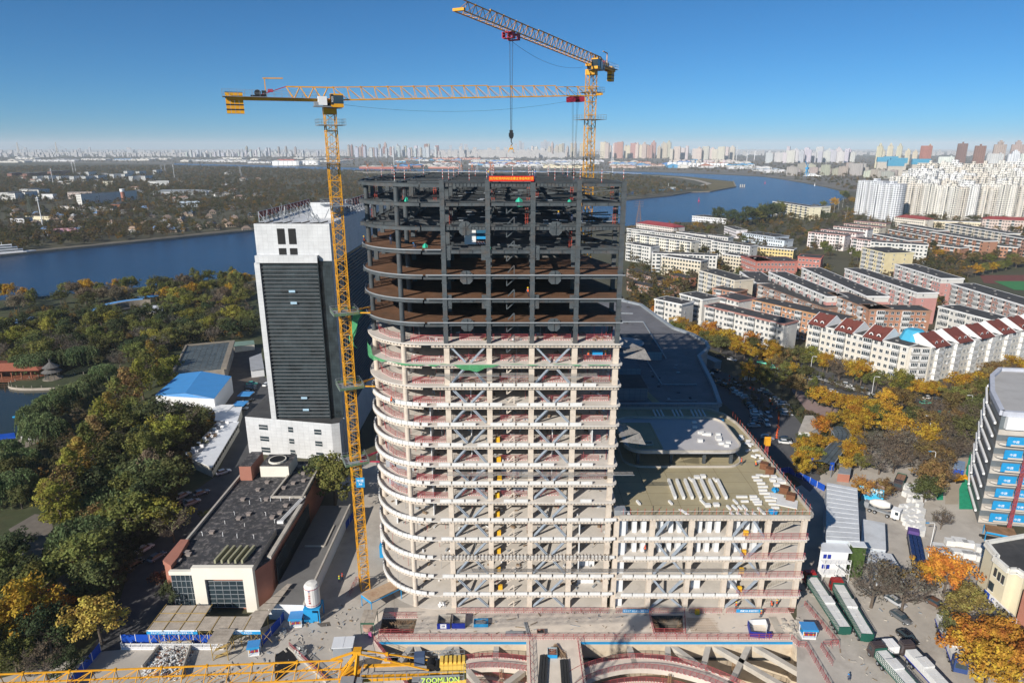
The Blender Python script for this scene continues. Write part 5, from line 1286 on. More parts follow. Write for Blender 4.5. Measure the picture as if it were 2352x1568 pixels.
# the bent row with red gabled roofs and a blue corner turret
m_tiler=mat('dark_red_tiles',(.16,.045,.035),var=.15,scale=1.2,dirt=(.1,.04,.03),dirt_amt=.4);m_turq=mat('turquoise_roof',(.06,.36,.55),var=.08,scale=.5)
def gables(o,L,H,n,D=13):
 for k in range(n):
  x0=.5+k*L/n;w_=L/n*.66
  b=MB();z0=H+.3;zt=H+4.6
  A=[(x0,-1.3,z0),(x0+w_,-1.3,z0),(x0+w_,D*.55,zt),(x0,D*.55,zt)];b.poly(A,0);b.poly([(p[0],p[1],p[2]-.3)for p in A[::-1]],0)
  b.poly([(x0,D*.55,zt),(x0+w_,D*.55,zt),(x0+w_,D,H+.3),(x0,D,H+.3)],0)
  for xx in(x0,x0+w_):b.poly([(xx,-.9,z0-.01),(xx,D*.55,zt-.2),(xx,D,z0-.01)],1);b.beam((xx,-1.3,z0+.05),(xx,D*.55,zt+.05),.18,.3,1);b.beam((xx,D*.55,zt+.05),(xx,D,z0+.05),.18,.3,1)
  g=part('gabled_roof',b,[m_tiler,m_whitep],o,loc=(0,0,0))
  for s in(.3,.68):
   xc=x0+w_*s;b=MB();
   P=[(xc+.95*cos(t*pi/8),.6,z0+1.0+1.15*sin(t*pi/8))for t in range(9)];Q=[(xc+.6*cos(t*pi/8),.55,z0+1.0+.75*sin(t*pi/8))for t in range(9)]
   b.poly([(p[0],p[1],p[2])for p in P][::-1],1);b.poly(Q[::-1],0)
   for p,q in zip(P,P[1:]):b.quad(p,q,(q[0],q[1]+2.2,q[2]),(p[0],p[1]+2.2,p[2]),2)
   d=obj('dormer',b.mesh('dormer',[m_glass,m_whitep,m_tiler]),g)
  part('roof_vent',rv,None,o,loc=(x0+w_*.5,D*.5,zt-.1))
rw1=flats('cream and white flats under three dark red gabled roofs, left wing of the bent row',(1857,742),(2088,797),13,15.5,5,(.60,.565,.50),(.62,.61,.58),WH,style=0)
L1=hypot(G(2088,797,15.5)[0]-G(1857,742,15.5)[0],G(2088,797,15.5)[1]-G(1857,742,15.5)[1]);gables(rw1,L1*.86,15.5,3)
rw2=flats('cream and white flats under five dark red gabled roofs, right wing of the bent row',(2140,799),(2430,742),13,15.5,5,(.60,.565,.50),(.62,.61,.58),WH,style=0)
L2=hypot(G(2430,742,15.5)[0]-G(2140,799,15.5)[0],G(2430,742,15.5)[1]-G(2140,799,15.5)[1]);gables(rw2,L2,15.5,6)
c_=G(2115,790,15.5)
rw3=thing('corner_house','corner house with a turquoise faceted turret roof joining the two red gabled rows','building',(c_[0],c_[1]+1,0))
a_=G(2089,797,15.5);d_=G(2139,799,15.5)
b=MB();b.prism([a_,d_,(d_[0]+5,d_[1]+11),(a_[0]-1,a_[1]+13)],0,15.6,0,1);part('wall',b,[mat('cream_render',(.60,.565,.50)),m_roof],rw3)
for f in range(5):
 for k in(.28,.7):
  x=a_[0]+(d_[0]-a_[0])*k;y=a_[1]+(d_[1]-a_[1])*k;part('balcony',BAL[0],None,rw3,loc=(x-c_[0],y-c_[1]-1,f*3.1+.25))
b=MB();cx,cy=c_[0]+.3,c_[1]+6
b.lathe([(5.6,15.9),(4.2,19.6),(3.2,20.4)],8,0,(cx,cy));part('turret_roof',b,m_turq,rw3)
b=MB();b.cyl((cx,cy-5.3,17.3),(cx,cy-4.6,17.3),1.1,12,0);b.cyl((cx,cy-5.35,17.3),(cx,cy-5.3,17.3),.8,12,1);part('round_window',b,[m_whitep,m_glass],rw3)
# ================================================================== CLINIC IN THE SHADE BEHIND THE PODIUM
cl=thing('clinic','long grey clinic with flat roof lying in the shade behind the podium','building',(45,195,0))
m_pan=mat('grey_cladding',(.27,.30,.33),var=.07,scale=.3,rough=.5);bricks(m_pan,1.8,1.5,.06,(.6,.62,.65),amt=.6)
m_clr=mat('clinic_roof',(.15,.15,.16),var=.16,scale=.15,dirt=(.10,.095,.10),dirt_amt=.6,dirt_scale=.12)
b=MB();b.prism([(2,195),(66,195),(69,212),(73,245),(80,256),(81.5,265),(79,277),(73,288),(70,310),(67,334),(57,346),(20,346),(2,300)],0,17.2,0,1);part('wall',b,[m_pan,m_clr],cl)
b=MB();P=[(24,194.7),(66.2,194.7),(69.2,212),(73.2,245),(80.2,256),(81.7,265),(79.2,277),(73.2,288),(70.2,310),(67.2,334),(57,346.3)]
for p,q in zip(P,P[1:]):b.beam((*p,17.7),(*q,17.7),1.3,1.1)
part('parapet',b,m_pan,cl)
b=MB();b.box(20,66.5,193.2,194.2,14.6,15.1);b.box(24,66,194.5,194.95,15.2,17.2)
for x in(26,38,50,62):b.box(x,x+.8,193.6,194.3,0,14.6)
part('portico',b,m_pan,cl)
for k in range(8):part('window',MB().box(25+k*5,28.8+k*5,194.85,194.99,8.5,13.5),m_glass,cl)
b=MB();b.box(8,44,199.5,213,17.21,21.5,0,1);part('roof_house',b,[m_pan,m_roof],cl)
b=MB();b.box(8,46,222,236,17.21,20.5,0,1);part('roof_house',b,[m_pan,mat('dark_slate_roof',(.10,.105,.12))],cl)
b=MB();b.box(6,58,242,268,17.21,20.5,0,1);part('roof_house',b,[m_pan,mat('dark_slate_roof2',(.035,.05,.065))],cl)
part('helipad_disc',MB().cyl((46,255,20.51),(46,255,20.6),7.5,28),mat('disc_paint',(.26,.28,.30)),cl)
b=MB();
for k in range(3):b.box(42+k*1.5,43.2+k*1.5,224+k*2,226+k*2,17.21,18.6)
b.box(54,56.5,256,259,17.21,19.5);b.box(40,41,210,212,17.21,19)
stuff(part('roof_units',b,m_whitep,cl))
for p,q in(((50,199),(60,199)),((52,214),(52,240)),((60,243),(62,300)),((52,214),(64,214)),((30,300),(62,300)),((45,318),(60,316))):part('roof_curb',MB().beam((*p,17.4),(*q,17.4),.4,.5),m_pan,cl)
for k in range(26):a_=(U(48,64),U(200,330));part('roof_drain',MB().box(a_[0],a_[0]+U(.3,1.4),a_[1],a_[1]+U(.3,1.4),17.21,17.3+U(0,.5)),m_grey if k%2 else m_roof,cl)
b=MB();b.beam((47,196,17.24),(40,232,17.24),2.4,.03);part('walkway_strip',b,mat('ochre_strip',(.3,.25,.14)),cl)
# ================================================================== BLUE PANELLED BUILDING AT THE RIGHT EDGE
rb=thing('hospital_block','unfinished block with blue panelled balconies and grey roof at the right edge','building',(124,154,0))
fp=[(124.4,154.6),(150,150),(166,178),(156,187.5),(148,188.5),(141,182),(132,169)]
m_rb=mat('beige_render',(.50,.46,.41),var=.08,scale=.5,dirt=(.4,.36,.3),dirt_amt=.4);m_rbs=mat('slate_side',(.13,.15,.165),rough=.4,var=.1)
b=MB();b.prism(fp,0,31.3,0,1);part('wall',b,[m_rbs,mat('pale_grey_roof',(.40,.39,.38),var=.08,scale=.1,dirt=(.3,.29,.28))],rb)
b=MB()
for p,q in zip([fp[1],fp[0]]+fp[:2:-1],[fp[0]]+fp[:2:-1]):b.beam((*p,31.6),(*q,31.6),1.1,1.3)
part('parapet',b,mat('lilac_grey_edge',(.45,.47,.53)),rb)
ux=Vector((150-124.4,150-154.6)).normalized();nx=Vector((ux.y,-ux.x));ra=atan2(ux.y,ux.x)
for f in range(8):
 z=1.8+f*3.62
 if f<7:
  b=MB();P=[(.0,-.1),(.3,-1.3),(1.2,-1.9),(3,-2.1),(18,-2.1),(18,-.05),(0,-.05)];b.prism(P,z,z+.5);part('balcony_slab',b,m_rb,rb,loc=(.4,.6,0),rz=ra)
  for k,x0 in enumerate((1.6,6.1,10.6)):
   b=MB();b.box(x0,x0+4.0,-2.0,-1.85,z+.3,z+2.5);b.box(x0-.2,x0+.8,-2.16,-2.01,z+.1,z+2.3);part('blue_panel',b,m_skyblue,rb,loc=(.4,.6,0),rz=ra)
   text('中建',.8,m_txtw,rb,(.4+(x0+1.9)*cos(ra)+2.05*sin(ra),.6+(x0+1.9)*sin(ra)-2.05*cos(ra),z+1.2),(R(90),0,ra))
 b=MB();b.box(0,18,-.3,-.051,z-1.4,z-.01);part('spandrel',b,m_rb,rb,loc=(.4,.6,0),rz=ra)
 b=MB();
 for p,q in((fp[0],fp[6]),(fp[6],fp[5]),(fp[5],fp[4])):
  e=Vector((q[0]-p[0],q[1]-p[1])).normalized();nn=Vector((-e.y,e.x))*.7;b.beam((p[0]+nn.x+e.x*1.5,p[1]+nn.y+e.y*1.5,z+1.0),(q[0]+nn.x-e.x*.4,q[1]+nn.y-e.y*.4,z+1.0),.5,.55)
 part('side_band',b,m_whitep,rb)
b=MB();b.box(1,9,-1.2,-.05,27.6,31);part('top_panel',b,m_white,rb,loc=(.4,.6,0),rz=ra)
hm=lattice_section(.65,1.5,.1,.06).mesh('hoist_mast',m_red)
hs=thing('construction_hoist','thin dark red hoist mast in front of the blue panelled balconies','hoist',(129.6,150.4,0))
for k in range(21):part('hoist_mast',hm,None,hs,loc=(0,0,k*1.5),rz=ra)
# ================================================================== THE FAR CITY
def farmat(name,wx=3.4,wz=3.0,gap=.6,dark=(.34,.37,.42)):
 m=mat(name,(1,1,1),objcol=True,rough=.9,var=.05,scale=.05)
 t=m.node_tree;L=t.links.new;b=t.nodes['Principled BSDF'];src=b.inputs['Base Color'].links[0].from_socket
 tc=t.nodes.new('ShaderNodeTexCoord');sp=t.nodes.new('ShaderNodeSeparateXYZ');cb=t.nodes.new('ShaderNodeCombineXYZ');ad=t.nodes.new('ShaderNodeMath')
 L(tc.outputs['Object'],sp.inputs[0]);L(sp.outputs[0],ad.inputs[0]);L(sp.outputs[1],ad.inputs[1]);L(ad.outputs[0],cb.inputs[0]);L(sp.outputs[2],cb.inputs[1])
 br=t.nodes.new('ShaderNodeTexBrick');br.offset=0;br.inputs['Scale'].default_value=1;br.inputs['Brick Width'].default_value=wx;br.inputs['Row Height'].default_value=wz
 br.inputs['Mortar Size'].default_value=gap;br.inputs['Mortar Smooth'].default_value=0;br.inputs['Color1'].default_value=(*dark,1);br.inputs['Color2'].default_value=(dark[0]*1.4,dark[1]*1.4,dark[2]*1.4,1);br.inputs['Mortar'].default_value=(1,1,1,1)
 L(cb.outputs[0],br.inputs['Vector'])
 mu=t.nodes.new('ShaderNodeMix');mu.data_type='RGBA';mu.blend_type='MULTIPLY';mu.inputs['Factor'].default_value=1
 L(src,mu.inputs['A']);L(br.outputs['Color'],mu.inputs['B']);L(mu.outputs['Result'],b.inputs['Base Color']);return m
m_far=farmat('far_facade')
def towermesh(w,d,h,seed,lot=0):
 s=random.Random(seed);b=MB()
 b.box(-w/2,w/2,-d/2,d/2,0,h);n=max(2,int(w/7))
 for i in range(n):
  x=-w/2+(i+.5)*w/n;e=s.uniform(.6,1.6);b.box(x-w/n*.33,x+w/n*.33,-d/2-e,-d/2-.01,0,h-s.choice((0,0,3)));b.box(x-w/n*.3,x+w/n*.3,d/2+.01,d/2+e,0,h)
 b.box(-w/2-1.2,-w/2-.01,-d*.3,d*.2,0,h-1.5);b.box(w/2+.01,w/2+1.2,-d*.3,d*.2,0,h-1.5)
 for i in range(s.choice((1,2,2))):x=s.uniform(-w*.3,w*.3);b.box(x-2.5,x+2.5,-d*.3,d*.3,h+.01,h+s.uniform(3,6))
 if lot:b.box(-w*.25,w*.25,-d*.3,d*.3,h+.02,h+9);b.box(-w*.12,w*.12,-d*.15,d*.15,h+9.01,h+14)
 return b
TW=[towermesh(30,15,100,1),towermesh(24,18,100,2,1),towermesh(46,14,100,3),towermesh(20,20,100,4),towermesh(36,14,100,5,1)]
TWM=[t_.mesh('tower_walls',m_far)for t_ in TW]
def ftower(x,y,h,c,label,group,k=None,rz=None,sx=1.0,cat='tower block',name='tower_block'):
 k=random.randrange(5)if k is None else k
 if h>200:h=max(12,W(1176,h,y)[1]-(8 if k in(1,4)else 3))
 o=obj(name,TWM[k],loc=(x,y,0),rz=U(-.15,.15)-.5 if rz is None else rz,scale=(sx,sx,h/100),color=tuple(v*U(.93,1.06)for v in c))
 tag(o,label,cat,group);return o
random.seed(21)
WHT=(.56,.57,.58);BGE=(.50,.44,.36);GRB=(.38,.33,.29);RDB=(.32,.17,.14)
def cluster(n,u0,u1,v0,v1,h0,h1,cols,label,group,**k):
 for i in range(n):
  u=u0+(u1-u0)*(i+U(.1,.9))/n;v=U(v0,v1);x,y=G(u,v,0);ftower(x,y,U(h0,h1),random.choice(cols),label,group,**k)
cluster(22,428,600,359.5,361.5,344,351,[WHT,(.6,.6,.6)],'white tower in the pale cluster left of the crane mast on the skyline','white towers left of the mast')
cluster(9,560,690,358,359,334,345,[WHT,GRB],'taller white or grey tower among the pale cluster left of the crane mast','tall towers left of the mast')
cluster(8,600,735,359,361,344,351,[WHT],'white tower in the thin end of the cluster beside the crane mast','white towers beside the mast')
cluster(13,800,900,359,360.5,328,340,[GRB,RDB,(.42,.3,.26)],'brown tower in the dense brown cluster right of the crane mast','brown towers right of the mast')
cluster(14,815,1006,361.5,363,335,342,[(.5,.52,.55),(.45,.47,.5)],'pale grey tower in front of the brown skyline cluster','pale towers before the brown cluster')
cluster(9,900,1006,358,360,330,339,[BGE,WHT,RDB],'mixed tower at the right end of the brown cluster','mixed towers right of the brown cluster')
cluster(10,1215,1320,357,359,334,343,[BGE,(.6,.56,.5)],'beige tower left of the right hand crane on the skyline','beige towers left of the second crane')
cluster(10,1255,1345,360,362,326,336,[(.48,.28,.22),BGE,BGE],'beige or salmon tower next to the second crane','salmon towers near the second crane')
cluster(19,1380,1540,362.5,364.5,325,337,[BGE,BGE,(.64,.56,.45),(.45,.27,.23)],'tall beige tower right of the second crane','tall beige towers right of the second crane',sx=1.25)
cluster(12,1535,1690,366,369,334,342,[(.60,.55,.49),(.58,.52,.46)],'beige ribbed tower behind the long red roofed terrace','ribbed towers behind the terrace',sx=1.2)
cluster(16,1536,1690,373,375,15,19,[(.62,.56,.52)],'low white block with red roof line under the ribbed towers','low blocks under the ribbed towers',sx=.9)
cluster(16,1755,1965,370,375,341,350,[(.58,.57,.56),(.53,.52,.52)],'white tower on the right bank before the building sites','white towers on the right bank',sx=1.25)
cluster(7,1795,1960,372,374,335,342,[(.56,.55,.55)],'taller white tower standing out of the right bank cluster','tall white towers on the right bank')
cluster(14,1815,1990,398,404,371,386,[(.42,.39,.35),(.38,.35,.31)],'grey unfinished apartment block on the right bank shore','unfinished blocks on the right shore')
cluster(8,2000,2140,378,388,330,346,[(.56,.50,.38),(.58,.52,.4)],'slim tan tower rising behind the blue netted building sites','tan towers behind the netted sites',k=1)
cluster(12,1985,2150,404,412,384,394,[(.36,.33,.30),(.5,.47,.43)],'grey block under construction in front of the tan towers','blocks under construction on the right')
def one(label,u,v,h,c,k=0,sx=1,rz=-.45):
 x,y=G(u,v,0);return ftower(x,y,h,c,label,None,k,rz,sx)
one('brick red tower with a regular white window grid right of the tan towers',2118,400,333,(.36,.17,.15),2,.8)
one('white block with fine window grid in front of the dark brown towers',2165,412,358,(.70,.68,.67),2,.9)
one('dark brown high tower with a ragged top, left of the pair',2200,396,328,(.22,.14,.12),0,1.1)
one('dark brown high tower next to the white dotted one',2240,402,333,(.24,.15,.13),0,1.1)
one('white and brown tall tower group behind the dense white estate',2285,398,327,(.42,.33,.30),4,1.1)
one('white tower with dark dots in front of the brown towers',2275,414,351,(.56,.55,.55),2,.9)
one('tall mauve grey tower near the right edge',2325,400,327,(.38,.30,.29),4,1.1)
one('white tower with blue tint near the right edge',2318,420,347,(.66,.66,.70),1,1.3)
one('tall white tower cut by the right edge',2358,432,350,(.68,.66,.62),2,1.1)
for u,v,w_ in((2022,392,40),(2042,388,62),(2060,397,60),(2110,402,60),(2052,408,50)):
 x,y=G(u,v,0);tag(obj('scaffold_net',MB().box(-w_/2,w_/2,-9,9,38,58).box(-w_/2+2,w_/2-2,-8,8,0,37.9,1).mesh('scaffold_net',[mat('blue_net',(.06,.26,.40))if 'blue_net' not in MATS else MATS['blue_net'],m_conc]),loc=(x,y,0),rz=-.3),'unfinished block topped with bright blue scaffold netting on the right bank','building','blue netted building sites')
# the dense white estate, right
m_dense=farmat('dense_facade',3.0,2.9,.6,(.26,.28,.31))
DM=[towermesh(34,13,52,31).mesh('white_slab',m_dense),towermesh(28,14,52,32).mesh('white_slab',m_dense),towermesh(22,15,52,33).mesh('white_slab',m_dense)]
def slabblock(u,v,h,c,label,group,k,rz,sx=1):
 x,y=G(u,v,0);o=thing('high_rise',label,'apartment block',(x,y,0),rz,group)
 obj('walls',DM[k],o,scale=(sx,sx,h/52),color=c)
 w_=(34,28,22)[k];b=MB();bb=MB();n=int(w_/4.2)
 for f in range(int(h/3)):
  for i in range(n):xx=-w_/2+(i+.5)*w_/n;b.box(xx-1.3,xx+1.3,-9.4,-8.6 if k==2 else-8.2,f*3+.2,f*3+1.15)if i%2==0 else bb.box(xx-.8,xx+.8,-8.35,-8.2,f*3+.9,f*3+2.4)
 stuff(obj('balcony_rows',b.mesh('balcony_rows',m_balc),o));stuff(obj('window_rows',bb.mesh('window_rows',m_glass),o))
 return o
random.seed(5)
slabblock(1995,494,50,(.64,.65,.67),'nearest white high rise with two dark vertical joints, left end of the white estate',None,0,-1.05,1.15)
slabblock(2030,507,50,(.64,.65,.67),'white high rise with a long blank white gable, left end of the white estate',None,0,-1.05,1.15)
for row,(v,uu0,uu1,n,h)in enumerate(((500,2075,2330,10,46),(489,2065,2360,11,52),(478,2085,2380,11,58),(466,2100,2380,10,63),(455,2120,2380,9,68))):
 for i in range(n):
  slabblock(uu0+(uu1-uu0)*i/(n-1)+U(-4,4),v+(i/(n-1))*(6 if row==0 else 2),h+U(-3,3),random.choice(((.68,.65,.59),(.70,.69,.67),(.62,.57,.50))),'cream and white high rise packed in the dense estate at the right','packed high rises of the white estate',i%3,-.75+U(-.1,.1))
# the faint mass of the horizon
def citymass(name,n,u0,u1,y0,y1,h0,h1,col):
 b=MB()
 for _ in range(n):
  y=U(y0,y1);u=U(u0,u1);x=(u-1176)/FOC*y*.96;w_=U(14,45);h=U(h0,h1)*(1 if rnd()<.9 else 1.5)
  b.box(x-w_/2,x+w_/2,y-8,y+8,0,h)
 o=obj(name,b.mesh(name,m_far),color=col);return stuff(o)
citymass('far_city',800,-300,1750,9500,14500,22,78,(.46,.47,.49))
citymass('far_city',420,-300,1000,7500,9500,16,50,(.5,.48,.47))
citymass('far_city',380,1680,2700,8500,13500,22,55,(.5,.48,.46))
citymass('far_city',260,1000,1300,6800,9500,20,80,(.56,.53,.5))
b=MB()
for u,h,w_ in((1195,300,40),(1200,250,50),(1245,270,45),(1252,330,40),(1258,280,60),(1185,220,40),(1060,230,40),(1070,210,50),(1035,180,40)):y=20000;x=(u-1176)/FOC*y*.96;b.box(x-w_,x+w_,y-20,y+20,0,h)
stuff(obj('far_high_rises',b.mesh('far_high_rises',m_far),color=(.4,.4,.42)))
# cable stayed bridge, far left
br_=thing('cable_stayed_bridge','distant cable stayed road bridge with two pale pylons at the far left','bridge',(*G(45,357,0),0))
x0,y0=G(45,357,0);x1,y1=G(133,357,0)
for x,y in((x0,y0),(x1,y1)):
 b=MB();b.beam((x-14,y,0),(x-2,y,175),9,9);b.beam((x+22,y,0),(x-2,y,120),7,7);part('pylon',b,m_conc,br_)
 b=MB()
 for k in range(6):
  for s in(-1,1):b.beam((x-2,y,160-k*12),(x+s*(230-k*30),y,30),1.6)
 part('cable',b,m_grey,br_)
b=MB();b.beam((x0-1500,y0,30),(x1+2600,y1,30),20,7)
for k in range(40):b.box(x0-1400+k*110,x0-1392+k*110,y0-5,y0+5,0,27)
part('deck',b,m_conc,br_)
# storage tanks, warehouses and port sheds
tk=MB();tk.lathe([(1,0),(1,.9),(.6,.98),(.02,1.03)],14);tkm=tk.mesh('storage_tank',m_whitep)
def tank(u,v,r,h,lab,grp):x,y=G(u,v,0);tag(obj('storage_tank',tkm,loc=(x,y,0),scale=(r,r,h)),lab,'tank',grp)
for i,u in enumerate((1540,1549,1562,1573,1585,1595,1605,1614,1625,1634,1642,1650,1660,1668)):tank(u,384.5-(1 if i>3 else 0),11 if i>3 else 17,20 if i>3 else 27,'white storage tank in the row on the far bank by the river bend','tanks by the river bend')
for i,u in enumerate((640,652,662,672,682)):tank(u,380,34,26,'big white storage tank left of the crane mast','big tanks left of the mast')
for i,u in enumerate((700,709,716,722,728)):tank(u,379,20,26,'white storage tank just left of the crane mast','small tanks beside the mast')
random.seed(31)
SH=[(.10,.22,.5),(.30,.10,.08),(.55,.55,.55),(.62,.60,.56),(.08,.28,.48),(.36,.15,.10),(.34,.34,.35),(.5,.47,.42)]
def shed(u,v,w_,d,h,c,wall,label,grp,rz=-.1):
 x,y=G(u,v,0);o=thing('warehouse',label,'warehouse',(x,y,0),rz,grp)
 obj('walls',MB().box(-w_/2,w_/2,-d/2,d/2,0,h).mesh('walls',m_paint),o,color=wall)
 b=MB();n=max(1,int(w_/38));
 for i in range(n):
  a=-w_/2+i*w_/n;c2=a+w_/n;m_=(a+c2)/2
  b.poly([(a,-d/2-.5,h),(m_,-d/2-.5,h+w_/n*.14),(m_,d/2,h+w_/n*.14),(a,d/2,h)][::-1]);b.poly([(m_,-d/2-.5,h+w_/n*.14),(c2,-d/2-.5,h),(c2,d/2,h),(m_,d/2,h+w_/n*.14)][::-1]);b.poly([(a,-d/2-.49,h),(c2,-d/2-.49,h),(m_,-d/2-.49,h+w_/n*.14)])
 obj('roof',b.mesh('roof',m_paint),o,color=c)
for u,v,w_,d,h,c,wl,lab in[(850,387,90,60,9,(.42,.4,.36),(.40,.13,.1),'red port shed with tan roof at the far bank, leftmost'),(885,387.5,100,60,9,(.30,.28,.26),(.42,.13,.1),'red port shed with brown roof at the far bank'),(925,387,90,70,10,(.12,.3,.48),(.35,.12,.1),'port shed with a pale blue roof at the far bank'),(945,384.5,120,70,11,(.08,.22,.5),(.3,.14,.1),'long port shed with a strong blue roof'),
  (1020,387,150,40,8,(.55,.5,.46),(.45,.2,.16),'long low pinkish port shed on the far bank'),(1180,383.5,330,60,9,(.66,.67,.70),(.5,.5,.5),'very long white roofed warehouse in front of the blue roofed ones'),(1160,379,420,120,9,(.20,.32,.62),(.6,.6,.6),'very long blue and white ridged warehouse beyond the steel frame'),(1200,374,380,160,9,(.62,.63,.66),(.5,.5,.5),'wide pale ridged warehouse field left of the hook'),
  (1130,371,300,140,9,(.42,.48,.52),(.5,.5,.5),'wide grey green warehouse beyond the ridged ones'),(1320,372,420,160,10,(.66,.66,.70),(.5,.5,.52),'wide white warehouse field under the beige towers'),(1310,377,360,120,9,(.40,.46,.50),(.5,.5,.5),'grey blue warehouse right of the hook'),(1300,386,230,40,9,(.60,.52,.36),(.66,.6,.45),'long cream port shed right of the hook'),(1255,383,90,50,9,(.6,.55,.4),(.66,.6,.45),'short cream port shed'),
  (1430,386,130,60,9,(.36,.22,.17),(.5,.4,.35),'brown roofed shed right of the second crane'),(1470,384,120,60,9,(.14,.26,.5),(.5,.45,.4),'blue roofed shed right of the second crane'),(1500,382,120,60,9,(.36,.2,.16),(.5,.4,.35),'brown roofed shed by the tank row'),(1430,380,150,70,10,(.10,.24,.5),(.5,.5,.5),'blue roofed shed behind the brown ones'),(1465,376,160,70,10,(.34,.16,.12),(.5,.36,.3),'red brown shed field behind the blue roof'),
  (1720,388,200,50,8,(.6,.6,.6),(.6,.6,.6),'pale shed on the quay below the white towers'),(1760,393,120,40,7,(.35,.4,.45),(.6,.6,.6),'grey quay shed right of the pale one'),(1780,397,110,30,6,(.6,.6,.62),(.6,.6,.6),'white quay shed by the shore'),(1050,367,420,60,12,(.36,.13,.10),(.5,.3,.25),'long red roofed factory row under the far skyline'),(300,369,260,60,8,(.10,.25,.45),(.5,.5,.5),'blue roofed shed far left'),(120,371,420,60,8,(.6,.6,.6),(.6,.6,.6),'long white shed far left'),(470,371,200,60,8,(.5,.53,.55),(.5,.5,.5),'grey shed below the white towers at left'),(600,375,160,60,8,(.5,.5,.52),(.55,.55,.55),'pale shed left of the big tanks'),(660,371,130,60,12,(.4,.1,.08),(.45,.15,.12),'red shed behind the big tanks')]:shed(u,v,w_,d,h,c,wl,lab,None)
for i in range(46):
 u=U(790,1720);v=U(366,386);shed(u,v,U(50,150),U(40,80),U(7,12),random.choice(SH),random.choice(SH[2:]),'small works shed in the industrial belt beyond the river','works sheds beyond the river')
for i in range(30):
 u=U(0,780);v=U(364,374);shed(u,v,U(60,200),U(40,90),U(6,10),random.choice(SH[2:4]+SH[6:]),random.choice(SH[2:4]),'low pale shed in the fields at the far left','low sheds at the far left')
# masts, pylons and port cranes
def pylon(u,v,h,label,col,grp=None):
 x,y=G(u,v,0);b=MB();w0=h*.11
 for sx in(-1,1):
  for sy in(-1,1):b.beam((sx*w0,sy*w0,0),(sx*w0*.16,sy*w0*.16,h*.8),h*.008);b.beam((sx*w0*.16,sy*w0*.16,h*.8),(0,0,h),h*.006)
 n=9
 for k in range(n):
  z0,z1=h*.8*(1-(1-k/n)**1.0),h*.8*((k+1)/n);r0=w0*(1-.84*k/n);r1=w0*(1-.84*(k+1)/n)
  for a,c in(((-1,-1),(1,-1)),((1,-1),(1,1)),((1,1),(-1,1)),((-1,1),(-1,-1))):b.beam((a[0]*r0,a[1]*r0,z0),(c[0]*r1,c[1]*r1,z1),h*.005);b.beam((c[0]*r0,c[1]*r0,z0),(a[0]*r1,a[1]*r1,z1),h*.005)
 for z in(.78,.88,.96):b.beam((-h*.11*(1.3-z*.6)*2,0,h*z),(h*.11*(1.3-z*.6)*2,0,h*z),h*.01)
 tag(obj('power_pylon',b.mesh('power_pylon',col),loc=(x,y,0)),label,'pylon',grp)
m_pyl=mat('rust_lattice',(.20,.13,.11));m_pylg=mat('grey_lattice',(.42,.43,.45))
pylon(1466,521,33,'reddish lattice power pylon on the near bank beside the steel frame',m_pyl)
pylon(72,497,30,'grey green lattice mast behind the cream round building across the river',mat('green_lattice',(.13,.15,.12)))
for i,(u,v,h)in enumerate(((1096,409,62),(1058,408,60),(1260,399,60),(1235,395,55),(380,398,36),(372,398,34),(553,404,34),(1290,392,60))):pylon(u,v,h,['white lattice pylon on the far peninsula over the steel roof, '+q for q in('tallest','left of the tallest','right of the banner','left of the right one')][i]if i<4 else 'small grey lattice pylon in the woods across the river',m_pylg,None if i<4 else 'pylons in the wooded land')
def mast(u,v,h,r,label,grp=None):
 x,y=G(u,v,0);b=MB();b.cyl((0,0,0),(0,0,h),r,6,r2=r*.6);
 for k in range(2):b.box(-r*2.5,r*2.5,-r*2.5,r*2.5,h*(.93-.07*k),h*(.945-.07*k))
 tag(obj('telecom_mast',b.mesh('telecom_mast',m_whitep),loc=(x,y,0)),label,'mast',grp)
for u,v,h,lab in((98,518,37,'tall white telecom mast by the cream round building'),(123,425,44,'white telecom mast in front of the far left terraces'),(169,401,46,'white telecom mast behind the terraces, left of two'),(175,399,44,'white telecom mast behind the terraces, right of two'),(401,410,44,'white telecom mast near the inlet of the river'),(1407,402,62,'white mast rising on the peninsula right of the second crane')):mast(u,v,h,.7 if h<45 else .8,lab)
for i,u in enumerate((1000,964,905,1405,1690)):mast(u,(377,378,380,381,377)[i],110,1.6,'white wind mast standing in the industrial belt','white masts in the industrial belt')
def turbine(u,v,h):
 x,y=G(u,v,0);o=thing('wind_turbine','white wind turbine on the plain right of the beige towers','wind turbine',(x,y,0),0,'wind turbines on the plain')
 obj('pole',MB().cyl((0,0,0),(0,0,h),2.2,8,r2=1.3).mesh('pole',m_whitep),o);a0=U(0,2)
 b=MB();b.box(-1.5,1.5,-5,3,h-1.5,h+1.5)
 obj('hub',b.mesh('hub',m_whitep),o)
 for k in range(3):a=a0+k*2*pi/3;obj('blade',MB().beam((0,-5.2,h),(h*.55*cos(a),-5.2,h+h*.55*sin(a)),2.2,.6).mesh('blade',m_whitep),o)
for u in(1715,1732,1765):turbine(u,371,75)
m_prt=mat('port_orange',(.42,.14,.05))
def portcrane(u,v,h,lab,m=m_prt,grp=None):
 x,y=G(u,v,0);b=MB()
 for s in(-1,1):b.beam((s*h*.16,-h*.1,0),(s*h*.06,0,h*.45),h*.03);b.beam((s*h*.16,h*.1,0),(s*h*.06,0,h*.45),h*.03)
 b.box(-h*.1,h*.1,-h*.08,h*.08,h*.45,h*.6);b.beam((0,0,h*.6),(h*.35,0,h),h*.035);b.beam((0,0,h*.6),(-h*.1,0,h*.8),h*.035);b.beam((-h*.1,0,h*.8),(h*.35,0,h),h*.015)
 tag(obj('port_crane',b.mesh('port_crane',m),loc=(x,y,0),rz=U(2,4)),lab,'crane',grp)
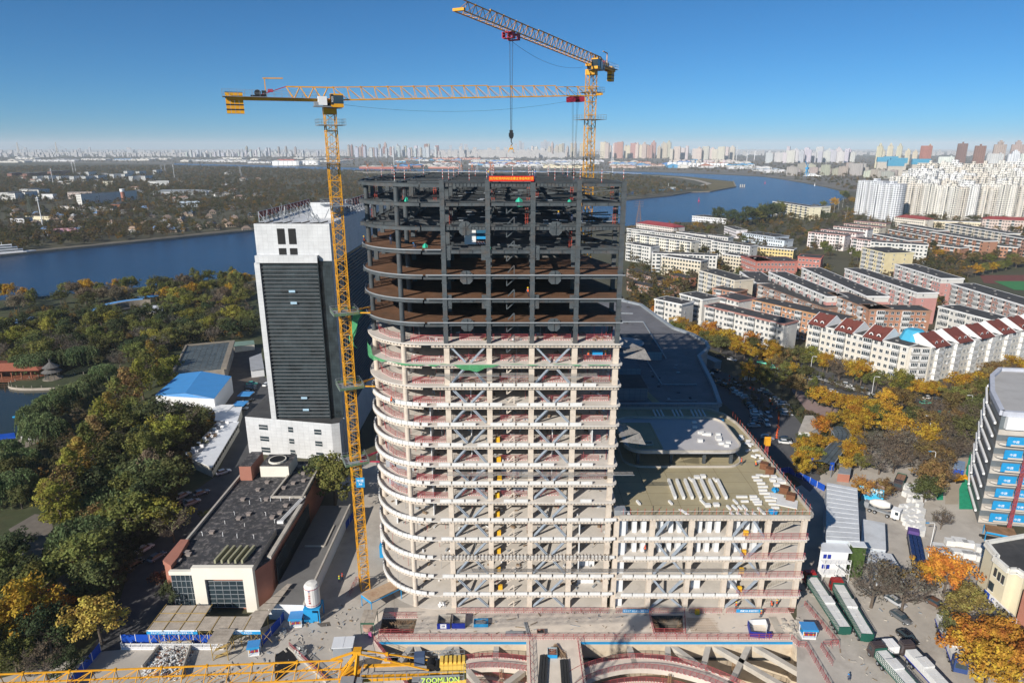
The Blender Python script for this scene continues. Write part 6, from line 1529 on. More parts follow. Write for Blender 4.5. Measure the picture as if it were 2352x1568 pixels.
for i,(u,v)in enumerate(((845,391.5),(879,391.5),(915,391.5),(940,392),(1060,393),(1085,393),(1127,392.5),(1133,392.5))):portcrane(u,v,40,'orange port crane on the far quay seen over the steel roof',m_prt,'orange port cranes on the far quay')
portcrane(1852,405,52,'bright blue luffing crane by the white boat on the right shore',m_skyblue)
# pile driving rig on its platform, river
x,y=G(1675,441,0);rg=thing('piling_platform','rusty piling platform in the river with a tall red lattice boom','platform',(x,y,0))
b=MB();b.box(-52,8,-12,12,3,6)
for k in range(9):b.box(-50+k*6.5,-48.6+k*6.5,-12,-10.5,0,3)
part('deck',b,mat('rusty_deck',(.22,.11,.08),var=.3,scale=.2),rg)
b=MB();b.beam((-18,0,6),(-2,0,64),2.2,2.2);part('boom',b,mat('boom_red',(.42,.10,.09)),rg)
b=MB();[b.cyl((-8+k*4,-13,-.5),(-8+k*4,-13,8),1.2,8)for k in range(3)];part('pile',b,mat('yellow_pile',(.40,.28,.10)),rg)
b=MB();[b.box(-50+k*9,-45+k*9,-6,6,6.01,9)for k in range(4)];part('deck_cabin',b,m_skyblue,rg)
x,y=G(1705,430,0);tag(obj('concrete_piles',MB().cyl((0,0,-.5),(0,0,7),1.5,8).cyl((5,0,-.5),(5,0,7),1.5,8).cyl((-5,0,-.5),(-5,0,7),1.5,8).mesh('piles',m_conc),loc=(x,y,0)),'three short concrete piles standing in the river right of the piling platform','piles')
def buoy(u,v,c,lab):x,y=G(u,v,0);tag(obj('buoy',MB().lathe([(1.6,0),(1.6,1),(.5,3),(.35,6),(.6,6.1),(.05,7.5)],8).mesh('buoy',mat('buoy_'+c[0],c[1])),loc=(x,y,.1)),lab,'buoy')
buoy(1605,463,('red',(.45,.04,.10)),'red buoy floating below the piling platform');buoy(1757,422,('red2',(.45,.04,.10)),'small red buoy in mid river near the right shore');buoy(1871,427,('white',(.75,.75,.75)),'white buoy in the river bend')
def boat(u,v,L,lab,cols,rz=0,decks=2):
 x,y=G(u,v,0);o=thing('boat',lab,'boat',(x,y,.1),rz)
 P=[(-L/2,-L*.08),(L*.32,-L*.09),(L/2,0),(L*.32,L*.09),(-L/2,L*.08)]
 part('hull',MB().prism(P,-.3,L*.07),cols[0],o,loc=(0,0,0))
 for k in range(decks):
  z=L*.07+.02+k*L*.055;a=-L*.42+k*L*.1;c=L*.26-k*L*.09
  b=MB();b.box(a,c,-L*.07,L*.07,z,z+L*.018,0);b.box(a+.4,c-.8,-L*.062,L*.062,z+L*.018,z+L*.042,1);b.box(a,c,-L*.07,L*.07,z+L*.042,z+L*.052,0);part('deck_house',b,[cols[1],m_glass],o,loc=(0,0,0))
 part('mast',MB().beam((-L*.1,0,L*.1),(-L*.1,0,L*.3),L*.008),m_whitep,o,loc=(0,0,0));return o
boat(22,586,42,'white two deck river cruiser moored at the far bank at left',(m_whitep,m_whitep),R(38),3)
boat(1865,405,60,'white motor yacht by the unfinished blocks on the right shore',(m_whitep,m_whitep),-.5,2)
boat(1540,437,55,'blue barge with a small crane in the inlet behind the peninsula',(m_skyblue,m_whitep),-.1,1)
# ------------------------------------------------------------------ settlement across the river at left
random.seed(12)
def wb_(label,u,v,L,D,H,fl,wall,rz,roof=None,grp=None):
 x,y=G(u,v,0);p1=(x+L*cos(rz),y+L*sin(rz))
 return flats(label,(float(x),float(y)),(float(p1[0]),float(p1[1])),D,H,fl,wall,None,None,near=False,roof=roof or 'flat',style=2,vents=False,name='far_block',cat='apartment block',group=grp)
for i,(u,v)in enumerate(((77,417),(103,416),(131,417),(161,417),(188,417),(217,415),(253,411),(279,411),(297,417),(325,416),(352,400),(313,404),(285,403),(196,405))):
 wb_('white ended block in the long row of flats across the river',u,v,12,62,15,5,(.68,.68,.66),R(8),grp='white ended flats across the river')
for i,(u,v)in enumerate(((18,409),(53,410),(77,408),(110,404),(134,403))):
 wb_('brown gabled terrace at the far left across the river',u,v,14,60,15,4,(.30,.15,.12),R(6),roof=(.10,.10,.10),grp='brown terraces at the far left')
wb_('pinkish three storey block in front of the long dark dormitory',157,457,45,14,13,4,(.60,.50,.45),R(8))
wb_('white gabled end of the long dark dormitory across the river',178,470,12,115,18,6,(.70,.68,.64),R(-20))
wb_('white annex left of the low white block pair',341,426,30,14,11,3,(.7,.7,.68),R(5));wb_('white block pair with one taller end',360,428,30,18,14,4,(.7,.7,.68),R(15))
wb_('cream block with square windows among the trees',237,426,26,14,11,3,(.66,.62,.5),R(5));wb_('thin white two storey block',147,422,26,10,8,2,(.65,.63,.58),R(5))
wb_('small white cube house left of the dormitory',96,458,22,14,10,1,(.72,.72,.72),R(4))
for u,v in((0,458),(14,460),(38,458),(47,449),(70,451)):wb_('white flats cut by the left edge across the river',u,v,18,40,13,4,(.70,.69,.66),R(5),grp='white flats at the left edge')
wb_('cream arcaded round house at the foot of the lattice mast',60,508,40,12,7,1,(.68,.62,.45),R(-8));wb_('white house with a roof terrace at the left edge',26,518,18,16,9,2,(.6,.6,.62),R(0))
wb_('long white shed with red door frames across the river',140,484,40,14,7,1,(.68,.64,.6),R(10));wb_('low white sheds right of the long white one',201,484,38,16,6,1,(.6,.6,.6),R(8));wb_('red brick workshop with dark roof across the river',252,481,18,30,8,1,(.36,.14,.08),R(2),roof=(.08,.08,.09))
wb_('long grey roof hall among the trees',352,449,110,30,8,1,(.3,.32,.33),R(4),roof=(.22,.24,.26));wb_('blue grey long shed near the office tower',405,476,40,14,6,1,(.45,.5,.55),R(14),roof=(.4,.48,.55));wb_('pink roofed pontoon house at the bank',117,543,28,8,5,1,(.3,.2,.22),R(22),roof=(.45,.25,.30));wb_('white cabin near the pontoon house',88,543,10,7,5,1,(.6,.65,.7),R(10))
for i in range(62):
 u=U(20,575);v=U(486,541)-(u/575)*8
 if 90<u<130 and v>535:continue
 wb_('small old house in the riverside settlement behind the embankment',u,v,U(6,12),U(5,8),U(3,4),1,random.choice(((.34,.27,.22),(.28,.24,.21),(.45,.42,.38),(.38,.30,.22))),R(U(-20,50)),roof=random.choice(((.20,.15,.12),(.12,.12,.12),(.28,.20,.15),(.3,.3,.3),(.12,.2,.34))),grp='old riverside houses')
for i in range(40):
 u=U(0,600);v=U(398,470);wb_('small pale house scattered in the woods across the river',u,v,U(10,26),U(8,12),U(4,7),1,random.choice(((.6,.6,.58),(.5,.46,.4))),R(U(-10,40)),roof=random.choice(((.3,.2,.16),(.5,.5,.5),(.15,.15,.15))),grp='pale houses in the woods')
tag(obj('water_tower',MB().cyl((0,0,0),(0,0,20),3.2,10,0,r2=3.6).cyl((0,0,20.01),(0,0,25),4.2,10,1).mesh('water_tower',[m_redb,m_whitep]),loc=(*G(285,466,0),0)),'brick water tower with white top across the river','tower')
# ================================================================== PARK BUILDINGS, POND AND PAVILION
random.seed(8)
m_blueroof=mat('blue_sheet_roof',(.06,.25,.56),rough=.5,var=.06,scale=.4);m_wsheet=mat('white_sheet_roof',(.62,.64,.67),rough=.5,var=.06,scale=.5)
h=thing('blue_roof_hall','white hall with a broad bright blue gabled roof beside the greenhouse','building',(-122,229,0))
P0,P1,P2,P3,P4,P5=(-134.2,230.8),(-121.9,229.3),(-110.3,227.0),(-114.1,252.0),(-127.0,254),(-136.8,255)
b=MB();b.prism([P0,P2,P3,P5],0,7.0);part('wall',b,m_white,h)
b=MB();b.poly([(*P0,7.1),(*P1,8.6),(*P4,8.6),(*P5,7.1)]);b.poly([(*P1,8.6),(*P2,7.1),(*P3,7.1),(*P4,8.6)]);b.poly([(*P0,7.0),(*P2,7.0),(*P1,8.5)]);part('roof',b,m_blueroof,h)
g_=thing('greenhouse','long greenhouse with a dark glass panel roof behind the blue roofed hall','building',(-130,258,0))
A,B_,C_,D_=Vector((-139.9,254.8)),Vector((-121.5,262.2)),Vector((-134.5,302.9)),Vector((-153.2,295.7))
b=MB();b.prism([A,B_,C_,D_],0,6.6);part('wall',b,mat('stained_concrete',(.33,.29,.24),var=.2,dirt=(.2,.16,.12)),g_)
m_ghg=mat('greenhouse_glass',(.085,.10,.10),rough=.45,var=.35,scale=.3,spec=.4)
gm=MB();gm.box(-.5,.5,-.5,.5,0,.06);gpm=gm.mesh('roof_pane',m_ghg);an=atan2((B_-A).y,(B_-A).x)
wv=(B_-A).length/8;hv=(D_-A).length/14
for i in range(8):
 for j in range(14):
  c=A+(B_-A)*((i+.5)/8*.97+.01)+(D_-A)*((j+.5)/14*.97+.01);part('roof_pane',gpm,None,g_,loc=(c.x+130,c.y-258,6.62+j*.02),rz=an,scale=(wv*.9,hv*.86,1))
b=MB();b.beam((*A,7),(*D_,7),.8,.8);b.beam((*D_,7),(*C_,7),.8,.8);b.beam((*C_,7),(*B_,7),2.2,.8);part('parapet',b,m_bank,g_)
wh=thing('white_hut_row','long white prefab hut row with outdoor units on its roof in the park','building',(-97,190,0))
m_hutw=mat('cream_hut_wall',(.55,.53,.46))
b=MB();b.prism([(-101.9,187.2),(-91.1,179.9),(-96.4,213.7),(-103.7,214.3)],0,3.4);b.prism([(-104.5,214.6),(-97,213.9),(-100.6,227),(-109.4,226)],0,3.6);part('wall',b,m_hutw,wh)
b=MB();b.prism([(-98,184.2),(-90.6,179.2),(-96.2,214),(-100.5,214.4)],3.42,3.6);b.prism([(-105,214.5),(-96.8,213.7),(-100.4,227.4),(-109.8,226.4)],3.62,3.8);part('eaves_roof',b,m_wsheet,wh)
b=MB();b.prism([(-102.4,187.5),(-98.1,184.3),(-100.6,214.3),(-104.2,214.6)],3.42,3.55);part('flat_roof',b,mat('grey_felt',(.27,.28,.30),var=.15,scale=.5,dirt=(.25,.24,.23)),wh)
for k in range(14):part('outdoor_unit',acm,None,wh,loc=(-101.9+97+k*.02+(k%2)*1.8,188-190+k*1.9,3.6),rz=U(-.2,.2),scale=1.4)
b=MB()
for k in range(16):f=k/16;x=-91.05-5.3*f;y=180+33.6*f;b.beam((x,y,2.4),(x-.2,y+1.4,2.4),.1,.9)
stuff(part('window_rows',b,m_glass,wh))
tag(obj('white_annex',MB().box(-116,-104,222.5,229,0,4,0).box(-106,-101.5,231,236,2.5,2.7,1).box(-108,-103,241,246,2.6,2.8,1).mesh('annex',[m_white,m_blueroof])),'white annex boxes with small blue canopies right of the blue roofed hall','annex')
def simple(name,label,cat,pts,H,wall,roof,z0=0,eave=.4,**k):
 P=[G(u,v,H)for u,v in pts];c=P[0];o=thing(name,label,cat,(c[0],c[1],0))
 part('wall',MB().prism(P,z0,H-.1),wall,o);cx=sum(p[0]for p in P)/len(P);cy=sum(p[1]for p in P)/len(P)
 Q=[(cx+(p[0]-cx)*1.04,cy+(p[1]-cy)*1.04)for p in P];part('roof',MB().prism(Q,H-.09,H+.15),roof,o);return o
simple('long_pavilion','long blue roofed pavilion by the park trees, left part','pavilion',[(-60,746),(77,727.5),(77,736),(-60,757)],4,m_hutw,mat('pale_blue_roof',(.20,.36,.62)))
simple('long_pavilion','shorter blue roofed pavilion behind the evergreen bushes','pavilion',[(117,726),(150,722),(151,730),(118,734)],4,m_hutw,MATS['pale_blue_roof'])
ar=thing('round_arena','curved grey open air arena with a blue arc roof in the park','building',(*G(300,724,0),0))
cx,cy=G(318,724,0)
def arcband(r0,r1,a0,a1,z0,z1,n=14):
 b=MB()
 for i in range(n):
  a,c=R(a0+(a1-a0)*i/n),R(a0+(a1-a0)*(i+1)/n);b.prism([(cx+r0*cos(a),cy+r0*sin(a)),(cx+r1*cos(a),cy+r1*sin(a)),(cx+r1*cos(c),cy+r1*sin(c)),(cx+r0*cos(c),cy+r0*sin(c))],z0,z1)
 return b
part('roof',arcband(20,24,110,215,5.2,5.5),mat('pale_blue_arc',(.12,.32,.62)),ar);part('wall',arcband(18,19.9,95,230,0,5.4),m_bank,ar);part('seating',arcband(12,16,95,230,0,2.4),m_roof,ar);part('stand',arcband(6,10,95,250,0,1.4),m_grey,ar)
simple('white_pavilion','white and cream pavilion beside the curved arena','pavilion',[(330,702),(375,702),(372,716),(335,718)],5,mat('cream_p',(.7,.64,.45)),m_wsheet)
hx,hy=G(342,690,0);hh=thing('hexagon_kiosk','kiosk with a brown hipped roof and blue lower eaves north of the arena','kiosk',(hx,hy,0));part('roof',MB().lathe([(7,3.2),(4.5,4.2)],6,0,(hx,hy)).lathe([(4.5,4.25),(.1,6.8)],6,1,(hx,hy)),[m_blueroof,mat('brown_tiles',(.22,.11,.07))],hh);part('wall',MB().cyl((hx,hy,0),(hx,hy,3.2),5,6),m_hutw,hh)
simple('bicycle_shed','dark green roofed shed beyond the greenhouse','shed',[(536,786),(582,782),(584,790),(538,796)],3,m_hutw,mat('dull_green_roof',(.16,.24,.20)))
simple('grey_hut','grey roofed hut left of the office tower','hut',[(573,822),(600,812),(606,846),(576,850)],3.5,m_white,mat('grey_hut_roof',(.30,.31,.33)))
# red lake house
m_redt=mat('terracotta_tiles',(.30,.10,.06),var=.12,scale=1.5);m_wood=mat('red_brown_timber',(.24,.09,.05))
lx,ly=G(33,870,1.0);lh=thing('lake_house','red roofed timber waterside pavilion at the left edge of the pond','pavilion',(lx,ly,0))
b=MB();hip(b,22,9,4.2,2.0,0,1.0);part('roof',b,m_redt,lh,loc=(-13,1,0),rz=R(4))
b=MB();hip(b,16,14,4.6,3.0,0,1.0);part('roof',b,m_redt,lh,loc=(-25,-2,0),rz=R(4))
b=MB();b.box(-26,10,-2,11,.4,.8);[b.box(-24+k*4,-23.6+k*4,-1.6,-1.2,.8,4.3)for k in range(9)];rail_loop(b,[(-26,-2),(10,-2),(10,11),(-26,11)],.8,1.0,.12);part('deck',b,m_wood,lh,loc=(0,0,0),rz=R(4))
b=MB();b.box(-24,8,6,9,.81,4.3);part('wall',b,m_wood,lh,loc=(0,0,0),rz=R(4))
# island and two tier pavilion
ix,iy=G(128,880,0);b=MB();IP=[(ix+17.5*cos(t*pi/14)+(3 if cos(t*pi/14)>0 else 0),iy+8.6*sin(t*pi/14)+2.5*cos(t*pi/14))for t in range(28)]
b.prism(IP,0,1.1,0,1);struct('island',b,[mat('pale_stone_rim',(.36,.31,.26),var=.15,scale=.6),m_lawn])
b=MB()
for i,p in enumerate(IP):b.box(p[0]*.97+ix*.03-.12,p[0]*.97+ix*.03+.12,p[1]*.97+iy*.03-.12,p[1]*.97+iy*.03+.12,1.1,2.1)
tag(obj('stone_balustrade',b.mesh('balustrade',m_bank)),'ring of small stone posts round the island rim','balustrade')
px,py=G(122,869,1.1);pv=thing('pavilion','grey tiled two tier round pavilion on the pond island','pavilion',(px,py,1.1));m_tg=mat('grey_tiles',(.12,.115,.11),var=.15,scale=2)
part('lower_roof',MB().lathe([(3.9,3.3),(3.0,3.9),(1.9,4.5)],12),m_tg,pv,loc=(0,0,0));part('upper_roof',MB().lathe([(3.3,5.3),(2.2,6.0),(1.0,6.9),(.25,7.6),(.4,8.0),(.05,8.8)],12),m_tg,pv,loc=(0,0,0));part('drum',MB().cyl((0,0,4.3),(0,0,5.4),1.6,8),m_wood,pv,loc=(0,0,0))
for k in range(8):part('pillar',MB().cyl((2.6*cos(k*pi/4),2.6*sin(k*pi/4),.3),(2.6*cos(k*pi/4),2.6*sin(k*pi/4),3.4),.16,6),m_tg,pv,loc=(0,0,0))
part('base',MB().cyl((0,0,0),(0,0,.3),3.8,14),m_bank,pv,loc=(0,0,0))
for pts,lab in(([(28,957),(66,947),(70,952),(36,958)],'blue floating raft behind the willows, larger of the two'),([(-20,1000),(33,994),(36,1004),(-20,1009)],'violet blue pontoon walkway at the left edge')):
 P=[G(u,v,.3)for u,v in pts];tag(obj('pontoon',MB().prism(P,.06,.45).mesh('pontoon',m_bluepaint if 'violet' in lab else m_skyblue)),lab,'pontoon')
sheet('quay',[(20,1030),(50,1005),(85,1000),(90,1015),(45,1035)],m_bank,.12)
P=[G(u,v,0)for u,v in((50,1010),(80,1012),(84,1000))];b=MB()
for p,q in zip(P,P[1:]):
 for k in range(9):x=p[0]+(q[0]-p[0])*k/9;y=p[1]+(q[1]-p[1])*k/9;b.box(x-.06,x+.06,y-.06,y+.06,.1,1.2)
 b.beam((*p,1.2),(*q,1.2),.12)
tag(obj('white_railing',b.mesh('railing',m_whitep)),'white railing on the small quay under the willows','railing')
sheet('park_plaza',[(20,1215),(80,1180),(115,1185),(135,1260),(180,1290),(172,1400),(150,1410),(100,1330),(50,1265)],m_pave,.06)
b=MB();pts=[(98,1270),(120,1262),(140,1300),(168,1320)]
for u,v in((48,1262),(70,1240),(60,1275)):x,y=G(u,v,0);b.lathe([(1.1,0),(1.3,.6),(.7,1.2),(.1,1.4)],7,0,(x,y))
tag(obj('garden_rock',b.mesh('rock',m_bank)),'grey landscape rocks at the edge of the pond plaza','rock')
# ================================================================== TREES
random.seed(40)
AV=[]  # footprints to keep clear
def keep(pts,z=0):AV.append([G(u,v,z)for u,v in pts])
POND=[G(*p)for p in[(-260,870),(0,868),(60,862),(140,850),(215,838),(236,842),(222,868),(200,897),(120,915),(66,938),(40,990),(33,1010),(0,1065),(-60,1130),(-260,1130)]]
ROAD=[G(*p)for p in[(540,990),(500,1090),(400,1160),(380,1220),(300,1290),(270,1400),(200,1500),(100,1568),(330,1568),(390,1440),(440,1260),(480,1210),(560,1090),(600,1050),(640,890),(600,860),(560,890),(560,950)]]
PLAZA=[G(*p)for p in[(20,1215),(80,1180),(115,1185),(135,1260),(180,1290),(172,1400),(150,1410),(100,1330),(50,1265)]]
BOX=[[(-107,176),(-86,174),(-91,216),(-106,231),(-110,186)],[(-139,213),(-104,211),(-108,256),(-142,256)],[(-155,253),(-119,258),(-131,305),(-155,298)],[(-90,185),(-50,185),(-50,300),(-90,300)],[(-78,116),(-50,116),(-50,178),(-78,178)]]
BAD=[POND,ROAD,PLAZA]+BOX+[[G(u,v)for u,v in pp]for pp in([(-60,735),(160,718),(160,742),(-60,765)],[(250,705),(390,690),(390,735),(255,742)],[(536,775),(600,775),(600,900),(500,880)])]
placed=[]
def can_(x,y,d,bad=BAD):
 for P in bad:
  if inpoly(x,y,P):return False
 return all((x-a)**2+(y-c)**2>d*d for a,c in placed)
def fill(pts,n,dmin,kinds,size,label,group,bad=BAD):
 P=[G(u,v,0)for u,v in pts];xs_=[p[0]for p in P];ys_=[p[1]for p in P];k=0;tries=0
 while k<n and tries<n*40:
  tries+=1;x=U(min(xs_),max(xs_));y=U(min(ys_),max(ys_))
  if not inpoly(x,y,P)or not can_(x,y,dmin,bad):continue
  kd,cl_=random.choice(kinds);placed.append((x,y));s=U(*size)
  lb=label.replace('#',{'gold':'golden','orange':'orange','green':'green','dgreen':'dark green','olive':'olive','ygreen':'yellow green','rust':'rusty','brown':'brown','grey':'bare grey','willow':'drooping willow','pale':'pale green'}[cl_])
  tree(x,y,kd,cl_,s,lb,group);k+=1
def T(u,v,kind,col,size,label):x,y=G(u,v,0);placed.append((x,y));return tree(x,y,kind,col,size,label)
# hero trees by hand (base positions)
T(75,1475,'round','gold',6.8,'large golden tree nearest the bottom left corner');T(125,1450,'round','orange',4.8,'orange crowned tree behind the large golden one at bottom left')
T(235,1480,'round',(.28,.20,.05),6.2,'round tan yellow tree left of the scaffold canopy');T(30,1400,'round','green',4.8,'green tree left of the golden pair')
T(40,1545,'round','olive',4.2,'olive bush tree in the bottom left corner');T(110,1560,'sparse','brown',4.4,'bare brown tree below the golden tree');T(160,1560,'round','dgreen',3.2,'dark green tree at the bottom left of the white fence')
T(395,1390,'round','dgreen',3.0,'dark bush tree against the brick corner of the low hall');T(380,1330,'shrub',(.15,.08,.05),3.2,'reddish shrub at the brick corner')
T(770,1160,'round','olive',8.6,'big broad tree filling the gap between the low hall and the crane mast');T(742,1140,'round','green',6.6,'green tree leaning on the big broad tree by the mast')
T(400,1245,'sparse',(.12,.12,.06),5.6,'round feathery grey green tree beside the dark hall roof');T(250,1245,'round','ygreen',4.8,'yellow green tree behind the parked white car');T(230,1230,'round','rust',4.6,'rust topped tree beside the yellow green one')
T(205,1240,'willow','willow',5.0,'weeping willow beside the paved plaza');T(120,1180,'tall','ygreen',4.8,'yellow green tree with a white painted trunk by the plaza');T(40,1150,'willow','willow',5.0,'weeping willow at the left edge above the plaza')
for i,(u,v)in enumerate([(75,870),(105,858),(150,850),(182,848),(60,862),(205,842)]):T(u,v-8,'willow',(.085,.11,.05),5.2,'weeping willow on the far bank of the pond')['group']='willows behind the pond'
for u,v in[(212,905),(180,925),(150,935),(120,950),(95,1005),(115,1020),(80,985),(240,880)]:T(u,v,'willow','willow',5.0,'weeping willow on the near bank of the pond')['group']='willows before the pond'
for i,(u,v)in enumerate([(330,905),(300,930),(280,955),(262,985),(245,1010),(230,1045),(215,1080),(200,1115),(180,1150),(165,1180),(345,880),(355,850),(150,1215)]):T(u,v+12,'tall',('ygreen','rust','olive','gold')[i%4]if i%4!=3 else(.17,.13,.035),7.2,'tall broad tree of the autumn avenue running down to the plaza')['group']='avenue trees of the park'
for u,v in[(385,900),(400,870)]:T(u,v,'round','ygreen',5.6,'large loose yellow green tree left of the blue roof')['group']='loose trees left of the blue roof'
mix=[('round','green'),('round','dgreen'),('round','olive'),('round','olive'),('sparse','grey'),('round','ygreen'),('round','green'),('willow','willow'),('round','brown')]
fill([(330,960),(420,900),(480,960),(505,1000),(430,1110),(400,1180),(380,1220),(280,1300),(250,1400),(200,1420),(170,1350),(200,1180),(260,1060)],66,6.0,mix,(5.2,7.6),'# tree in the dense park wood left of the hospital road','park wood left of the road')
fill([(-40,690),(300,668),(560,640),(584,700),(584,735),(300,700),(-40,730)],76,6.4,[('round','olive'),('round','olive'),('round','ygreen'),('round','gold'),('round','green'),('sparse','grey'),('tall','olive'),('round','brown')],(4.6,6.2),'# tree in the belt along the near river bank','river bank tree belt')
fill([(-40,770),(200,745),(420,730),(584,735),(584,780),(400,800),(360,870),(240,838),(60,850),(-40,860)],84,6.2,[('round','dgreen'),('round','dgreen'),('round','green'),('round','olive'),('sparse','grey'),('round','ygreen'),('round','olive')],(4.8,6.4),'# tree in the dark wood behind the pond','dark wood behind the pond')
fill([(-60,1060),(60,1060),(90,1100),(60,1180),(-60,1200)],8,6,[('willow','willow'),('round','green')],(4.2,5.4),'# tree on the left edge below the pontoon','trees below the pontoon')
fill([(-80,1290),(60,1300),(150,1430),(180,1500),(60,1568),(-80,1568)],20,5,[('round','green'),('round','dgreen'),('round','olive')],(4.6,6.4),'# tree in the bottom left wood','bottom left wood')
fill([(560,960),(600,960),(610,1000),(575,1050),(560,1040)],4,5,[('round','olive'),('round','green')],(3.6,4.6),'# tree between the hut row and the office tower','trees by the office tower')
fill([(430,1330),(500,1180),(560,1100),(566,1125),(520,1190),(440,1340)],10,4,[('round','green'),('shrub','dgreen'),('shrub',"rust")],(2.4,3.2),'# bush in the hedge along the left side of the dark hall','bushes along the dark hall',bad=[BOX[4]])
fill([(170,880),(150,870),(190,890),(165,893)],5,2,[('shrub','dgreen')],(1.2,1.8),'# clipped bush on the island','island bushes',bad=[])
# right hand side
RB=[[(20,190),(84,190),(84,350),(20,350)],[(22,115),(63,115),(63,180),(22,180)],[(84,200),(92,206),(101,230),(99,250),(93,268),(84,275)],[(122,150),(170,140),(200,260),(120,175)]]
def row(pts,n,kinds,size,label,group,jit=2.0,bad=RB):
 P=[Vector(G(u,v,0))for u,v in pts];Ls=[(q-p).length for p,q in zip(P,P[1:])];tot=sum(Ls)
 for i in range(n):
  d=tot*(i+.5)/n;k=0
  while d>Ls[k]:d-=Ls[k];k+=1
  p=P[k].lerp(P[k+1],d/Ls[k]);x,y=p.x+U(-jit,jit),p.y+U(-jit,jit);placed.append((x,y));kd,cl_=random.choice(kinds)
  lb=label.replace('#',{'gold':'golden','orange':'orange','green':'green','dgreen':'dark green','olive':'olive','ygreen':'yellow green','rust':'rusty','brown':'brown','grey':'bare grey','pale':'pale green'}[cl_])
  tree(x,y,kd,cl_,U(*size),lb,group)
AUT=[('round','gold'),('round','gold'),('round','olive'),('sparse','brown'),('round','orange'),('round','rust')]
row([(1500,735),(1580,775),(1680,800),(1780,830),(1850,850)],18,AUT+[('round','green')],(4.2,5.6),'# street tree in front of the pink edged white flats','street trees before the white flats')
row([(1860,845),(1960,880),(2060,905),(2150,930)],15,AUT+[('round','ygreen'),('sparse','grey')],(4.4,5.8),'# street tree in front of the left red gabled wing','street trees before the left gabled wing')
row([(2150,915),(2240,890),(2340,860)],9,[('sparse','brown'),('sparse','grey'),('round','rust'),('round','gold')],(4.2,5.4),'# street tree in front of the right red gabled wing','street trees before the right gabled wing')
row([(1700,870),(1800,905),(1880,935),(1980,965),(2060,985)],15,[('round','olive'),('tall','olive'),('round','gold'),('round','rust'),('round','gold')],(4.2,5.6),'# tree along the near side of the street','trees on the near side of the street')
row([(2080,990),(2150,1010),(2210,985),(2250,960)],9,[('round','rust'),('round','green'),('sparse','brown')],(4.6,6.0),'# tree at the street corner','trees at the street corner')
row([(1870,1000),(1900,990),(1940,985),(1975,960),(1995,985),(1940,1010)],9,[('round','gold'),('round','gold'),('round','gold'),('round','orange')],(3.2,4.2),'# small tree in the bright clump above the glass tunnel roof','golden clump above the tunnel')
row([(1820,1075),(1850,1070),(1840,1050),(1880,1065),(1830,1095)],6,[('round','gold'),('round','ygreen'),('round','gold')],(3.0,3.8),'# small tree left of the tunnel roof','golden clump left of the tunnel')
row([(1960,1010),(1965,1060),(1960,1105)],4,[('round','gold')],(2.8,3.6),'# small tree right of the tunnel roof','golden trees right of the tunnel')
row([(2000,1060),(2040,1040),(2090,1060),(2020,1100)],6,[('sparse','brown'),('sparse','grey'),('round','rust')],(5.0,6.0),'# big thin tree above the mural board','thin trees above the mural')
row([(2120,1060),(2160,1085),(2130,1130),(2170,1120)],6,[('sparse','brown'),('round','rust'),('sparse','grey')],(4.8,5.8),'# big thin tree beside the foam stacks','thin trees by the foam stacks')
T(2120,1155,'round','green',4.6,'dense green tree above the foam block stacks');T(2215,1020,'round','green',5.0,'green tree with orange flank left of the blue panelled block');T(1975,1150,'round',(.28,.17,.05),4.0,'orange brown tree in front of the mural board')
T(2160,1215,'sparse','brown',3.2,'small bare tree beside the green netted ground');T(2025,1150,'round','rust',3.4,'rusty tree right of the mural board')
T(2000,1395,'sparse','grey',6.6,'big bare grey tree over the white site huts');T(2070,1405,'sparse','grey',6.4,'big bare grey tree behind the parked lorries');T(2040,1360,'round','rust',4.2,'rusty tree behind the bare grey pair')
T(2165,1370,'round','orange',5.6,'orange tree crown left of the cream bank building');T(2125,1350,'round','gold',4.2,'golden tree left of the orange crown');T(2210,1445,'round',(.20,.15,.05),5.4,'olive brown tree in front of the cream bank building')
T(2215,1530,'round','orange',6.2,'largest orange tree at the lower right');T(2290,1530,'round','orange',5.6,'orange tree under the bank sign at lower right');T(2260,1590,'round','gold',5.8,'golden tree at the bottom right corner');T(2330,1580,'round','orange',5.4,'orange tree touching the bottom right corner');T(2185,1480,'round','green',3.6,'green tree between the orange crowns')
row([(1530,765),(1640,800),(1760,845),(1860,885)],13,AUT+[('round','green'),('sparse','grey')],(3.6,5.0),'# tree on the verge between the street and the car park','verge trees by the car park')
row([(2010,940),(2080,955),(2150,965),(2230,930),(2320,895)],13,[('round','rust'),('sparse','brown'),('round','gold'),('round','olive'),('sparse','grey')],(4.4,5.8),'# tree spreading over the wide junction','trees over the junction')
row([(2040,1010),(2100,1030),(2160,1040),(2190,1070)],9,[('round','rust'),('sparse','brown'),('sparse','grey'),('round','gold')],(4.6,5.8),'# thin tree between the junction and the yard','thin trees above the yard')
row([(1830,1040),(1870,1030),(1930,1050),(1990,1090)],6,[('round','gold'),('round','gold'),('round','olive')],(3,3.8),'# tree round the garden kiosk','trees round the garden kiosk')
EST=[('round','olive'),('round','rust'),('round','gold'),('round','green'),('sparse','brown'),('round','dgreen')]
row([(1455,700),(1500,690),(1560,655),(1540,625),(1600,650),(1690,650),(1700,610)],14,EST,(3.6,4.8),'# tree between the small flats near the tower','trees between the small flats')
row([(1640,510),(1700,520),(1760,505),(1790,495),(1740,515)],17,[('round','dgreen'),('round','dgreen'),('round','olive')],(9.5,12.5),'# great tree in the dark riverside clump','dark riverside clump')
row([(1590,520),(1640,545),(1680,560),(1760,560),(1830,560),(1860,550),(1900,590),(1980,600),(1830,535)],20,EST,(4.2,5.6),'# tree between the upper rows of flats','trees between upper flats')
row([(1870,500),(1910,515),(1950,495),(1890,485),(1820,490),(1960,470),(1930,450)],20,EST,(6,8),'# tree in the grove by the riverside road','riverside road grove')
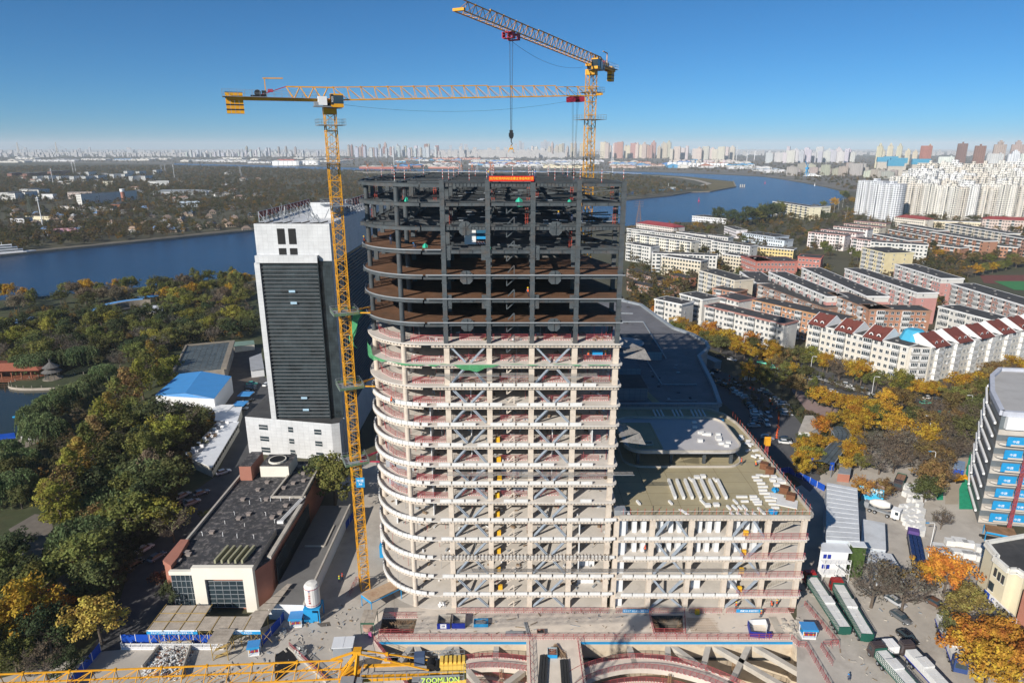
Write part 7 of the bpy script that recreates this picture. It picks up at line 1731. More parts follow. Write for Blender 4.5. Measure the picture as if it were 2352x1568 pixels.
row([(2140,592),(2200,600),(2260,608),(2352,612),(2170,650)],15,[('round','gold'),('round','rust'),('sparse','brown'),('round','olive')],(4.4,5.6),'# tree around the sports field','sports field trees')
# masses beyond the river
pts=[]
random.seed(77)
FAR_L=[G(*p)for p in[(-700,640),(-200,600),(0,583),(300,554),(583,526),(1442,456),(1543,446),(1587,439),(1629,437),(1560,420),(1484,406),(1378,401),(1100,399),(760,393),(600,387),(400,382),(0,384),(-900,386)]]
def gpts(P,n,rad=4.0,y0=0):
 xs_=[p[0]for p in P];ys_=[p[1]for p in P];out=[]
 while len(out)<n:
  y=min(ys_)+(max(ys_)-min(ys_))*rnd()**1.25;x=U(max(min(xs_),-y*.95),min(max(xs_),y*.95))
  if not inpoly(x,y,P):continue
  q=noise.noise(Vector((x*.006,y*.006,0)))
  if q<-.28 and rnd()<.75:continue
  out.append((x,y,0))
 return out
scatter('far_bank_woodland',gpts(FAR_L,15000),3.6,6.2)
PEN=[G(*p)for p in[(-900,385),(0,383),(400,379.5),(400,376),(0,374),(-900,374)]]
scatter('distant_woodland',gpts([G(*p)for p in[(0,372.5),(700,381),(1100,390),(1378,393),(1500,393),(1700,399),(1800,411),(1895,428),(1950,440),(2352,440),(2352,362),(0,362)]],6500),4,7)
EST_P=[G(*p)for p in[(1445,530),(1700,512),(1800,500),(1950,470),(2400,520),(2400,590),(2235,615),(2200,690),(2150,720),(2000,700),(1700,690),(1600,720),(1500,740),(1445,720)]]
scatter('estate_trees',gpts(EST_P,1700),3.0,5.0)
scatter('park_undergrowth',gpts([G(*p)for p in[(-60,740),(560,650),(584,780),(400,810),(360,880),(240,842),(-60,860)]],700)+gpts([G(*p)for p in[(330,960),(420,900),(480,960),(505,1000),(430,1110),(380,1220),(260,1380),(180,1420),(170,1350),(200,1180),(260,1060)]],500)+gpts([G(*p)for p in[(100,960),(240,890),(330,960),(200,1180),(120,1170),(90,1080)]],120),1.6,2.8)
scatter('verge_shrubs',gpts([G(*p)for p in[(1560,770),(1700,800),(1860,860),(2100,935),(2100,945),(1860,880),(1700,815),(1560,785)]],160)+gpts([G(*p)for p in[(1610,850),(1700,930),(1860,985),(1860,1000),(1880,1100),(1960,1060),(2000,1010),(1800,925),(1700,880)]],160),.8,1.5)
# ================================================================== SITE EQUIPMENT
random.seed(61)
def zz(ox,oy,s):return lambda x,y,z=0.0:G((ox+x/s)/1.7415,(oy+y/s)/1.7415,z)
A5=zz(1100,2350,2.94);A6=zz(2500,2350,2.94);A3=zz(1400,2000,2.138);AP=zz(2300,1900,1.887);AC=zz(2400,1200,1.96);AR_=zz(3150,1200,1.9598);AD=zz(3050,1900,1.887);AY=zz(3500,2050,3.485)
m_navy=mat('dark_blue_paint',(.01,.03,.28),rough=.5,var=.08)
def openbox(b,x0,x1,y0,y1,z0,z1,t=.08,m=0,fm=None):
 b.box(x0,x1,y0,y0+t,z0,z1,m if fm is None else fm);b.box(x0,x1,y1-t,y1,z0,z1,m);b.box(x0,x0+t,y0+t,y1-t,z0,z1,m);b.box(x1-t,x1,y0+t,y1-t,z0,z1,m);b.box(x0+t,x1-t,y0+t,y1-t,z0,z0+.05,m)
def skip(lab,x,y,w,d,h,front,body,sign=False,fill=None):
 o=thing('site_skip',lab,'skip',(x,y,.005),U(-.03,.03));b=MB();openbox(b,0,w,0,d,.02,h,.08,0,1);part('tub',b,[body,front],o,loc=(0,0,0))
 if sign:part('sign_plate',MB().box(w*.25,w*.72,-.04,-.005,.2,h*.95),m_whitep,o,loc=(0,0,0));text('中建',.35,m_txtb,o,(w*.48,-.06,h*.55),(R(90),0,0))
 if fill:
  b=MB()
  for _ in range(16):b.beam((U(.2,w*.4),U(.2,d-.2),h*.6+U(0,.25)),(U(w*.6,w-.1),U(.2,d-.2),h*.7+U(0,.3)),U(.06,.14),.08)
  stuff(part('scrap',b,fill,o,loc=(0,0,0)))
 return o
sx,sy=G(1004,1444);skip('deep blue fronted steel skip with a white sign plate',sx,sy,2.7,2.9,1.35,m_navy,m_conc,True)
sx,sy=G(1038,1443);skip('deep blue fronted steel skip without a sign, next to the signed one',sx,sy,2.75,2.9,1.3,m_navy,m_conc)
sx,sy=G(1088,1440);skip('light blue shallow skip full of long steel pipes',sx,sy,3.0,1.8,.75,m_skyblue,m_skyblue,False,m_grey)
sx,sy=A6(1690-0,0)if False else G(1270,1468);sx,sy=A3(1600,1160);skip('small rusty skip of scrap near the long red fence',sx,sy,1.5,1.2,.7,m_conc,mat('rust_skip',(.25,.12,.09)),False,m_dark)
sx,sy=A3(1690,1350);skip('pale blue tub full of rusty steel ends on the walkway between the pits',sx,sy,1.9,2.1,.8,m_skyblue,mat('faded_blue',(.35,.42,.45)),False,MATS['rust_skip'])
for lab,x0,y0,x1,y1,n in(('bundle of rusty rebar lying between the pits beside the pale blue tub',8.3,106.8,10.6,109.2,40),):
 b=MB()
 for _ in range(70):b.beam((x0+U(0,.9),y1+U(-.5,.3),.1+U(0,.5)),(x0+U(.6,2.6),y0+U(-1,.6),.05+U(0,.2)),.05)
 tag(obj('rebar_bundle',b.mesh('rebar_bundle',MATS['rusty_rebar'])),lab,'rebar')
for k,(a,c)in enumerate(((A3(1630,1330),A3(1600,1563)),(A3(1800,1370),A3(1810,1563)))):
 b=MB()
 for i in range(6):b.beam((a[0]+i*.28,a[1],.15+.12*(i%2)),(c[0]+i*.28,c[1]-3,.15+.12*(i%2)),.26,.26)
 tag(obj('steel_beam_stack',b.mesh('beam_stack',m_dark)),('dark steel beams stacked along the left of the pit walkway','dark steel beams stacked along the middle of the pit walkway')[k],'beams')
b=MB();a=A3(1330,1155);b.box(a[0],a[0]+3.9,a[1],a[1]+.9,.02,.3);b.box(a[0]+.1,a[0]+3.7,a[1]+.1,a[1]+.7,.301,.5);tag(obj('steel_channel',b.mesh('channel',m_grey)),'grey steel channels laid in front of the long red fence','beams')
a,c=A3(1490,1045),A3(1525,1170);tag(obj('long_pipe',MB().beam((*a,.1),(*c,.1),.25,.2).beam((a[0]+.4,a[1],.1),(c[0]+.4,c[1],.1),.2,.2).mesh('pipe',m_grey)),'pair of long grey pipes lying on the site slab','pipes')
a=A3(790,900);b=MB();leaf_quads(b,(a[0],a[1],.3),.8,60,.3);tag(obj('plastic_bag_heap',b.mesh('bags',m_whitep)),'heap of white plastic sheeting beside the round column at ground level','heap')
# open blue and white enclosure
en=thing('panel_enclosure','open ring of white panels with dark blue fronts on the slab before the podium','enclosure',(*A6(1470,560),0))
EP=[A6(1470,575),A6(1650,590),A6(1670,500),A6(1650,390,.8),A6(1500,395,.8),A6(1440,440)]
for i,(p,q)in enumerate(zip(EP,EP[1:]+EP[:1])):part('panel',MB().beam((*p,.65),(*q,.65),.1,1.25),m_navy if i in(0,5)else m_white,en)
a=A6(1665,585);part('panel',MB().box(a[0],a[0]+1.1,a[1],a[1]+.8,0,.8),m_navy,en)
# recess with timber forms and mesh mat on the slab
a=A6(790,520);b=MB()
for k in range(14):b.beam((a[0]+k*.42,a[1],.03),(a[0]+k*.38-.4,a[1]+4.4,.03),.05,.04)
for k in range(9):b.beam((a[0]-.1,a[1]+k*.5,.05),(a[0]+5.8,a[1]+k*.5,.05),.05,.04)
stuff(tag(obj('rebar_mat',b.mesh('rebar_mat',MATS['rusty_rebar'])),'flat rusty rebar mat on the slab right of the square shaft','rebar'))
b=MB();a=A6(1700,350);c=A6(1800,560)
for k in range(16):f=k/16;x=a[0]+(c[0]-a[0])*f;y=a[1]+(c[1]-a[1])*f;b.beam((x-.2,y,.1),(x+1.4,y+.1,.1),.14,.12)
for k in range(26):x,y=A6(U(1850,2050),U(360,540));b.box(x-.3,x+.3,y-.2,y+.2,.01,U(.15,.7))
tag(obj('broken_concrete',b.mesh('broken_concrete',m_conc)),'ladder like timber forms and broken concrete at the right end of the slab','rubble')
# silos
m_silo=mat('silo_white',(.72,.70,.66),rough=.5,var=.04,dirt=(.45,.38,.3),dirt_amt=.3,dirt_scale=.6)
for i,(x,y,lab,rd)in enumerate(((-42.1,117.6,'white mortar silo on a blue base in the open yard',.0),(-30.6,140.5,'white mortar silo with red bands behind the crane mast',1),(-29.6,146.5,'second white mortar silo, hidden behind the one at the crane mast',1))):
 s_=thing('mortar_silo',lab,'silo',(x,y,0))
 b=MB();b.box(-1.7,.2,-1.6,1.6,0,3.4);b.beam((.2,-1.5,3.3),(1.6,-1.5,3.3),.15);b.box(.2,1.7,-1.6,1.6,3.1,3.4);b.beam((1.6,-1.5,0),(1.6,-1.5,3.1),.2);b.beam((1.6,1.5,0),(1.6,1.5,3.1),.2);b.box(.25,1.3,-1.7,-1.62,.5,2.6);part('base_frame',b,m_skyblue,s_,loc=(0,0,0))
 part('drum',MB().lathe([(.4,3.42),(1.55,3.7),(1.55,8.2),(1.2,8.7),(.1,8.9)],20),m_silo,s_,loc=(0,0,0))
 for z in(4.0,7.9):part('red_band',MB().lathe([(1.57,z),(1.57,z+.12)],20),m_redc,s_,loc=(0,0,0))
 for k,ch in enumerate('干混砂浆罐'):text(ch,.5,m_txtr,s_,(-.15,-1.59,7.2-k*.58),(R(90),0,0))
 text('◎',.5,m_txtb,s_,(-.15,-1.59,7.75),(R(90),0,0))
# booths
def booth(lab,x,y,w,d,h,rz=0):
 o=thing('safety_booth',lab,'booth',(x,y,0),rz);part('roof',MB().box(-w/2-.25,w/2+.25,-d/2-.3,d/2+.2,h,h+.14),m_blueroof,o,loc=(0,0,0));b=MB();b.box(-w/2-.25,w/2+.25,-d/2-.33,-d/2-.301,h-.3,h+.1);part('fascia',b,m_skyblue,o,loc=(0,0,0))
 b=MB();[b.box(sx*w/2-.05,sx*w/2+.05,sy*d/2-.05,sy*d/2+.05,0,h)for sx in(-1,1)for sy in(-1,1)];b.box(-w/2,w/2,-d/2,d/2,0,.25);part('frame',b,m_whitep,o,loc=(0,0,0))
 for r in range(2):
  part('shelf',MB().box(-w/2+.05,w/2-.05,-d/2+.1,d/2-.1,.7+r*.85,.78+r*.85),m_skyblue,o,loc=(0,0,0))
  for k in range(int(w/.3)):part('hanging_kit',MB().box(-w/2+.15+k*.3,-w/2+.3+k*.3,-d/2-.02,-d/2+.08,.85+r*.85,1.4+r*.85),m_txtr if k%3 else m_yel,o,loc=(0,0,0))
booth('striped safety kit booth with blue roof beside the yard silo',-45.2,115.6,2.3,2.0,2.3,.1);booth('small safety kit booth with blue roof at the scaffold canopy corner',-51.0,107.4,1.9,1.6,2.2,.2);booth('safety kit booth with pale blue roof at the right corner of the pit',60.6,112.2,2.6,2.0,2.4,-.05)
# timber roofed carpentry shelter and mixer station
sh_=thing('work_shelter','blue post shelter with a rust stained board roof at the foot of the round end','shelter',(-32,122,0))
RP_=[A5(1015,75,3),A5(1130,160,3),A5(1480,-10,3),A5(1360,-75,3)]
part('roof',MB().prism(RP_,2.9,3.05),mat('rusty_boards',(.42,.30,.20),var=.15,scale=.5,dirt=(.25,.12,.06),dirt_amt=.6,dirt_scale=.4),sh_)
b=MB();[b.beam((*p,0),(*p,2.9),.15)for p in RP_];b.beam((*RP_[0],2.6),(*RP_[1],2.6),.08,.6);b.beam((*RP_[1],2.6),(*RP_[2],2.6),.08,.2);part('post',b,m_skyblue,sh_)
mx_=thing('mixer_station','green framed mixer station with a board roof and open drum next to the dark shaft','mixer',(-29.6,113.5,0))
b=MB();[b.beam((x,y,0),(x,y,3.0),.12)for x in(-31,-28.3)for y in(112.6,116.2)];b.path([(-31,112.6,3),(-28.3,112.6,3),(-28.3,116.2,3),(-31,116.2,3),(-31,112.6,3)],.14);b.box(-31,-28.3,112.55,112.6,2.5,3.0);part('frame',b,mat('dark_green_frame',(.03,.10,.06)),mx_)
for k in range(3):part('roof_board',MB().box(-31.1+k*.97,-30.2+k*.97,112.4,116.4,3.05,3.12),m_bam,mx_)
part('drum',MB().lathe([(.75,.9),(.95,1.2),(.95,2.0)],14,0,(-29.7,112.9)),mat('pink_drum',(.45,.28,.22)),mx_);part('control_box',MB().box(-29.3,-28.7,111.5,111.9,.2,1.3),mat('magenta_box',(.45,.1,.25)),mx_)
# hoardings and picket fence
def hoard(lab,pts,h=2.0,m=None,name='hoarding',step=3.0):
 o=thing(name,lab,'fence',(*pts[0],0));m=m or m_bluepaint
 for p,q in zip(pts,pts[1:]):
  L=hypot(q[0]-p[0],q[1]-p[1]);n=max(1,round(L/step));a=atan2(q[1]-p[1],q[0]-p[0])
  key=(round(L/n,1),h,m.name)
  if key not in RLX:l=L/n;b=MB();b.box(-l/2+.05,l/2-.05,-.04,.04,.05,h,0);b.box(-l/2-.05,-l/2+.05,-.08,.08,0,h+.1,1);RLX[key]=b.mesh('hoarding_panel',[m,m_whitep])
  for i in range(n):f=(i+.5)/n;part('hoarding_panel',RLX[key],None,o,loc=(p[0]+(q[0]-p[0])*f-pts[0][0],p[1]+(q[1]-p[1])*f-pts[0][1],0),rz=a)
 return o
hoard('deep blue hoarding behind the white picket fence',[(-79,110.3),(-58.5,110.2)]);hoard('deep blue hoarding running back along the grey annex',[(-50.4,109.0),(-48.6,115.5),(-42.9,157)]);hoard('deep blue hoarding slanting down at the bottom left',[G(232,1495),G(172,1568),G(150,1600)])
hoard('deep blue hoarding behind the podium toward the tunnel roof',[G(1755,1095),G(1810,1085),G(1860,1110),G(1893,1128)]);
pf=MB();[pf.box(-.95+k*.24,-.85+k*.24,-.03,.03,.35,1.5)for k in range(8)];pf.box(-1,1,-.04,.04,.5,.6);pf.box(-1,1,-.04,.04,1.3,1.4);pf.box(-1.0,-.9,-.06,.06,.3,1.7);pf.box(-1,1,-.15,.15,0,.32)
pfm=pf.mesh('picket_panel',m_whitep);o=thing('picket_fence','white picket fence on a low kerb in front of the blue hoarding','fence',(-78,108.4,0))
for k in range(10):part('picket_panel',pfm,None,o,loc=(1+k*2.05,0,0))
# rubble bay
o=thing('rubble_bay','low concrete bay heaped with white and grey building rubble','bay',(-67,104,0));BP=[(-70.9,103),(-70.4,109.2),(-64.4,109.4),(-62.4,100.5)]
for p,q in zip(BP,BP[1:]):part('bay_wall',MB().beam((*p,.6),(*q,.6),.3,1.2),m_conc,o)
b=MB()
for _ in range(900):
 x=U(-70.3,-63.2);y=U(100.5,109);d=min(1,(1-abs(x+67)/4.2))*1.1;s=U(.08,.32);zb=max(.05,d*U(.5,1.1));p=Vector((x,y,zb));q=p+Vector((U(-1,1),U(-1,1),U(-.5,.5)))*s*1.6;b.beam(p,q,s,s*U(.3,.9),random.choice((0,0,0,1,2)))
stuff(part('rubble',b,[m_block,m_conc,m_brickw],o))
b=MB();[b.beam((x_:=U(-60,-52),y_:=U(97,104),.1),(x_+U(-1.5,1.5),y_+U(-1,1),U(.1,.5)),U(.05,.2))for _ in range(60)];stuff(tag(obj('timber_scraps',b.mesh('scraps',m_bam)),'scattered timber scraps on the yard in front of the stair tower','scraps'))
sx,sy=G(766,1512,0);o=thing('site_cabin','white roofed site cabin standing alone in the open yard','cabin',(sx,sy,0),.08);part('wall',MB().box(0,3.6,0,2.6,0,2.5),m_grey,o,loc=(0,0,0));part('roof',MB().box(-.2,2,-.2,2.9,2.51,2.7).box(2.01,3.9,-.2,2.9,2.51,2.66),m_wsheet,o,loc=(0,0,0))
b=MB();b.poly([(*A5(150,650),.04),(*A5(160,830),.04),(*A5(560,1120),.04),(*A5(330,1120),.04)]);
a,c=A5(170,700),A5(620,1120);tag(obj('retaining_kerb',MB().beam((*a,.3),(*c,.3),.7,.6).mesh('kerb',m_conc)),'slanting pale concrete kerb beside the dark trench in the yard','kerb')
fence('yard_fence','dark red fence beside the slanting concrete kerb',[a,c],mesh_m=m_pitmesh)
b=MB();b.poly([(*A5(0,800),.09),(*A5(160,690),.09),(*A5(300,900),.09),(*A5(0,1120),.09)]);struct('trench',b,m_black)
b=MB();b.poly([(*A5(490,420),.085),(*A5(640,400),.085),(*A5(660,450),.085),(*A5(540,460),.085)]);b.poly([(*A5(820,900),.085),(*A5(1230,800),.085),(*A5(1260,860),.085),(*A5(1100,1110),.085),(*A5(1050,1110),.085)]);struct('puddle',b,mat('wet_patch',(.12,.105,.09),rough=.35,var=.3,scale=.6))
b=MB();leaf_quads(b,(*A5(310,770),.6),1.2,90,.5,flat=.6);tag(obj('tarpaulin_heap',b.mesh('tarp',mat('pale_tarp',(.4,.4,.38)))),'crumpled pale tarpaulin heap by the trench','heap')
b=MB();leaf_quads(b,(*A5(100,520),.5),.9,60,.35,flat=.6);tag(obj('debris_bags',b.mesh('bags',m_grey)),'heap of grey debris bags against the blue hoarding','heap')
# yellow power boxes
yb=MB().box(-.45,.45,-.3,.3,0,1.0).box(-.47,.47,-.32,-.301,.1,.2).mesh('power_box',mat('box_yellow',(.75,.42,.03)))
for i,z in enumerate([0]+LEV[:9]):
 if i in(0,):continue
 tag(obj('power_box',yb,loc=(-2.9+U(-.2,.4),122.0,z+.01)),'yellow power box in the third bay of the tower, level %s above the ground floor'%('one two three four five six seven eight nine ten'.split()[i-1]),'power box','yellow power boxes of the tower')
for i,z in enumerate([0]+PL[:4]):tag(obj('power_box',yb,loc=(49.5 if i else 39.8,121.8 if i else 118.9,z+.01)),'yellow power box %s of the podium'%['on the slab in front','on the first floor','on the second floor','on the third floor','on the fourth floor'][i],'power box')
# catch nets
m_catch=mat('grey_catch_net',(.38,.35,.32),rough=.9,var=.3,scale=1.5,alpha=.5)
def catchnet(lab,x0,x1,z,n,grp=None,d=1.9,y=119.7,tilt=.35):
 o=thing('catch_net',lab,'safety net',(x0,y,z),0,grp);w=(x1-x0)/n
 for i in range(n):
  b=MB();a=i*w;zt=U(-.1,.1);b.poly([(a,0,0),(a+w-.1,0,0),(a+w-.1+U(-.2,.1),-d,tilt+zt),(a+U(-.1,.2),-d,tilt+zt)]);b.beam((a,-d,tilt+zt),(a+w-.1,-d,tilt+zt),.07,.07,1);b.beam((a,0,0),(a,-d,tilt+zt),.06,.06,1);part('net_panel',b,[m_catch,m_grey],o,loc=(0,0,0))
 return o
catchnet('grey catch net sagging below the green netting, left part',-14.5,-2.3,54.4,3,tilt=.1);catchnet('torn grey catch net in the middle under the green netting',-2.0,3.4,54.5,2,tilt=-.2);catchnet('grey catch net right part under the green netting',9.5,16.5,54.4,2,tilt=-.1)
catchnet('long grey catch net across the tower halfway up',-13.0,24.5,33.4,8,tilt=.15);catchnet('long grey catch net low on the tower continuing over the podium',-11.5,53.8,10.7,14,tilt=.5)
for z,lab in((58.0,'grey triangular net sticking out from the right side of the tower, upper'),(40.3,'grey triangular net sticking out from the right side of the tower, lower')):
 b=MB();b.poly([(21.6,121,z),(21.6,127,z+1.5),(25.8,122,z+.6)]);b.poly([(21.6,121,z-.9),(25.8,122,z+.6),(26.8,120.2,z-1.2)]);tag(obj('side_net',b.mesh('side_net',m_catch)),lab,'safety net')
# green netting
b=MB();pa=arc(AR+.25,184,270,26)+[(-16.5+k*.75,119.6)for k in range(1,48)]
for i,(p,q)in enumerate(zip(pa,pa[1:])):
 def drop(k):s=noise.noise(Vector((k*.35,3.3,0)));return max(-.12,.1+.9*s+(1.9 if k<16 else 0)*(1-k/16 if k<16 else 0)+(1.1*math.exp(-((k-38)/3)**2)))
 d0,d1=drop(i),drop(i+1);t0=(1.6 if i<9 else .02)
 b.quad((p[0]+U(-.05,.05),p[1]-.05,56.0-d0+.2),(q[0],q[1]-.05,56.0-d1+.2),(q[0],q[1]-.02,56.15+(1.6 if i+1<9 else .02)),(p[0],p[1]-.02,56.15+t0))
tag(obj('green_netting',b.mesh('green_netting',m_green_net)),'green debris netting draped along the slab edge under the steel storeys','netting')
b=MB();last=None
for k in range(15):
 f=k/14;x=-30.6-2.6*sin(f*2.6)-.4*sin(f*9);y=131+1.2*sin(f*5);z=64.2-7.6*f;w_=1.5-.6*f
 cur=((x-w_*.5,y,z),(x+w_*.5,y-.5,z-.3))
 if last:b.quad(last[0],last[1],cur[1],cur[0])
 last=cur
tag(obj('loose_netting',b.mesh('loose_netting',m_green_net)),'torn green netting blowing out at the left of the tower below the steel','netting')
for u,v,z,s,lab in((1192,465,86.7,.75,'teal tarpaulin bundle hung in the upper frame below the banner'),(1122,572,82,.5,'teal cloth hanging at the second square column'),(976,567,78.2,.55,'teal cloth propped on the brown deck'),(1308,464,86.7,.4,'small teal cloth at the fourth square column'),(932,458,86.8,.4,'dark teal cloth on the joists at left')):
 x,y=G(u,v,z);y=max(y,121.5);b=MB();b.poly([(-s,0,-s*.8),(s,.1,-s),(s*.8,.3,s*.6),(0,.4,s*1.2),(-s*.8,.2,s*.5)]);b.poly([(0,.4,s*1.2),(s*.8,.3,s*.6),(s,.1,-s),(s*.3,-.5,-s)]);b.poly([(-s,0,-s*.8),(s*.3,-.5,-s),(0,.4,s*1.2)]);X,Z=W(u,v,122.5);tag(obj('teal_cloth',b.mesh('cloth',mat('teal_cloth',(.03,.42,.28))if 'teal_cloth' not in MATS else MATS['teal_cloth']),loc=(X,122.5,Z)),lab,'cloth')
# red banner on the roof
bn=thing('red_banner','red banner with yellow characters stretched across the roof front of the steel frame','banner',(0,119.9,90.2));XL,XR=-4.1,3.9
part('cloth',MB().box(XL,XR,-.04,.0,.15,1.05),mat('banner_red',(.62,.02,.015),var=.04),bn,loc=(0,0,0));text('热烈祝贺内科综合楼主体结构封顶',.56,m_txty,bn,(-.1,-.06,.6),(R(90),0,0),sx=.93)
o=thing('site_office_box','white and blue box cabin inside the open steel storey behind the second column','cabin',(-7.5,126,78.3));part('white_side',MB().box(-1.6,.6,0,2.4,0,3.0),m_white,o,loc=(0,0,0));part('blue_side',MB().box(.7,3.2,.1,2.4,1.6,3.0).box(.7,3.2,.1,2.4,1.0,1.55,1),[mat('deep_teal',(.02,.10,.18)),m_skyblue],o,loc=(0,0,0));part('striped_skirt',MB().box(.7,3.2,.0,.1,.0,.5),m_kick,o,loc=(0,0,0))
for bx,x in(('安全生产 全员参与 预防为主',26.6),('质量为本 幸福伴我行',51.0)):
 w_=5.6;o=thing('blue_banner','blue banner with white characters on the red fence before the podium, '+('left' if x<40 else 'right')+' one','banner',(x,119.0,.2));part('cloth',MB().box(-w_/2,w_/2,-.1,-.06,.1,.95),m_skyblue,o,loc=(0,0,0));text(bx,.5,m_txtw,o,(0,-.12,.52),(R(90),0,0),sx=.85)
# things on the podium roof
fb=MB().box(-.5,.5,-.5,.5,0,1).mesh('foam_block',m_block)
def fblock(x,y,z,l,w,h,rz,lab,grp=None):return tag(obj('foam_block',fb,loc=(x,y,z+.005),rz=rz,scale=(l,w,h)),lab,'block',grp)
for k in range(7):
 a,c=AP(705+61.5*k,45,22.7),AP(757+64*k,182,22.7);L=hypot(a[0]-c[0],a[1]-c[1]);fblock((a[0]+c[0])/2,(a[1]+c[1])/2,22.7,L,.55,.75,atan2(c[1]-a[1],c[0]-a[0]),'long white foam beam on the olive roof, %s of seven from the left'%'first second third fourth fifth sixth seventh'.split()[k],'seven long foam beams')
for gidx,(x0,lab)in enumerate(((415,'left'),(565,'middle'),(712,'right'))):
 for k in range(4 if gidx==2 else 3):
  a,c=AC(x0+29*k,868,22.7),AC(x0+30+30*k,930,22.7);L=hypot(a[0]-c[0],a[1]-c[1]);fblock((a[0]+c[0])/2,(a[1]+c[1])/2,22.7,L,.4,.5,atan2(c[1]-a[1],c[0]-a[0]),'shaded white foam beam behind the raised canopy, %s cluster'%lab,'shaded foam beams, %s cluster'%lab)
for(x,y)in[(1258,168),(1345,165),(1355,185),(1375,205),(1380,222),(1280,202),(1475,195),(1490,222),(1510,250),(1453,168),(1430,142),(1417,118),(1418,92),(1403,66),(1380,42),(1362,18),(1390,5),(1440,10)]:
 a=AP(x,y,22.7);fblock(a[0],a[1],22.7,U(1.5,2.4),.45,.42,U(-.05,.05),'white foam block lying crosswise on the right side of the olive roof','crosswise foam blocks on the roof')
for(x,y)in[(1210,205),(1160,250),(1205,250),(1245,250),(1280,250),(965,210),(720,212),(478,212),(405,300),(1400,270),(1420,290),(1185,300),(1240,305),(1300,305),(1360,305),(875,40),(1055,40)]:
 a=AP(x,y,22.7);fblock(a[0],a[1],22.7,.45,U(1.2,2.4),.42,R(12)+U(-.06,.06),'white foam block lying lengthwise on the front of the olive roof','lengthwise foam blocks on the roof')
for(x,y)in[(1065,230),(1000,235),(1490,45),(1520,80),(1550,60),(920,22),(965,15),(1540,40),(1500,20),(1580,60)]:
 a=AP(x,y,22.7);fblock(a[0],a[1],22.7,1.2,.9,.6,U(-.1,.1),'squat white foam block on the olive roof','squat foam blocks on the roof')
a=AP(1600,210,22.7);fblock(a[0],a[1],22.7,4.2,3.6,.2,-.45,'flat white sheet stack under the rusty boxes at the roof edge');a=AP(1520,160,22.7);fblock(a[0],a[1],22.7,3.0,2.2,.2,-.45,'flat white sheet stack by the blue wrap at the roof edge')
for k in range(46):
 x,y=AC(1080+random.random()*130+k*3.6,1080+k*4.4+U(-30,30),22.7)
 if x<61.6:fblock(x,y,22.7+U(0,.3),U(.9,1.8),U(.4,.8),U(.3,.6),U(-1,1),'white foam block in the jumbled heap along the right roof edge','jumbled foam heap on the roof')
for(x,y)in[(790,1045),(822,1055),(850,1060),(925,1060),(927,1082),(930,1097),(785,1110),(950,1130),(990,1145),(1005,1118),(738,960),(742,1000)]:
 a=AC(x,y,26.6);fblock(a[0],a[1],26.6,U(1.1,1.7),U(.6,1),U(.4,.8),U(-.3,.3),'white foam pack on the raised canopy slab','foam packs on the canopy slab')
m_rustbox=mat('rust_brown_box',(.16,.07,.035),var=.2,scale=1)
for i,(x,y,zf)in enumerate(((1575,130,AP),(1625,185,AP),(1285,1318,AC),(1330,1360,AC))):a=zf(x,y,22.7);tag(obj('brown_box',MB().box(-.9,.9,-.8,.8,0,1.5).box(-.95,.95,-.85,-.81,.1,.2).mesh('brown_box',m_rustbox),loc=(a[0],a[1],22.71),rz=-.5),('rusty brown box near the blue wrap, rear of the front pair','rusty brown box at the roof corner, front of the front pair','rusty brown box behind the workers, rear of the rear pair','rusty brown box behind the workers, front of the rear pair')[i],'box')
for i,(x,y,zf)in enumerate(((1510,125,AP),(1493,290,AP),(945,955,AC))):a=zf(x,y,22.7);b=MB();leaf_quads(b,(0,0,.5),.7,40,.5,flat=.7);tag(obj('blue_wrap',b.mesh('wrap',m_skyblue),loc=(a[0],a[1],22.71)),('blue wrapped pallet by the rusty boxes','blue plastic wrap at the front roof edge','blue wrapped pallet behind the canopy slab')[i],'pallet')
a=AP(840,290,22.7);b=MB();[b.beam((a[0]-1.2+k*.2,a[1]+1.6,.1+22.7),(a[0]+.3+k*.2,a[1]-1.3,.1+22.7),.12)for k in range(4)];tag(obj('white_pipes',b.mesh('pipes',m_whitep)),'small sheaf of white pipes on the olive roof','pipes')
a=AP(325,285,22.7);tag(obj('grey_cabinet',MB().box(-1.2,1.2,-1,1,0,1.2).mesh('cabinet',m_grey),loc=(a[0]+.3,a[1],22.71)),'grey cabinet at the left front corner of the olive roof','cabinet')
for(x,y)in((588,300),(928,310)):a=AP(x,y,22.7);tag(obj('roof_pole',MB().beam((0,0,0),(0,0,2.2),.1).mesh('pole',m_dark),loc=(a[0],a[1],22.7)),'thin dark pole standing on the olive roof, '+('left' if x<700 else 'right')+' of two','pole')
ph=lattice_section(.65,1.5,.1,.06).mesh('hoist_mast',m_red);o=thing('material_hoist','red lattice hoist with a yellow head beside the right edge of the podium','hoist',(64.6,152,0))
for k in range(16):part('mast_section',ph,None,o,loc=(0,0,k*1.5))
part('hoist_head',MB().box(-.6,.6,-.6,.6,24,25.8).box(-.8,.8,-.1,.1,25.8,26.2),m_yel,o,loc=(0,0,0))
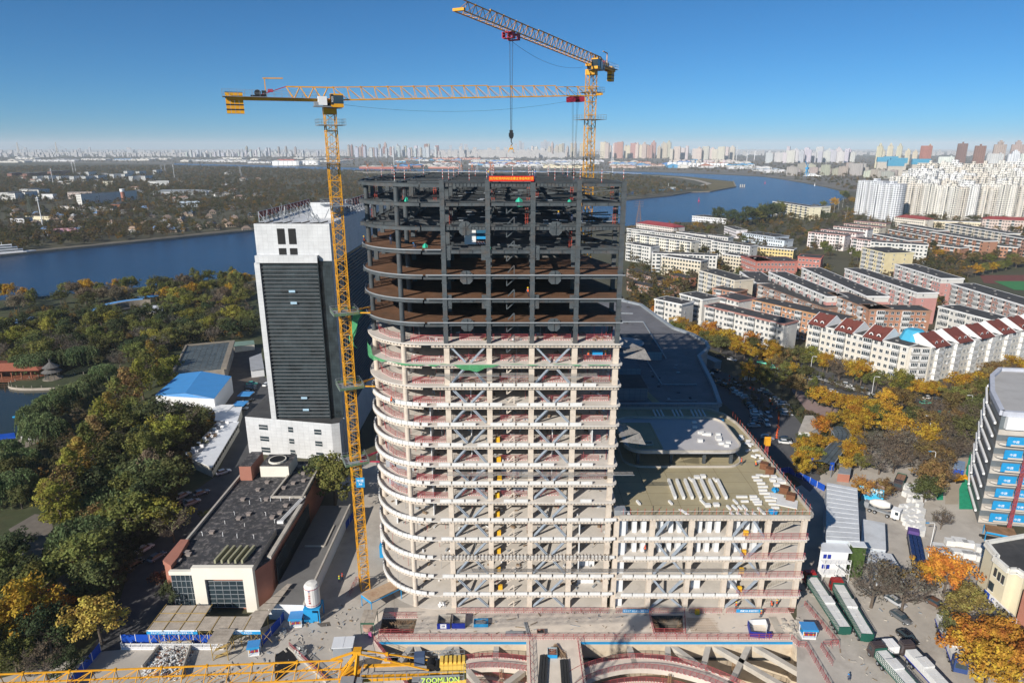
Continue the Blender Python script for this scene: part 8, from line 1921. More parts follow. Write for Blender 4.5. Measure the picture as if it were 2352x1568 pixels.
# ================================================================== VEHICLES
random.seed(71)
def loft(b,rings,m=0,close=True):
 n=len(rings[0]);k=len(b.v)
 for r in rings:b.v+=r
 for i in range(len(rings)-1):
  for j in range(n):j2=(j+1)%n;b.f.append((k+i*n+j,k+i*n+j2,k+(i+1)*n+j2,k+(i+1)*n+j));b.m.append(m)
 if close:b.f.append(tuple(range(k+n-1,k-1,-1)));b.m.append(m);e=k+(len(rings)-1)*n;b.f.append(tuple(range(e,e+n)));b.m.append(m)
def ring_(x,z0,z1,w):return[(x,-w*.94,z0),(x,w*.94,z0),(x,w,(z0+z1)*.5),(x,w*.97,z0*.2+z1*.8),(x,w*.84,z1),(x,-w*.84,z1),(x,-w*.97,z0*.2+z1*.8),(x,-w,(z0+z1)*.5)]
cb=MB();loft(cb,[ring_(*r)for r in((-2.28,.42,.78,.74),(-2.15,.3,.95,.85),(-1.6,.24,1.0,.9),(-.4,.22,.97,.91),(.9,.24,.96,.9),(1.7,.28,.86,.87),(2.15,.34,.7,.8),(2.28,.42,.6,.68))]);car_body=cb.mesh('body',m_car,True)
cr=MB();loft(cr,[[(-1.28,-.6,1.40),(-1.28,.6,1.40),(-1.2,.58,1.47),(-1.2,-.58,1.47)],[(.38,-.6,1.40),(.38,.6,1.40),(.3,.58,1.47),(.3,-.58,1.47)]]);car_roof=cr.mesh('roof_panel',m_car)
cg=MB();loft(cg,[[(-1.95,-.78,.96),(-1.95,.78,.96),(-1.25,.62,1.42),(-1.25,-.62,1.42)],[(1.15,-.8,.94),(1.15,.8,.94),(.38,.62,1.42),(.38,-.62,1.42)]]);car_glass=cg.mesh('windows',m_glass)
cw=MB().cyl((0,-.1,0),(0,.1,0),.33,12).cyl((0,-.11,0),(0,.11,0),.18,8,1);car_wheel=cw.mesh('wheel',[m_black,m_grey]);chl=MB().box(-.06,.06,-.17,.17,0,.12).mesh('headlight',m_whitep)
proto=thing('parked_car','x','car',(0,0,0));obj('body',car_body,proto)['tint']=1;obj('roof_panel',car_roof,proto)['tint']=1;obj('windows',car_glass,proto)
for x in(-1.4,1.4):
 for y in(-.8,.8):obj('wheel',car_wheel,proto,loc=(x,y,.33))
for y in(-.58,.58):obj('headlight',chl,proto,loc=(2.15,y,.58))
bpy.context.view_layer.update();remember(proto)
CC={'white':(.72,.72,.72),'black':(.012,.012,.014),'silver':(.42,.43,.45),'grey':(.12,.125,.13),'red':(.35,.03,.02),'navy':(.02,.035,.09),'mint':(.10,.60,.42),'blue grey':(.12,.16,.22),'brown':(.12,.06,.04),'orange':(.6,.15,.02)}
first=[True];NCAR=[0]
def car(x,y,rz,col,lab,grp=None,suv=False):
 global proto
 if first[0]:first[0]=False;o=proto;o.location=(x,y,.09);o.rotation_euler=(0,0,rz);[setattr(c,'color',(*CC[col],1))for c in o.children if c.get('tint')];o['label']=lab;
 else:o=copy_thing(proto,(x,y,.09),rz,lab,None,CC[col],(1,1,1))
 if grp:o['group']=grp
 if suv:o.scale=(1.02,1.03,1.2)
 else:o.scale=(1,1,1)
 NCAR[0]+=1
 return o
OR='first second third fourth fifth sixth seventh eighth ninth tenth eleventh twelfth thirteenth fourteenth fifteenth sixteenth seventeenth eighteenth nineteenth twentieth'.split()
inner=[(850,580,'white'),(905,565,'black'),(940,660,'grey'),(985,675,'black'),(1050,712,'black'),(1075,735,'silver'),(1110,753,'white'),(1145,773,'silver'),(1155,795,'black'),(1175,828,'black'),(1200,855,'black'),(1220,882,'silver'),(1225,905,'white'),(1225,930,'black'),(1220,950,'navy'),(1220,970,'black'),(1205,995,'silver')]
for i,(x,y,c)in enumerate(inner):
 a=AC(x,y);car(a[0],a[1],R(-24+i*1.6),c,'%s %s car from the far end of the inner curved parking row'%(OR[i],c),'inner curved row of parked cars',i%5==2)
outer=[(1280,718,'white'),(1308,742,'black'),(1340,762,'grey'),(1375,785,'white'),(1415,805,'silver'),(1435,830,'white'),(1450,852,'black'),(1455,880,'silver'),(1462,905,'silver')]
for i,(x,y,c)in enumerate(outer):a=AC(x,y);car(a[0],a[1],R(-14),c,'%s %s car from the far end of the outer curved parking row'%(OR[i],c),'outer curved row of parked cars',i%4==1)
for x,y,c,rz,lab in((1065,668,'white',-38,'white estate car alone in the lane between the parking rows'),(1225,787,'black',-62,'black car driving in the parking lane'),(1315,868,'grey',-82,'grey car in the lane beside the orange cones'),(1315,915,'silver',-86,'silver car in the lane behind the white van'),(1305,978,'white',-96,'white van facing the viewer in the lane'),(1310,1092,'silver',-20,'large silver van at the end of the lane by the hoist'),(1460,1100,'black',-12,'black car under the golden trees by the garden wall'),(1450,1125,'white',-12,'white car under the golden trees in front of the black one')):
 a=AC(x,y);car(a[0],a[1],R(rz),c,lab,None,'van' in lab)
for i,(x,y,c)in enumerate(((1035,475,'white'),(1270,500,'mint'),(1390,520,'silver'),(1360,535,'mint'),(1470,560,'mint'),(1500,630,'white'),(1690,605,'white'),(940,450,'black'),(620,265,'silver'),(665,248,'red'),(700,248,'orange'),(1580,600,'grey'),(1640,625,'silver'))):a=AC(x,y);car(a[0],a[1],R(-38),c,'%s car on the street behind the clinic, %s from the left'%(c,OR[i]),'cars on the street behind the clinic')
for i,(x,y,c,rz)in enumerate(((210,605,'white',-30),(460,675,'white',-30),(590,705,'black',-30),(350,725,'silver',-30),(1100,775,'white',15),(1160,745,'white',15),(1165,790,'black',15),(1080,815,'mint',5),(745,832,'black',-30),(820,850,'black',-30),(1170,885,'white',20),(1195,905,'mint',20),(1110,910,'grey',20),(1270,905,'mint',20),(1610,800,'white',22),(1580,865,'black',22),(1400,735,'white',20),(1500,725,'grey',20),(1300,790,'silver',20),(1450,725,'black',20))):
 a=AR_(x,y);car(a[0],a[1],R(rz),c,'%s car at the tree lined junction, %s from the left'%(c,OR[i]),'cars at the tree lined junction',i%5==1)
L5=zz(0,1100,1.742);L6=zz(500,1700,1.521);L7=zz(0,2000,2.138)
for x,y,c,rz,lab,z_ in((1757,765,'mint',5,'mint green car in the yard behind the office tower',L5),(1735,828,'silver',-8,'silver car in the yard behind the tower',L5),(1745,800,'black',-5,'black car behind the silver one by the tower',L5),(1750,782,'grey',-5,'grey car nearest the mint one',L5),(1692,908,'white',5,'white van at the corner of the blue canopy',L5),(1690,935,'silver',-8,'silver car at the end of the prefab hut row',L5),(1730,885,'black',60,'black car under the blue canopy edge',L5),(1860,770,'white',80,'white car half hidden by the office tower',L5),
 (600,295,'white',42,'white car parked alone in the hospital road by the hut',L6),(355,437,'silver',62,'silver car on the hospital road under the trees',L6),(465,422,'blue grey',45,'blue grey car on the hospital road next to the hedge',L6),(320,495,'black',55,'black car in the shade on the hospital road',L6),(410,480,'silver',50,'pale car half hidden by the hedge',L6),
 (1240,430,'white',62,'white car parked behind the low hall brick corner',L7),(1345,500,'blue grey',65,'dark blue grey car against the hedge of the brick corner',L7),(1150,560,'black',62,'black car in the tree shade left of the brick corner',L7),(1530,40,'black',60,'black car at the upper bend of the hospital road',L7)):
 a=z_(x,y);car(a[0],a[1],R(rz),c,lab,None,'van' in lab)
for x,y,c,rz,lab in((1090,1240,'black',-72,'black car parked under the bare tree behind the lorries'),(1150,1390,'black',-72,'large black car in the bottom right lane'),(1305,985,'brown',-60,'maroon car under the orange trees'),(1000,970,'silver',-62,'silver car hidden under the bare trees'),(1040,1090,'grey',-68,'grey car behind the thin yellow bush')):
 a=AD(x,y);car(a[0],a[1],R(rz),c,lab,None,'large' in lab)
# lorries
m_tg2=mat('lorry_green',(.015,.09,.065),rough=.5,var=.1);m_cabred=mat('cab_red',(.30,.02,.02),rough=.35,coat=.3);m_cabdk=mat('cab_dark',(.06,.045,.045),rough=.35,coat=.3)
big_wheel=MB().cyl((0,-.16,0),(0,.16,0),.5,14).cyl((0,-.17,0),(0,.17,0),.28,8,1).mesh('wheel',[m_black,m_grey])
def lorry(p0,p1,lab,cabm,load='foam',sides=True,L=None):
 d=Vector((p0[0]-p1[0],p0[1]-p1[1]));L=L or d.length;rz=atan2(d.y,d.x);o=thing('lorry',lab,'lorry',(p1[0],p1[1],.08),rz)
 bl=L-2.6
 b=MB();b.box(0,bl,-1.2,1.2,1.05,1.2);b.box(0,L-.6,-.5,.5,.7,1.0);part('bed',b,m_tg2 if sides else m_navy,o,loc=(0,0,0))
 if sides:
  for s in(-1,1):
   b=MB();n=int(bl/.45)
   for k in range(n+1):b.box(k*bl/n-.03,k*bl/n+.03,s*1.22-.03,s*1.22+.03,1.2,2.7)
   for z in(1.5,1.9,2.3,2.68):b.box(0,bl,s*1.22-.025,s*1.22+.025,z,z+.06)
   part('stake_side',b,m_tg2,o,loc=(0,0,0))
  part('tailgate',MB().box(-.12,.0,-1.22,1.22,.9,2.7),m_tg2,o,loc=(0,0,0));part('headboard',MB().box(bl,bl+.08,-1.22,1.22,1.2,3.0),m_tg2,o,loc=(0,0,0))
 c=MB();loft(c,[[(bl+.3,-1.18,.9),(bl+.3,1.18,.9),(bl+.3,1.18,2.9),(bl+.3,-1.18,2.9)],[(bl+.4,-1.2,.6),(bl+.4,1.2,.6),(bl+.4,1.2,3.0),(bl+.4,-1.2,3.0)],[(bl+2.0,-1.2,.6),(bl+2.0,1.2,.6),(bl+1.9,1.15,2.9),(bl+1.9,-1.15,2.9)],[(bl+2.4,-1.15,.6),(bl+2.4,1.15,.6),(bl+2.15,1.1,2.7),(bl+2.15,-1.1,2.7)]]);cab=part('cab',c,cabm,o,loc=(0,0,0))
 g=MB();g.quad((bl+2.36,-1.0,1.55),(bl+2.36,1.0,1.55),(bl+2.2,.98,2.5),(bl+2.2,-.98,2.5));g.box(bl+1.0,bl+1.8,-1.215,-1.201,1.6,2.4);g.box(bl+1.0,bl+1.8,1.201,1.215,1.6,2.4);obj('windscreen',g.mesh('windscreen',m_glass),cab)
 b=MB();b.box(bl+.6,bl+1.8,-1.1,1.1,3.01,3.25);obj('wind_deflector',b.mesh('wind_deflector',cabm),cab)
 for x in[bl+1.5,bl-1.0,bl-2.2]+([1.2,2.4,3.6]if L>12 else[1.4]):
  for y in(-1.0,1.0):part('wheel',big_wheel,None,o,loc=(x,y,.5))
 if load:
  q=thing('lorry_load',{'foam':'white foam blocks loaded on the '+lab,'brick':'reddish brown bundles loaded on the '+lab}[load]if len(lab.split())<11 else{'foam':'white foam blocks on this lorry','brick':'brown bundles on this lorry'}[load],'load',(p1[0],p1[1],.08),rz)
  n=int(bl/2.3)
  for k in range(n):
   for s in(-.56,.56):part('load_block',MB().box(k*bl/n+.06,(k+1)*bl/n-.04,s-.53,s+.53,1.22,2.5+(.45 if k%5==3 else 0)+U(0,.08)),m_block if load=='foam' else mat('brown_bundles',(.26,.15,.10))if 'brown_bundles' not in MATS else MATS['brown_bundles'],q,loc=(0,0,0))
 return o
lorry((68.2,130.5),(67.8,111.6),'red cab stake lorry nearest the podium',m_cabred);lorry((73.2,127.8),(71.3,109.6),'red cab stake lorry, right of two',m_cabred)
lorry(AD(815,1330),(73.2,92.5),'dark cab stake lorry at the bottom edge',m_cabdk);lorry(AD(1035,1320),(79.0,93.0),'dark cab lorry with bound foam, lower right',m_cabdk,sides=False)
lorry(AD(1490,1520),AD(1340,1130),'blue cab lorry under the orange trees',mat('cab_blue',(.03,.06,.18)),sides=False);lorry(AD(990,170),AD(1045,50),'brown loaded lorry beside the mural board',m_cabdk,'brick',L=8)
# blue panel trailer
P_,Q_=AY(520,400),AY(620,950);d=Vector((P_[0]-Q_[0],P_[1]-Q_[1]));rz=atan2(d.y,d.x);o=thing('panel_lorry','long flatbed carrying rows of shiny dark blue panels beside the white lamp post','lorry',(Q_[0],Q_[1],.08),rz)
part('bed',MB().box(0,d.length,-1.4,1.4,.8,1.1),m_dark,o,loc=(0,0,0));m_dbl=mat('dark_blue_panel',(.015,.03,.10),rough=.25,spec=.7)
for i in range(3):
 for k in range(6):part('blue_panel',MB().box(k*d.length/6.2+.1,(k+1)*d.length/6.2-.1,-1.35+i*.92,-.55+i*.92,1.11,2.3),m_dbl,o,loc=(0,0,0))
part('cab',MB().box(d.length,d.length+2,-1.2,1.2,.6,2.8),mat('violet_cab',(.10,.06,.22)),o,loc=(0,0,0))
for x in(1,2.3,d.length-2,d.length+1):
 for y in(-1.1,1.1):part('wheel',big_wheel,None,o,loc=(x,y,.5))
# concrete mixer lorry
P_,Q_=AD(1000,330),AD(760,250);d=Vector((P_[0]-Q_[0],P_[1]-Q_[1]));rz=atan2(d.y,d.x);o=thing('mixer_lorry','white concrete mixer lorry behind the prefab hut','mixer lorry',(Q_[0],Q_[1],.08),rz)
dr=MB();dr.lathe([(.5,0),(1.0,1.0),(1.25,2.4),(1.2,3.6),(.7,5.0)],16);q=part('drum',dr,m_silo,o,loc=(1.4,0,2.6));q.rotation_euler=(0,R(82),0)
part('frame',MB().box(0,8.2,-.5,.5,.7,1.1).box(.2,1.4,-.9,.9,1.1,2.6),m_grey,o,loc=(0,0,0));part('cab',MB().box(7.0,9.0,-1.2,1.2,.6,3.0).box(7.9,8.7,-1.22,1.22,1.7,2.6,1),[m_whitep,m_glass],o,loc=(0,0,0))
for x in(1.8,3.1,6.2,8.0):
 for y in(-1.0,1.0):part('wheel',big_wheel,None,o,loc=(x,y,.5))
a=AR_(1330,1420);o=thing('yellow_loader','small yellow earth mover on the pale track beside the green netted ground','loader',(a[0],a[1],.06),.3);part('body',MB().box(-1.6,1.6,-.8,.8,.5,1.3).box(-.4,.8,-.6,.6,1.3,2.2),m_yel,o,loc=(0,0,0));part('arm',MB().beam((1.4,0,1.2),(3.0,0,1.6),.4).beam((3.0,0,1.6),(3.8,0,.5),.3).box(3.4,4.2,-.9,.9,.1,.7),m_yel,o,loc=(0,0,0));part('track',MB().box(-1.6,1.6,-1.1,-.81,0,.7).box(-1.6,1.6,.81,1.1,0,.7),m_black,o,loc=(0,0,0))
o=thing('tricycle_cart','small cargo cart with two white boxes behind the stake lorries','cart',(*AD(960,1340),.08),R(95));part('boxes',MB().box(-1,1.4,-1.1,-.08,.7,2.2).box(-1,1.4,.08,1.1,.7,2.2),m_whitep,o,loc=(0,0,0));part('frame',MB().box(-1.3,3,-1.1,1.1,.4,.69),m_dark,o,loc=(0,0,0))
# ================================================================== YARD AT THE RIGHT
PH=8.2
def polyb(name,lab,cat,pts,H,wall,roof,loc=None):
 o=thing(name,lab,cat,(pts[0][0],pts[0][1],0));part('wall',MB().prism(pts,0,H),wall,o);cx=sum(p[0]for p in pts)/len(pts);cy=sum(p[1]for p in pts)/len(pts)
 part('roof',MB().prism([(cx+(p[0]-cx)*1.03,cy+(p[1]-cy)*1.02)for p in pts],H+.01,H+.2),roof,o);return o
m_corr=mat('white_corrugated_roof',(.56,.58,.60),rough=.5,var=.07,scale=.5,dirt=(.38,.38,.38),dirt_amt=.5,dirt_scale=.3)
h1=polyb('site_dormitory','tall white prefab dormitory with a ribbed white roof beside the podium','building',[(73.6,134.2),(81,133.6),(92.6,157.9),(86.0,161.0)],PH,mat('prefab_wall',(.52,.57,.63)),m_corr)
A_,B2,C2,D2=Vector((73.6,134.2)),Vector((81,133.6)),Vector((92.6,157.9)),Vector((86.0,161.0))
for k in range(12):p=A_.lerp(D2,(k+.5)/12);q=B2.lerp(C2,(k+.5)/12);part('roof_rib',MB().beam((p.x,p.y,PH+.25),(q.x,q.y,PH+.22),.12,.06),m_wsheet,h1)
st2=thing('stair_block','white two storey stair front with outside stairs and blue windows at the dormitory end','building',(73,131,0))
part('wall',MB().prism([(71.2,131.6),(77.4,131.0),(78.2,133.7),(72.6,134.1)],0,7.2),m_white,st2);part('roof',MB().prism([(70.9,130.6),(77.7,130.1),(78.3,133.8),(72.4,134.2)],7.3,7.5),m_wsheet,st2);part('side_roof',MB().prism([(78.4,131.5),(81.6,131.2),(82,133.5),(78.6,133.8)],8.0,8.2),m_wsheet,st2)
for z in(1.9,4.6):
 for k in range(2):part('window',MB().box(71.9+k*.95,72.6+k*.95,131.25-.0-.12*k,131.4-.1*k,z+.6,z+1.6),m_navy,st2)
b=MB()
for f in range(2):
 z=2.7*f;b.box(71,77,128.8,130.6,z+2.6,z+2.7)
 b.beam((76.8,129.0,z),(73.4,129.0,z+2.6),.9,.12);rail_loop(b,[(71,128.7),(77,128.7)],z+2.7,1.0,.05,closed=False);b.beam((76.8,128.6,z+1),(73.4,128.6,z+3.6),.06)
for x in(71,74,77):b.beam((x,128.8,0),(x,128.8,6.4),.1)
part('outside_stair',b,m_whitep,st2);part('green_wall',MB().prism([(78.4,131.4),(81.4,131.1),(82.0,133.4),(79,133.6)],0,7.9),mat('artificial_hedge',(.05,.085,.02),var=.4,scale=2),st2)
polyb('prefab_hut','lower white prefab hut with ribbed roof right of the tall dormitory','building',[(84.3,138.0),(89.6,136.8),(95.6,148.4),(91,150.2)],3.6,MATS['prefab_wall'],m_corr)
polyb('prefab_hut','lowest white prefab hut under the bare trees, below the other huts','building',[(83.2,128.5),(89.0,127.5),(90.5,136),(85.2,137.2)],3.0,MATS['prefab_wall'],m_corr)
P_,Q_=AD(705,175),AD(905,215);o=thing('mural_board','long mural board with bright blue seascape and white characters','board',(P_[0],P_[1],0));d=Vector((Q_[0]-P_[0],Q_[1]-P_[1]));rz=atan2(d.y,d.x)
part('board',MB().box(0,d.length,-.1,.1,.2,4.2),mat('mural_blue',(.04,.38,.62),var=.35,scale=.5,dirt=(.45,.65,.75),dirt_amt=.8,dirt_scale=.35),o,loc=(0,0,0),rz=rz);part('backing_roof',MB().prism([(0,0.1),(d.length,.1),(d.length,5),(0,5)],4.2,4.35),mat('flaky_roof',(.42,.34,.30),var=.2,scale=.8,dirt=(.30,.10,.04),dirt_amt=.7,dirt_scale=.3),o,loc=(0,0,0),rz=rz)
text('中建六局承建',1.0,m_txtw,o,(d.length*.5*cos(rz)-.0,d.length*.5*sin(rz)-.15,3.5),(R(90),0,rz))
# glass tunnel roof
tp=[AR_(330,1000,4),AR_(400,993,4),AR_(460,1000,4),AR_(500,1050,4),AR_(492,1110,4),AR_(350,1300,4),AR_(195,1265,4),AR_(350,1110,4),AR_(368,1050,4)]
tn=thing('tunnel_canopy','curved grey glass canopy over the underground ramp','canopy',(tp[0][0],tp[0][1],0))
Lf=[tp[6],tp[7],tp[8],tp[0]];Rt=[tp[5],((tp[5][0]+tp[4][0])/2,(tp[5][1]+tp[4][1])/2),tp[4],tp[3],tp[2]]
def along(P,f):
 S=[0];
 for a,c in zip(P,P[1:]):S.append(S[-1]+hypot(c[0]-a[0],c[1]-a[1]))
 t_=f*S[-1]
 for k in range(len(P)-1):
  if t_<=S[k+1]+1e-6:g=(t_-S[k])/(S[k+1]-S[k]);return(P[k][0]+(P[k+1][0]-P[k][0])*g,P[k][1]+(P[k+1][1]-P[k][1])*g)
for i in range(16):
 l0,l1,r0,r1=along(Lf,i/16),along(Lf,(i+1)/16),along(Rt,i/16),along(Rt,(i+1)/16)
 for j in range(4):
  f0,f1=j/4+.01,(j+1)/4-.01;L_=lambda a,c,f:(a[0]+(c[0]-a[0])*f,a[1]+(c[1]-a[1])*f,4+.7*sin(pi*f));e=.06
  q=[L_(l0,r0,f0),L_(l0,r0,f1),L_(l1,r1,f1),L_(l1,r1,f0)];bb=MB();bb.poly([(p[0],p[1]+(e if k<2 else-e),p[2])for k,p in enumerate(q)]);part('glass_panel',bb,m_ghg,tn)
b=MB()
for P in(Lf,Rt):
 for i in range(12):p,q=along(P,i/12),along(P,(i+1)/12);b.beam((*p,3.9),(*q,3.9),.25,.3);b.beam((*p,0),(*p,3.9),.15);b.quad((*p,0.2),(*q,.2),(*q,2.2),(*p,2.2),1)
part('frame',b,[m_grey,m_glass],tn)
for i,(x,y)in enumerate(((185,1290),(345,1325))):a=AR_(x,y,2.5);tag(obj('blue_sign',MB().box(-.6,.6,-.06,.06,0,2.6).box(-.06,.06,-.05,.05,-2,0).mesh('sign',m_bluepaint),loc=(a[0],a[1],2.2)),('blue panel sign left of the tunnel mouth','blue panel sign right of the tunnel mouth')[i],'sign')
for lab,pts,h in(('white walled kiosk with a flat roof behind the parking lane',[AC(1130,625,0),AC(1262,635,0),AC(1250,575,0),AC(1150,570,0)],3.2),('white rimmed shaft building among the golden trees',[AC(1550,1090,0),AC(1640,1090,0),AC(1735,1040,0),AC(1660,960,0),AC(1600,960,0)],2.6)):polyb('garden_kiosk',lab,'kiosk',pts,h,m_white,m_conc)
polyb('entry_canopy','flat grey entry canopy at the car park gate behind the clinic','canopy',[AC(800,440,3.5),AC(900,490,3.5),AC(952,480,3.5),AC(840,430,3.5)],3.6,m_grey,mat('canopy_grey',(.30,.32,.34)))
polyb('small_hut','little grey roofed hut next to the tunnel mouth','hut',[AR_(385,1420,0),AR_(480,1430,0),AR_(490,1375,0),AR_(400,1370,0)],2.6,m_redb,m_grey)
# street barriers
def barrier(lab,pts):
 o=thing('street_barrier',lab,'barrier',(*G(*pts[0]),0));P=[G(*p)for p in pts]
 for p,q in zip(P,P[1:]):
  n=max(1,int(hypot(q[0]-p[0],q[1]-p[1])/3.0))
  for i in range(n):
   a=(p[0]+(q[0]-p[0])*i/n,p[1]+(q[1]-p[1])*i/n);c=(p[0]+(q[0]-p[0])*(i+1)/n,p[1]+(q[1]-p[1])*(i+1)/n);b=MB();b.beam((*a,1.1),(*c,1.1),.08);b.beam((*a,.4),(*c,.4),.08);b.beam((*a,.05),(*a,1.3),.12)
   for k in range(1,7):x,y=a[0]+(c[0]-a[0])*k/7,a[1]+(c[1]-a[1])*k/7;b.beam((x,y,.4),(x,y,1.1),.06)
   part('barrier_panel',b,m_whitep,o)
barrier('long white barrier down the middle of the tree lined street',[(1690,800),(1817,848),(1862,866),(2014,913)]);barrier('white barrier on the right branch road by the blue panelled block',[(2205,943),(2292,912)]);barrier('white barrier at the upper end of the street near the small flats',[(1583,774),(1690,800)])
# lamps
def lamp(u,v,h,arm,rz,lab,grp=None):
 x,y=G(u,v,0);o=thing('street_lamp',lab,'street lamp',(x,y,0),rz,grp);part('pole',MB().cyl((0,0,0),(0,0,h-.6),.11,7,r2=.07).path([(0,0,h-.6),(-.2,0,h-.15),(-.8,0,h),(-arm,0,h+.05)],.11),m_whitep,o,loc=(0,0,0));part('lamp_head',MB().box(-arm-.8,-arm,-.15,.15,h,h+.14),m_skyblue if 'yard' in lab else m_whitep,o,loc=(0,0,0))
lamp(2132,1278,9.5,1.6,.1,'white curved lamp post in the yard beside the blue panel lorry');lamp(2138,1098,9,1.6,.1,'white curved lamp post in the yard beside the foam stacks');lamp(2224,959,9,1.6,.2,'white curved lamp post at the street corner near the blue panelled block');lamp(2130,1010,9,1.4,.1,'white curved lamp post behind the thin brown trees')
for i,(u,v)in enumerate(((1706,812),(1860,862),(2001,912),(1602,775))):lamp(u,v,9,1.2,2.4,'grey street lamp on the tree lined street, '+('second','third','fourth','first')[i]+' from the left','lamps of the tree lined street')
for i,(u,v)in enumerate(((1905,498),(1915,490),(1925,482),(1935,476),(1895,505),(1945,495),(1940,512))):lamp(u,v,14,2.5,0,'tall white lamp on the riverside road by the white towers','lamps on the riverside road')
cone=MB().cyl((0,0,0),(0,0,.8),.28,8,r2=.05).box(-.35,.35,-.35,.35,-.02,.03).mesh('traffic_cone',mat('cone_orange',(.65,.10,.02)))
for k,(x,y)in enumerate([(1398,875),(1400,890),(1400,905),(1400,920),(1398,935),(1400,950),(1398,965),(1396,985),(1400,1000),(1392,1020),(1388,1040),(1385,1060),(1385,1080),(1385,850),(1350,820),(1330,790),(1205,705),(1180,690),(1015,630),(1015,600)]):a=AC(x,y);tag(obj('traffic_cone',cone,loc=(a[0],a[1],.09),scale=1.1),'orange traffic cone beside the car park lane, '+OR[k]+' counting away from the golden trees','cone','orange cones in the car park')
# foam stacks, netted ground and bits in the right yard
k=0;fsx=MB().box(-1.2,1.2,-.6,.6,0,1.25).box(-1.15,1.15,-.58,.58,1.26,1.5).mesh('foam_stack',m_block)
for(x,y)in[(1080,75),(1130,85),(1175,100),(1110,110),(1155,125),(1200,130),(1085,130),(1130,150),(1175,160),(1120,180),(1165,190),(1200,175),(1060,240),(1050,265),(1065,290),(1100,240),(1140,225),(1180,230),(1110,275),(1150,265),(1190,270),(1085,320),(1130,310),(1175,315),(1095,350),(1140,350),(1185,355),(1120,385),(1160,390),(1190,400),(1135,425),(1175,435)]:
 a=AD(x,y+25);tag(obj('foam_stack',fsx,loc=(a[0],a[1],.07),rz=U(.2,.5),scale=(U(.85,1.15),U(.8,1.3),U(.8,1.3))),'white foam block stack in the long store left of the lamp posts','block stack','foam stacks in the long store');k+=1
for i,(x,y,l,w_)in enumerate([(1035,400,2.0,1.8),(1170,400,3.2,2.4),(1290,430,2.6,1.6),(880,480,2.6,2.4),(950,540,3.4,3.0),(1020,570,2.2,1.6),(1200,560,5.0,1.8),(1320,590,3.6,1.6),(1470,490,2.6,1.8),(1460,620,2.2,1.8)]):a=AY(x,y+40);fblock(a[0],a[1],.06,l,w_,1.4,-.25,'white foam stack on the open yard floor, '+OR[i]+' from the top left' if i<10 else '','foam stacks on the yard floor')
b=MB();b.poly([(*AR_(1430,1190),.1),(*AR_(1480,1190),.1),(*AR_(1475,1400),.1),(*AR_(1440,1568),.1),(*AR_(1470,1640),.1),(*AR_(1345,1640),.1),(*AR_(1345,1480),.1),(*AR_(1390,1390),.1)]);b.poly([(*AR_(1220,1480),.1),(*AR_(1160,1510),.1),(*AR_(1170,1568),.1),(*AR_(1220,1568),.1)]);o=struct('green_net_ground',b,m_greennet2)
b=MB();b.poly([(*AR_(1370,1150),.085),(*AR_(1440,1110),.085),(*AR_(1490,1110),.085),(*AR_(1450,1200),.085),(*AR_(1360,1400),.085),(*AR_(1340,1600),.085),(*AR_(1235,1600),.085),(*AR_(1240,1400),.085)]);struct('pale_track',b,mat('pale_track',(.36,.31,.25),var=.1,scale=.3))
b=MB();leaf_quads(b,(0,0,.8),2.2,90,.9,flat=.5);a=AR_(1065,1010);tag(obj('blue_tarp_heap',b.mesh('blue_tarp',m_skyblue),loc=(a[0],a[1],0)),'bright blue tarpaulin heap under the thin trees','heap')
a=AR_(1345,1280);polyb('blue_roof_shelter','small shelter with blue front on the pale track','shelter',[AR_(1300,1320,2.5),AR_(1385,1335,2.5),AR_(1393,1270,2.5),AR_(1315,1255,2.5)],2.5,m_bluepaint,mat('dull_blue_roof',(.20,.28,.42)))
bs=thing('bicycle_shelter','blue bicycle shelter with a rusty brown roof at the foot of the blue panelled block','shelter',(*AY(1540,330),0));BQ=[AY(1530,165,2.6),AY(1930,225,2.6),AY(1995,350,2.6),AY(1555,262,2.6)];part('roof',MB().prism(BQ,2.6,2.75),mat('rusty_sheet',(.25,.14,.07),var=.3,scale=.6),bs);part('fascia',MB().beam((*BQ[3],2.4),(*BQ[2],2.4),.08,.5),m_skyblue,bs);part('post',MB().beam((*BQ[0],0),(*BQ[0],2.6),.15).beam((*BQ[3],0),(*BQ[3],2.6),.15).beam((*BQ[2],0),(*BQ[2],2.6),.15),m_skyblue,bs)
b=MB()
for k in range(26):f=k/26;x=BQ[3][0]+(BQ[2][0]-BQ[3][0])*f;y=BQ[3][1]+(BQ[2][1]-BQ[3][1])*f+.8;b.cyl((x,y,.35),(x+.05,y,.35),.33,8);b.beam((x,y,.5),(x,y+1.1,.8),.08);b.cyl((x,y+1.1,.35),(x+.05,y+1.1,.35),.33,8)
stuff(tag(obj('parked_scooters',b.mesh('scooters',m_dark)),'crowded dark scooters parked under the rusty roofed shelter','scooters'))
# cream bank building and brick neighbour
K1,K2,K3,K4,K5=AY(1555,410,13),AY(1665,615,13),AY(1870,790,13),AY(1985,790,13),AY(2090,860,13)
bk=thing('bank_building','cream bank building with dark flat roof and white sign band at the lower right','building',(K1[0],K1[1],0));m_bcr=mat('bank_cream',(.66,.60,.44),var=.04,scale=.4)
k2b=(K2[0]+.9,K2[1]+.2)
part('wall',MB().prism([K1,k2b,K2,K3,K4,K5,(K5[0]+14,K5[1]+4),(K1[0]+20,K1[1]+5)],0,12.6,0,1),[m_bcr,m_roof],bk)
b=MB();KP=[(K1[0]+20,K1[1]+5),K1,k2b,K2,K3,K4,K5]
for p,q in zip(KP,KP[1:]):b.beam((*p,12.95),(*q,12.95),.7,.75);b.beam((*p,12.3),(*q,12.3),.95,.3)
part('cornice',b,mat('cream_cornice',(.70,.68,.62)),bk)
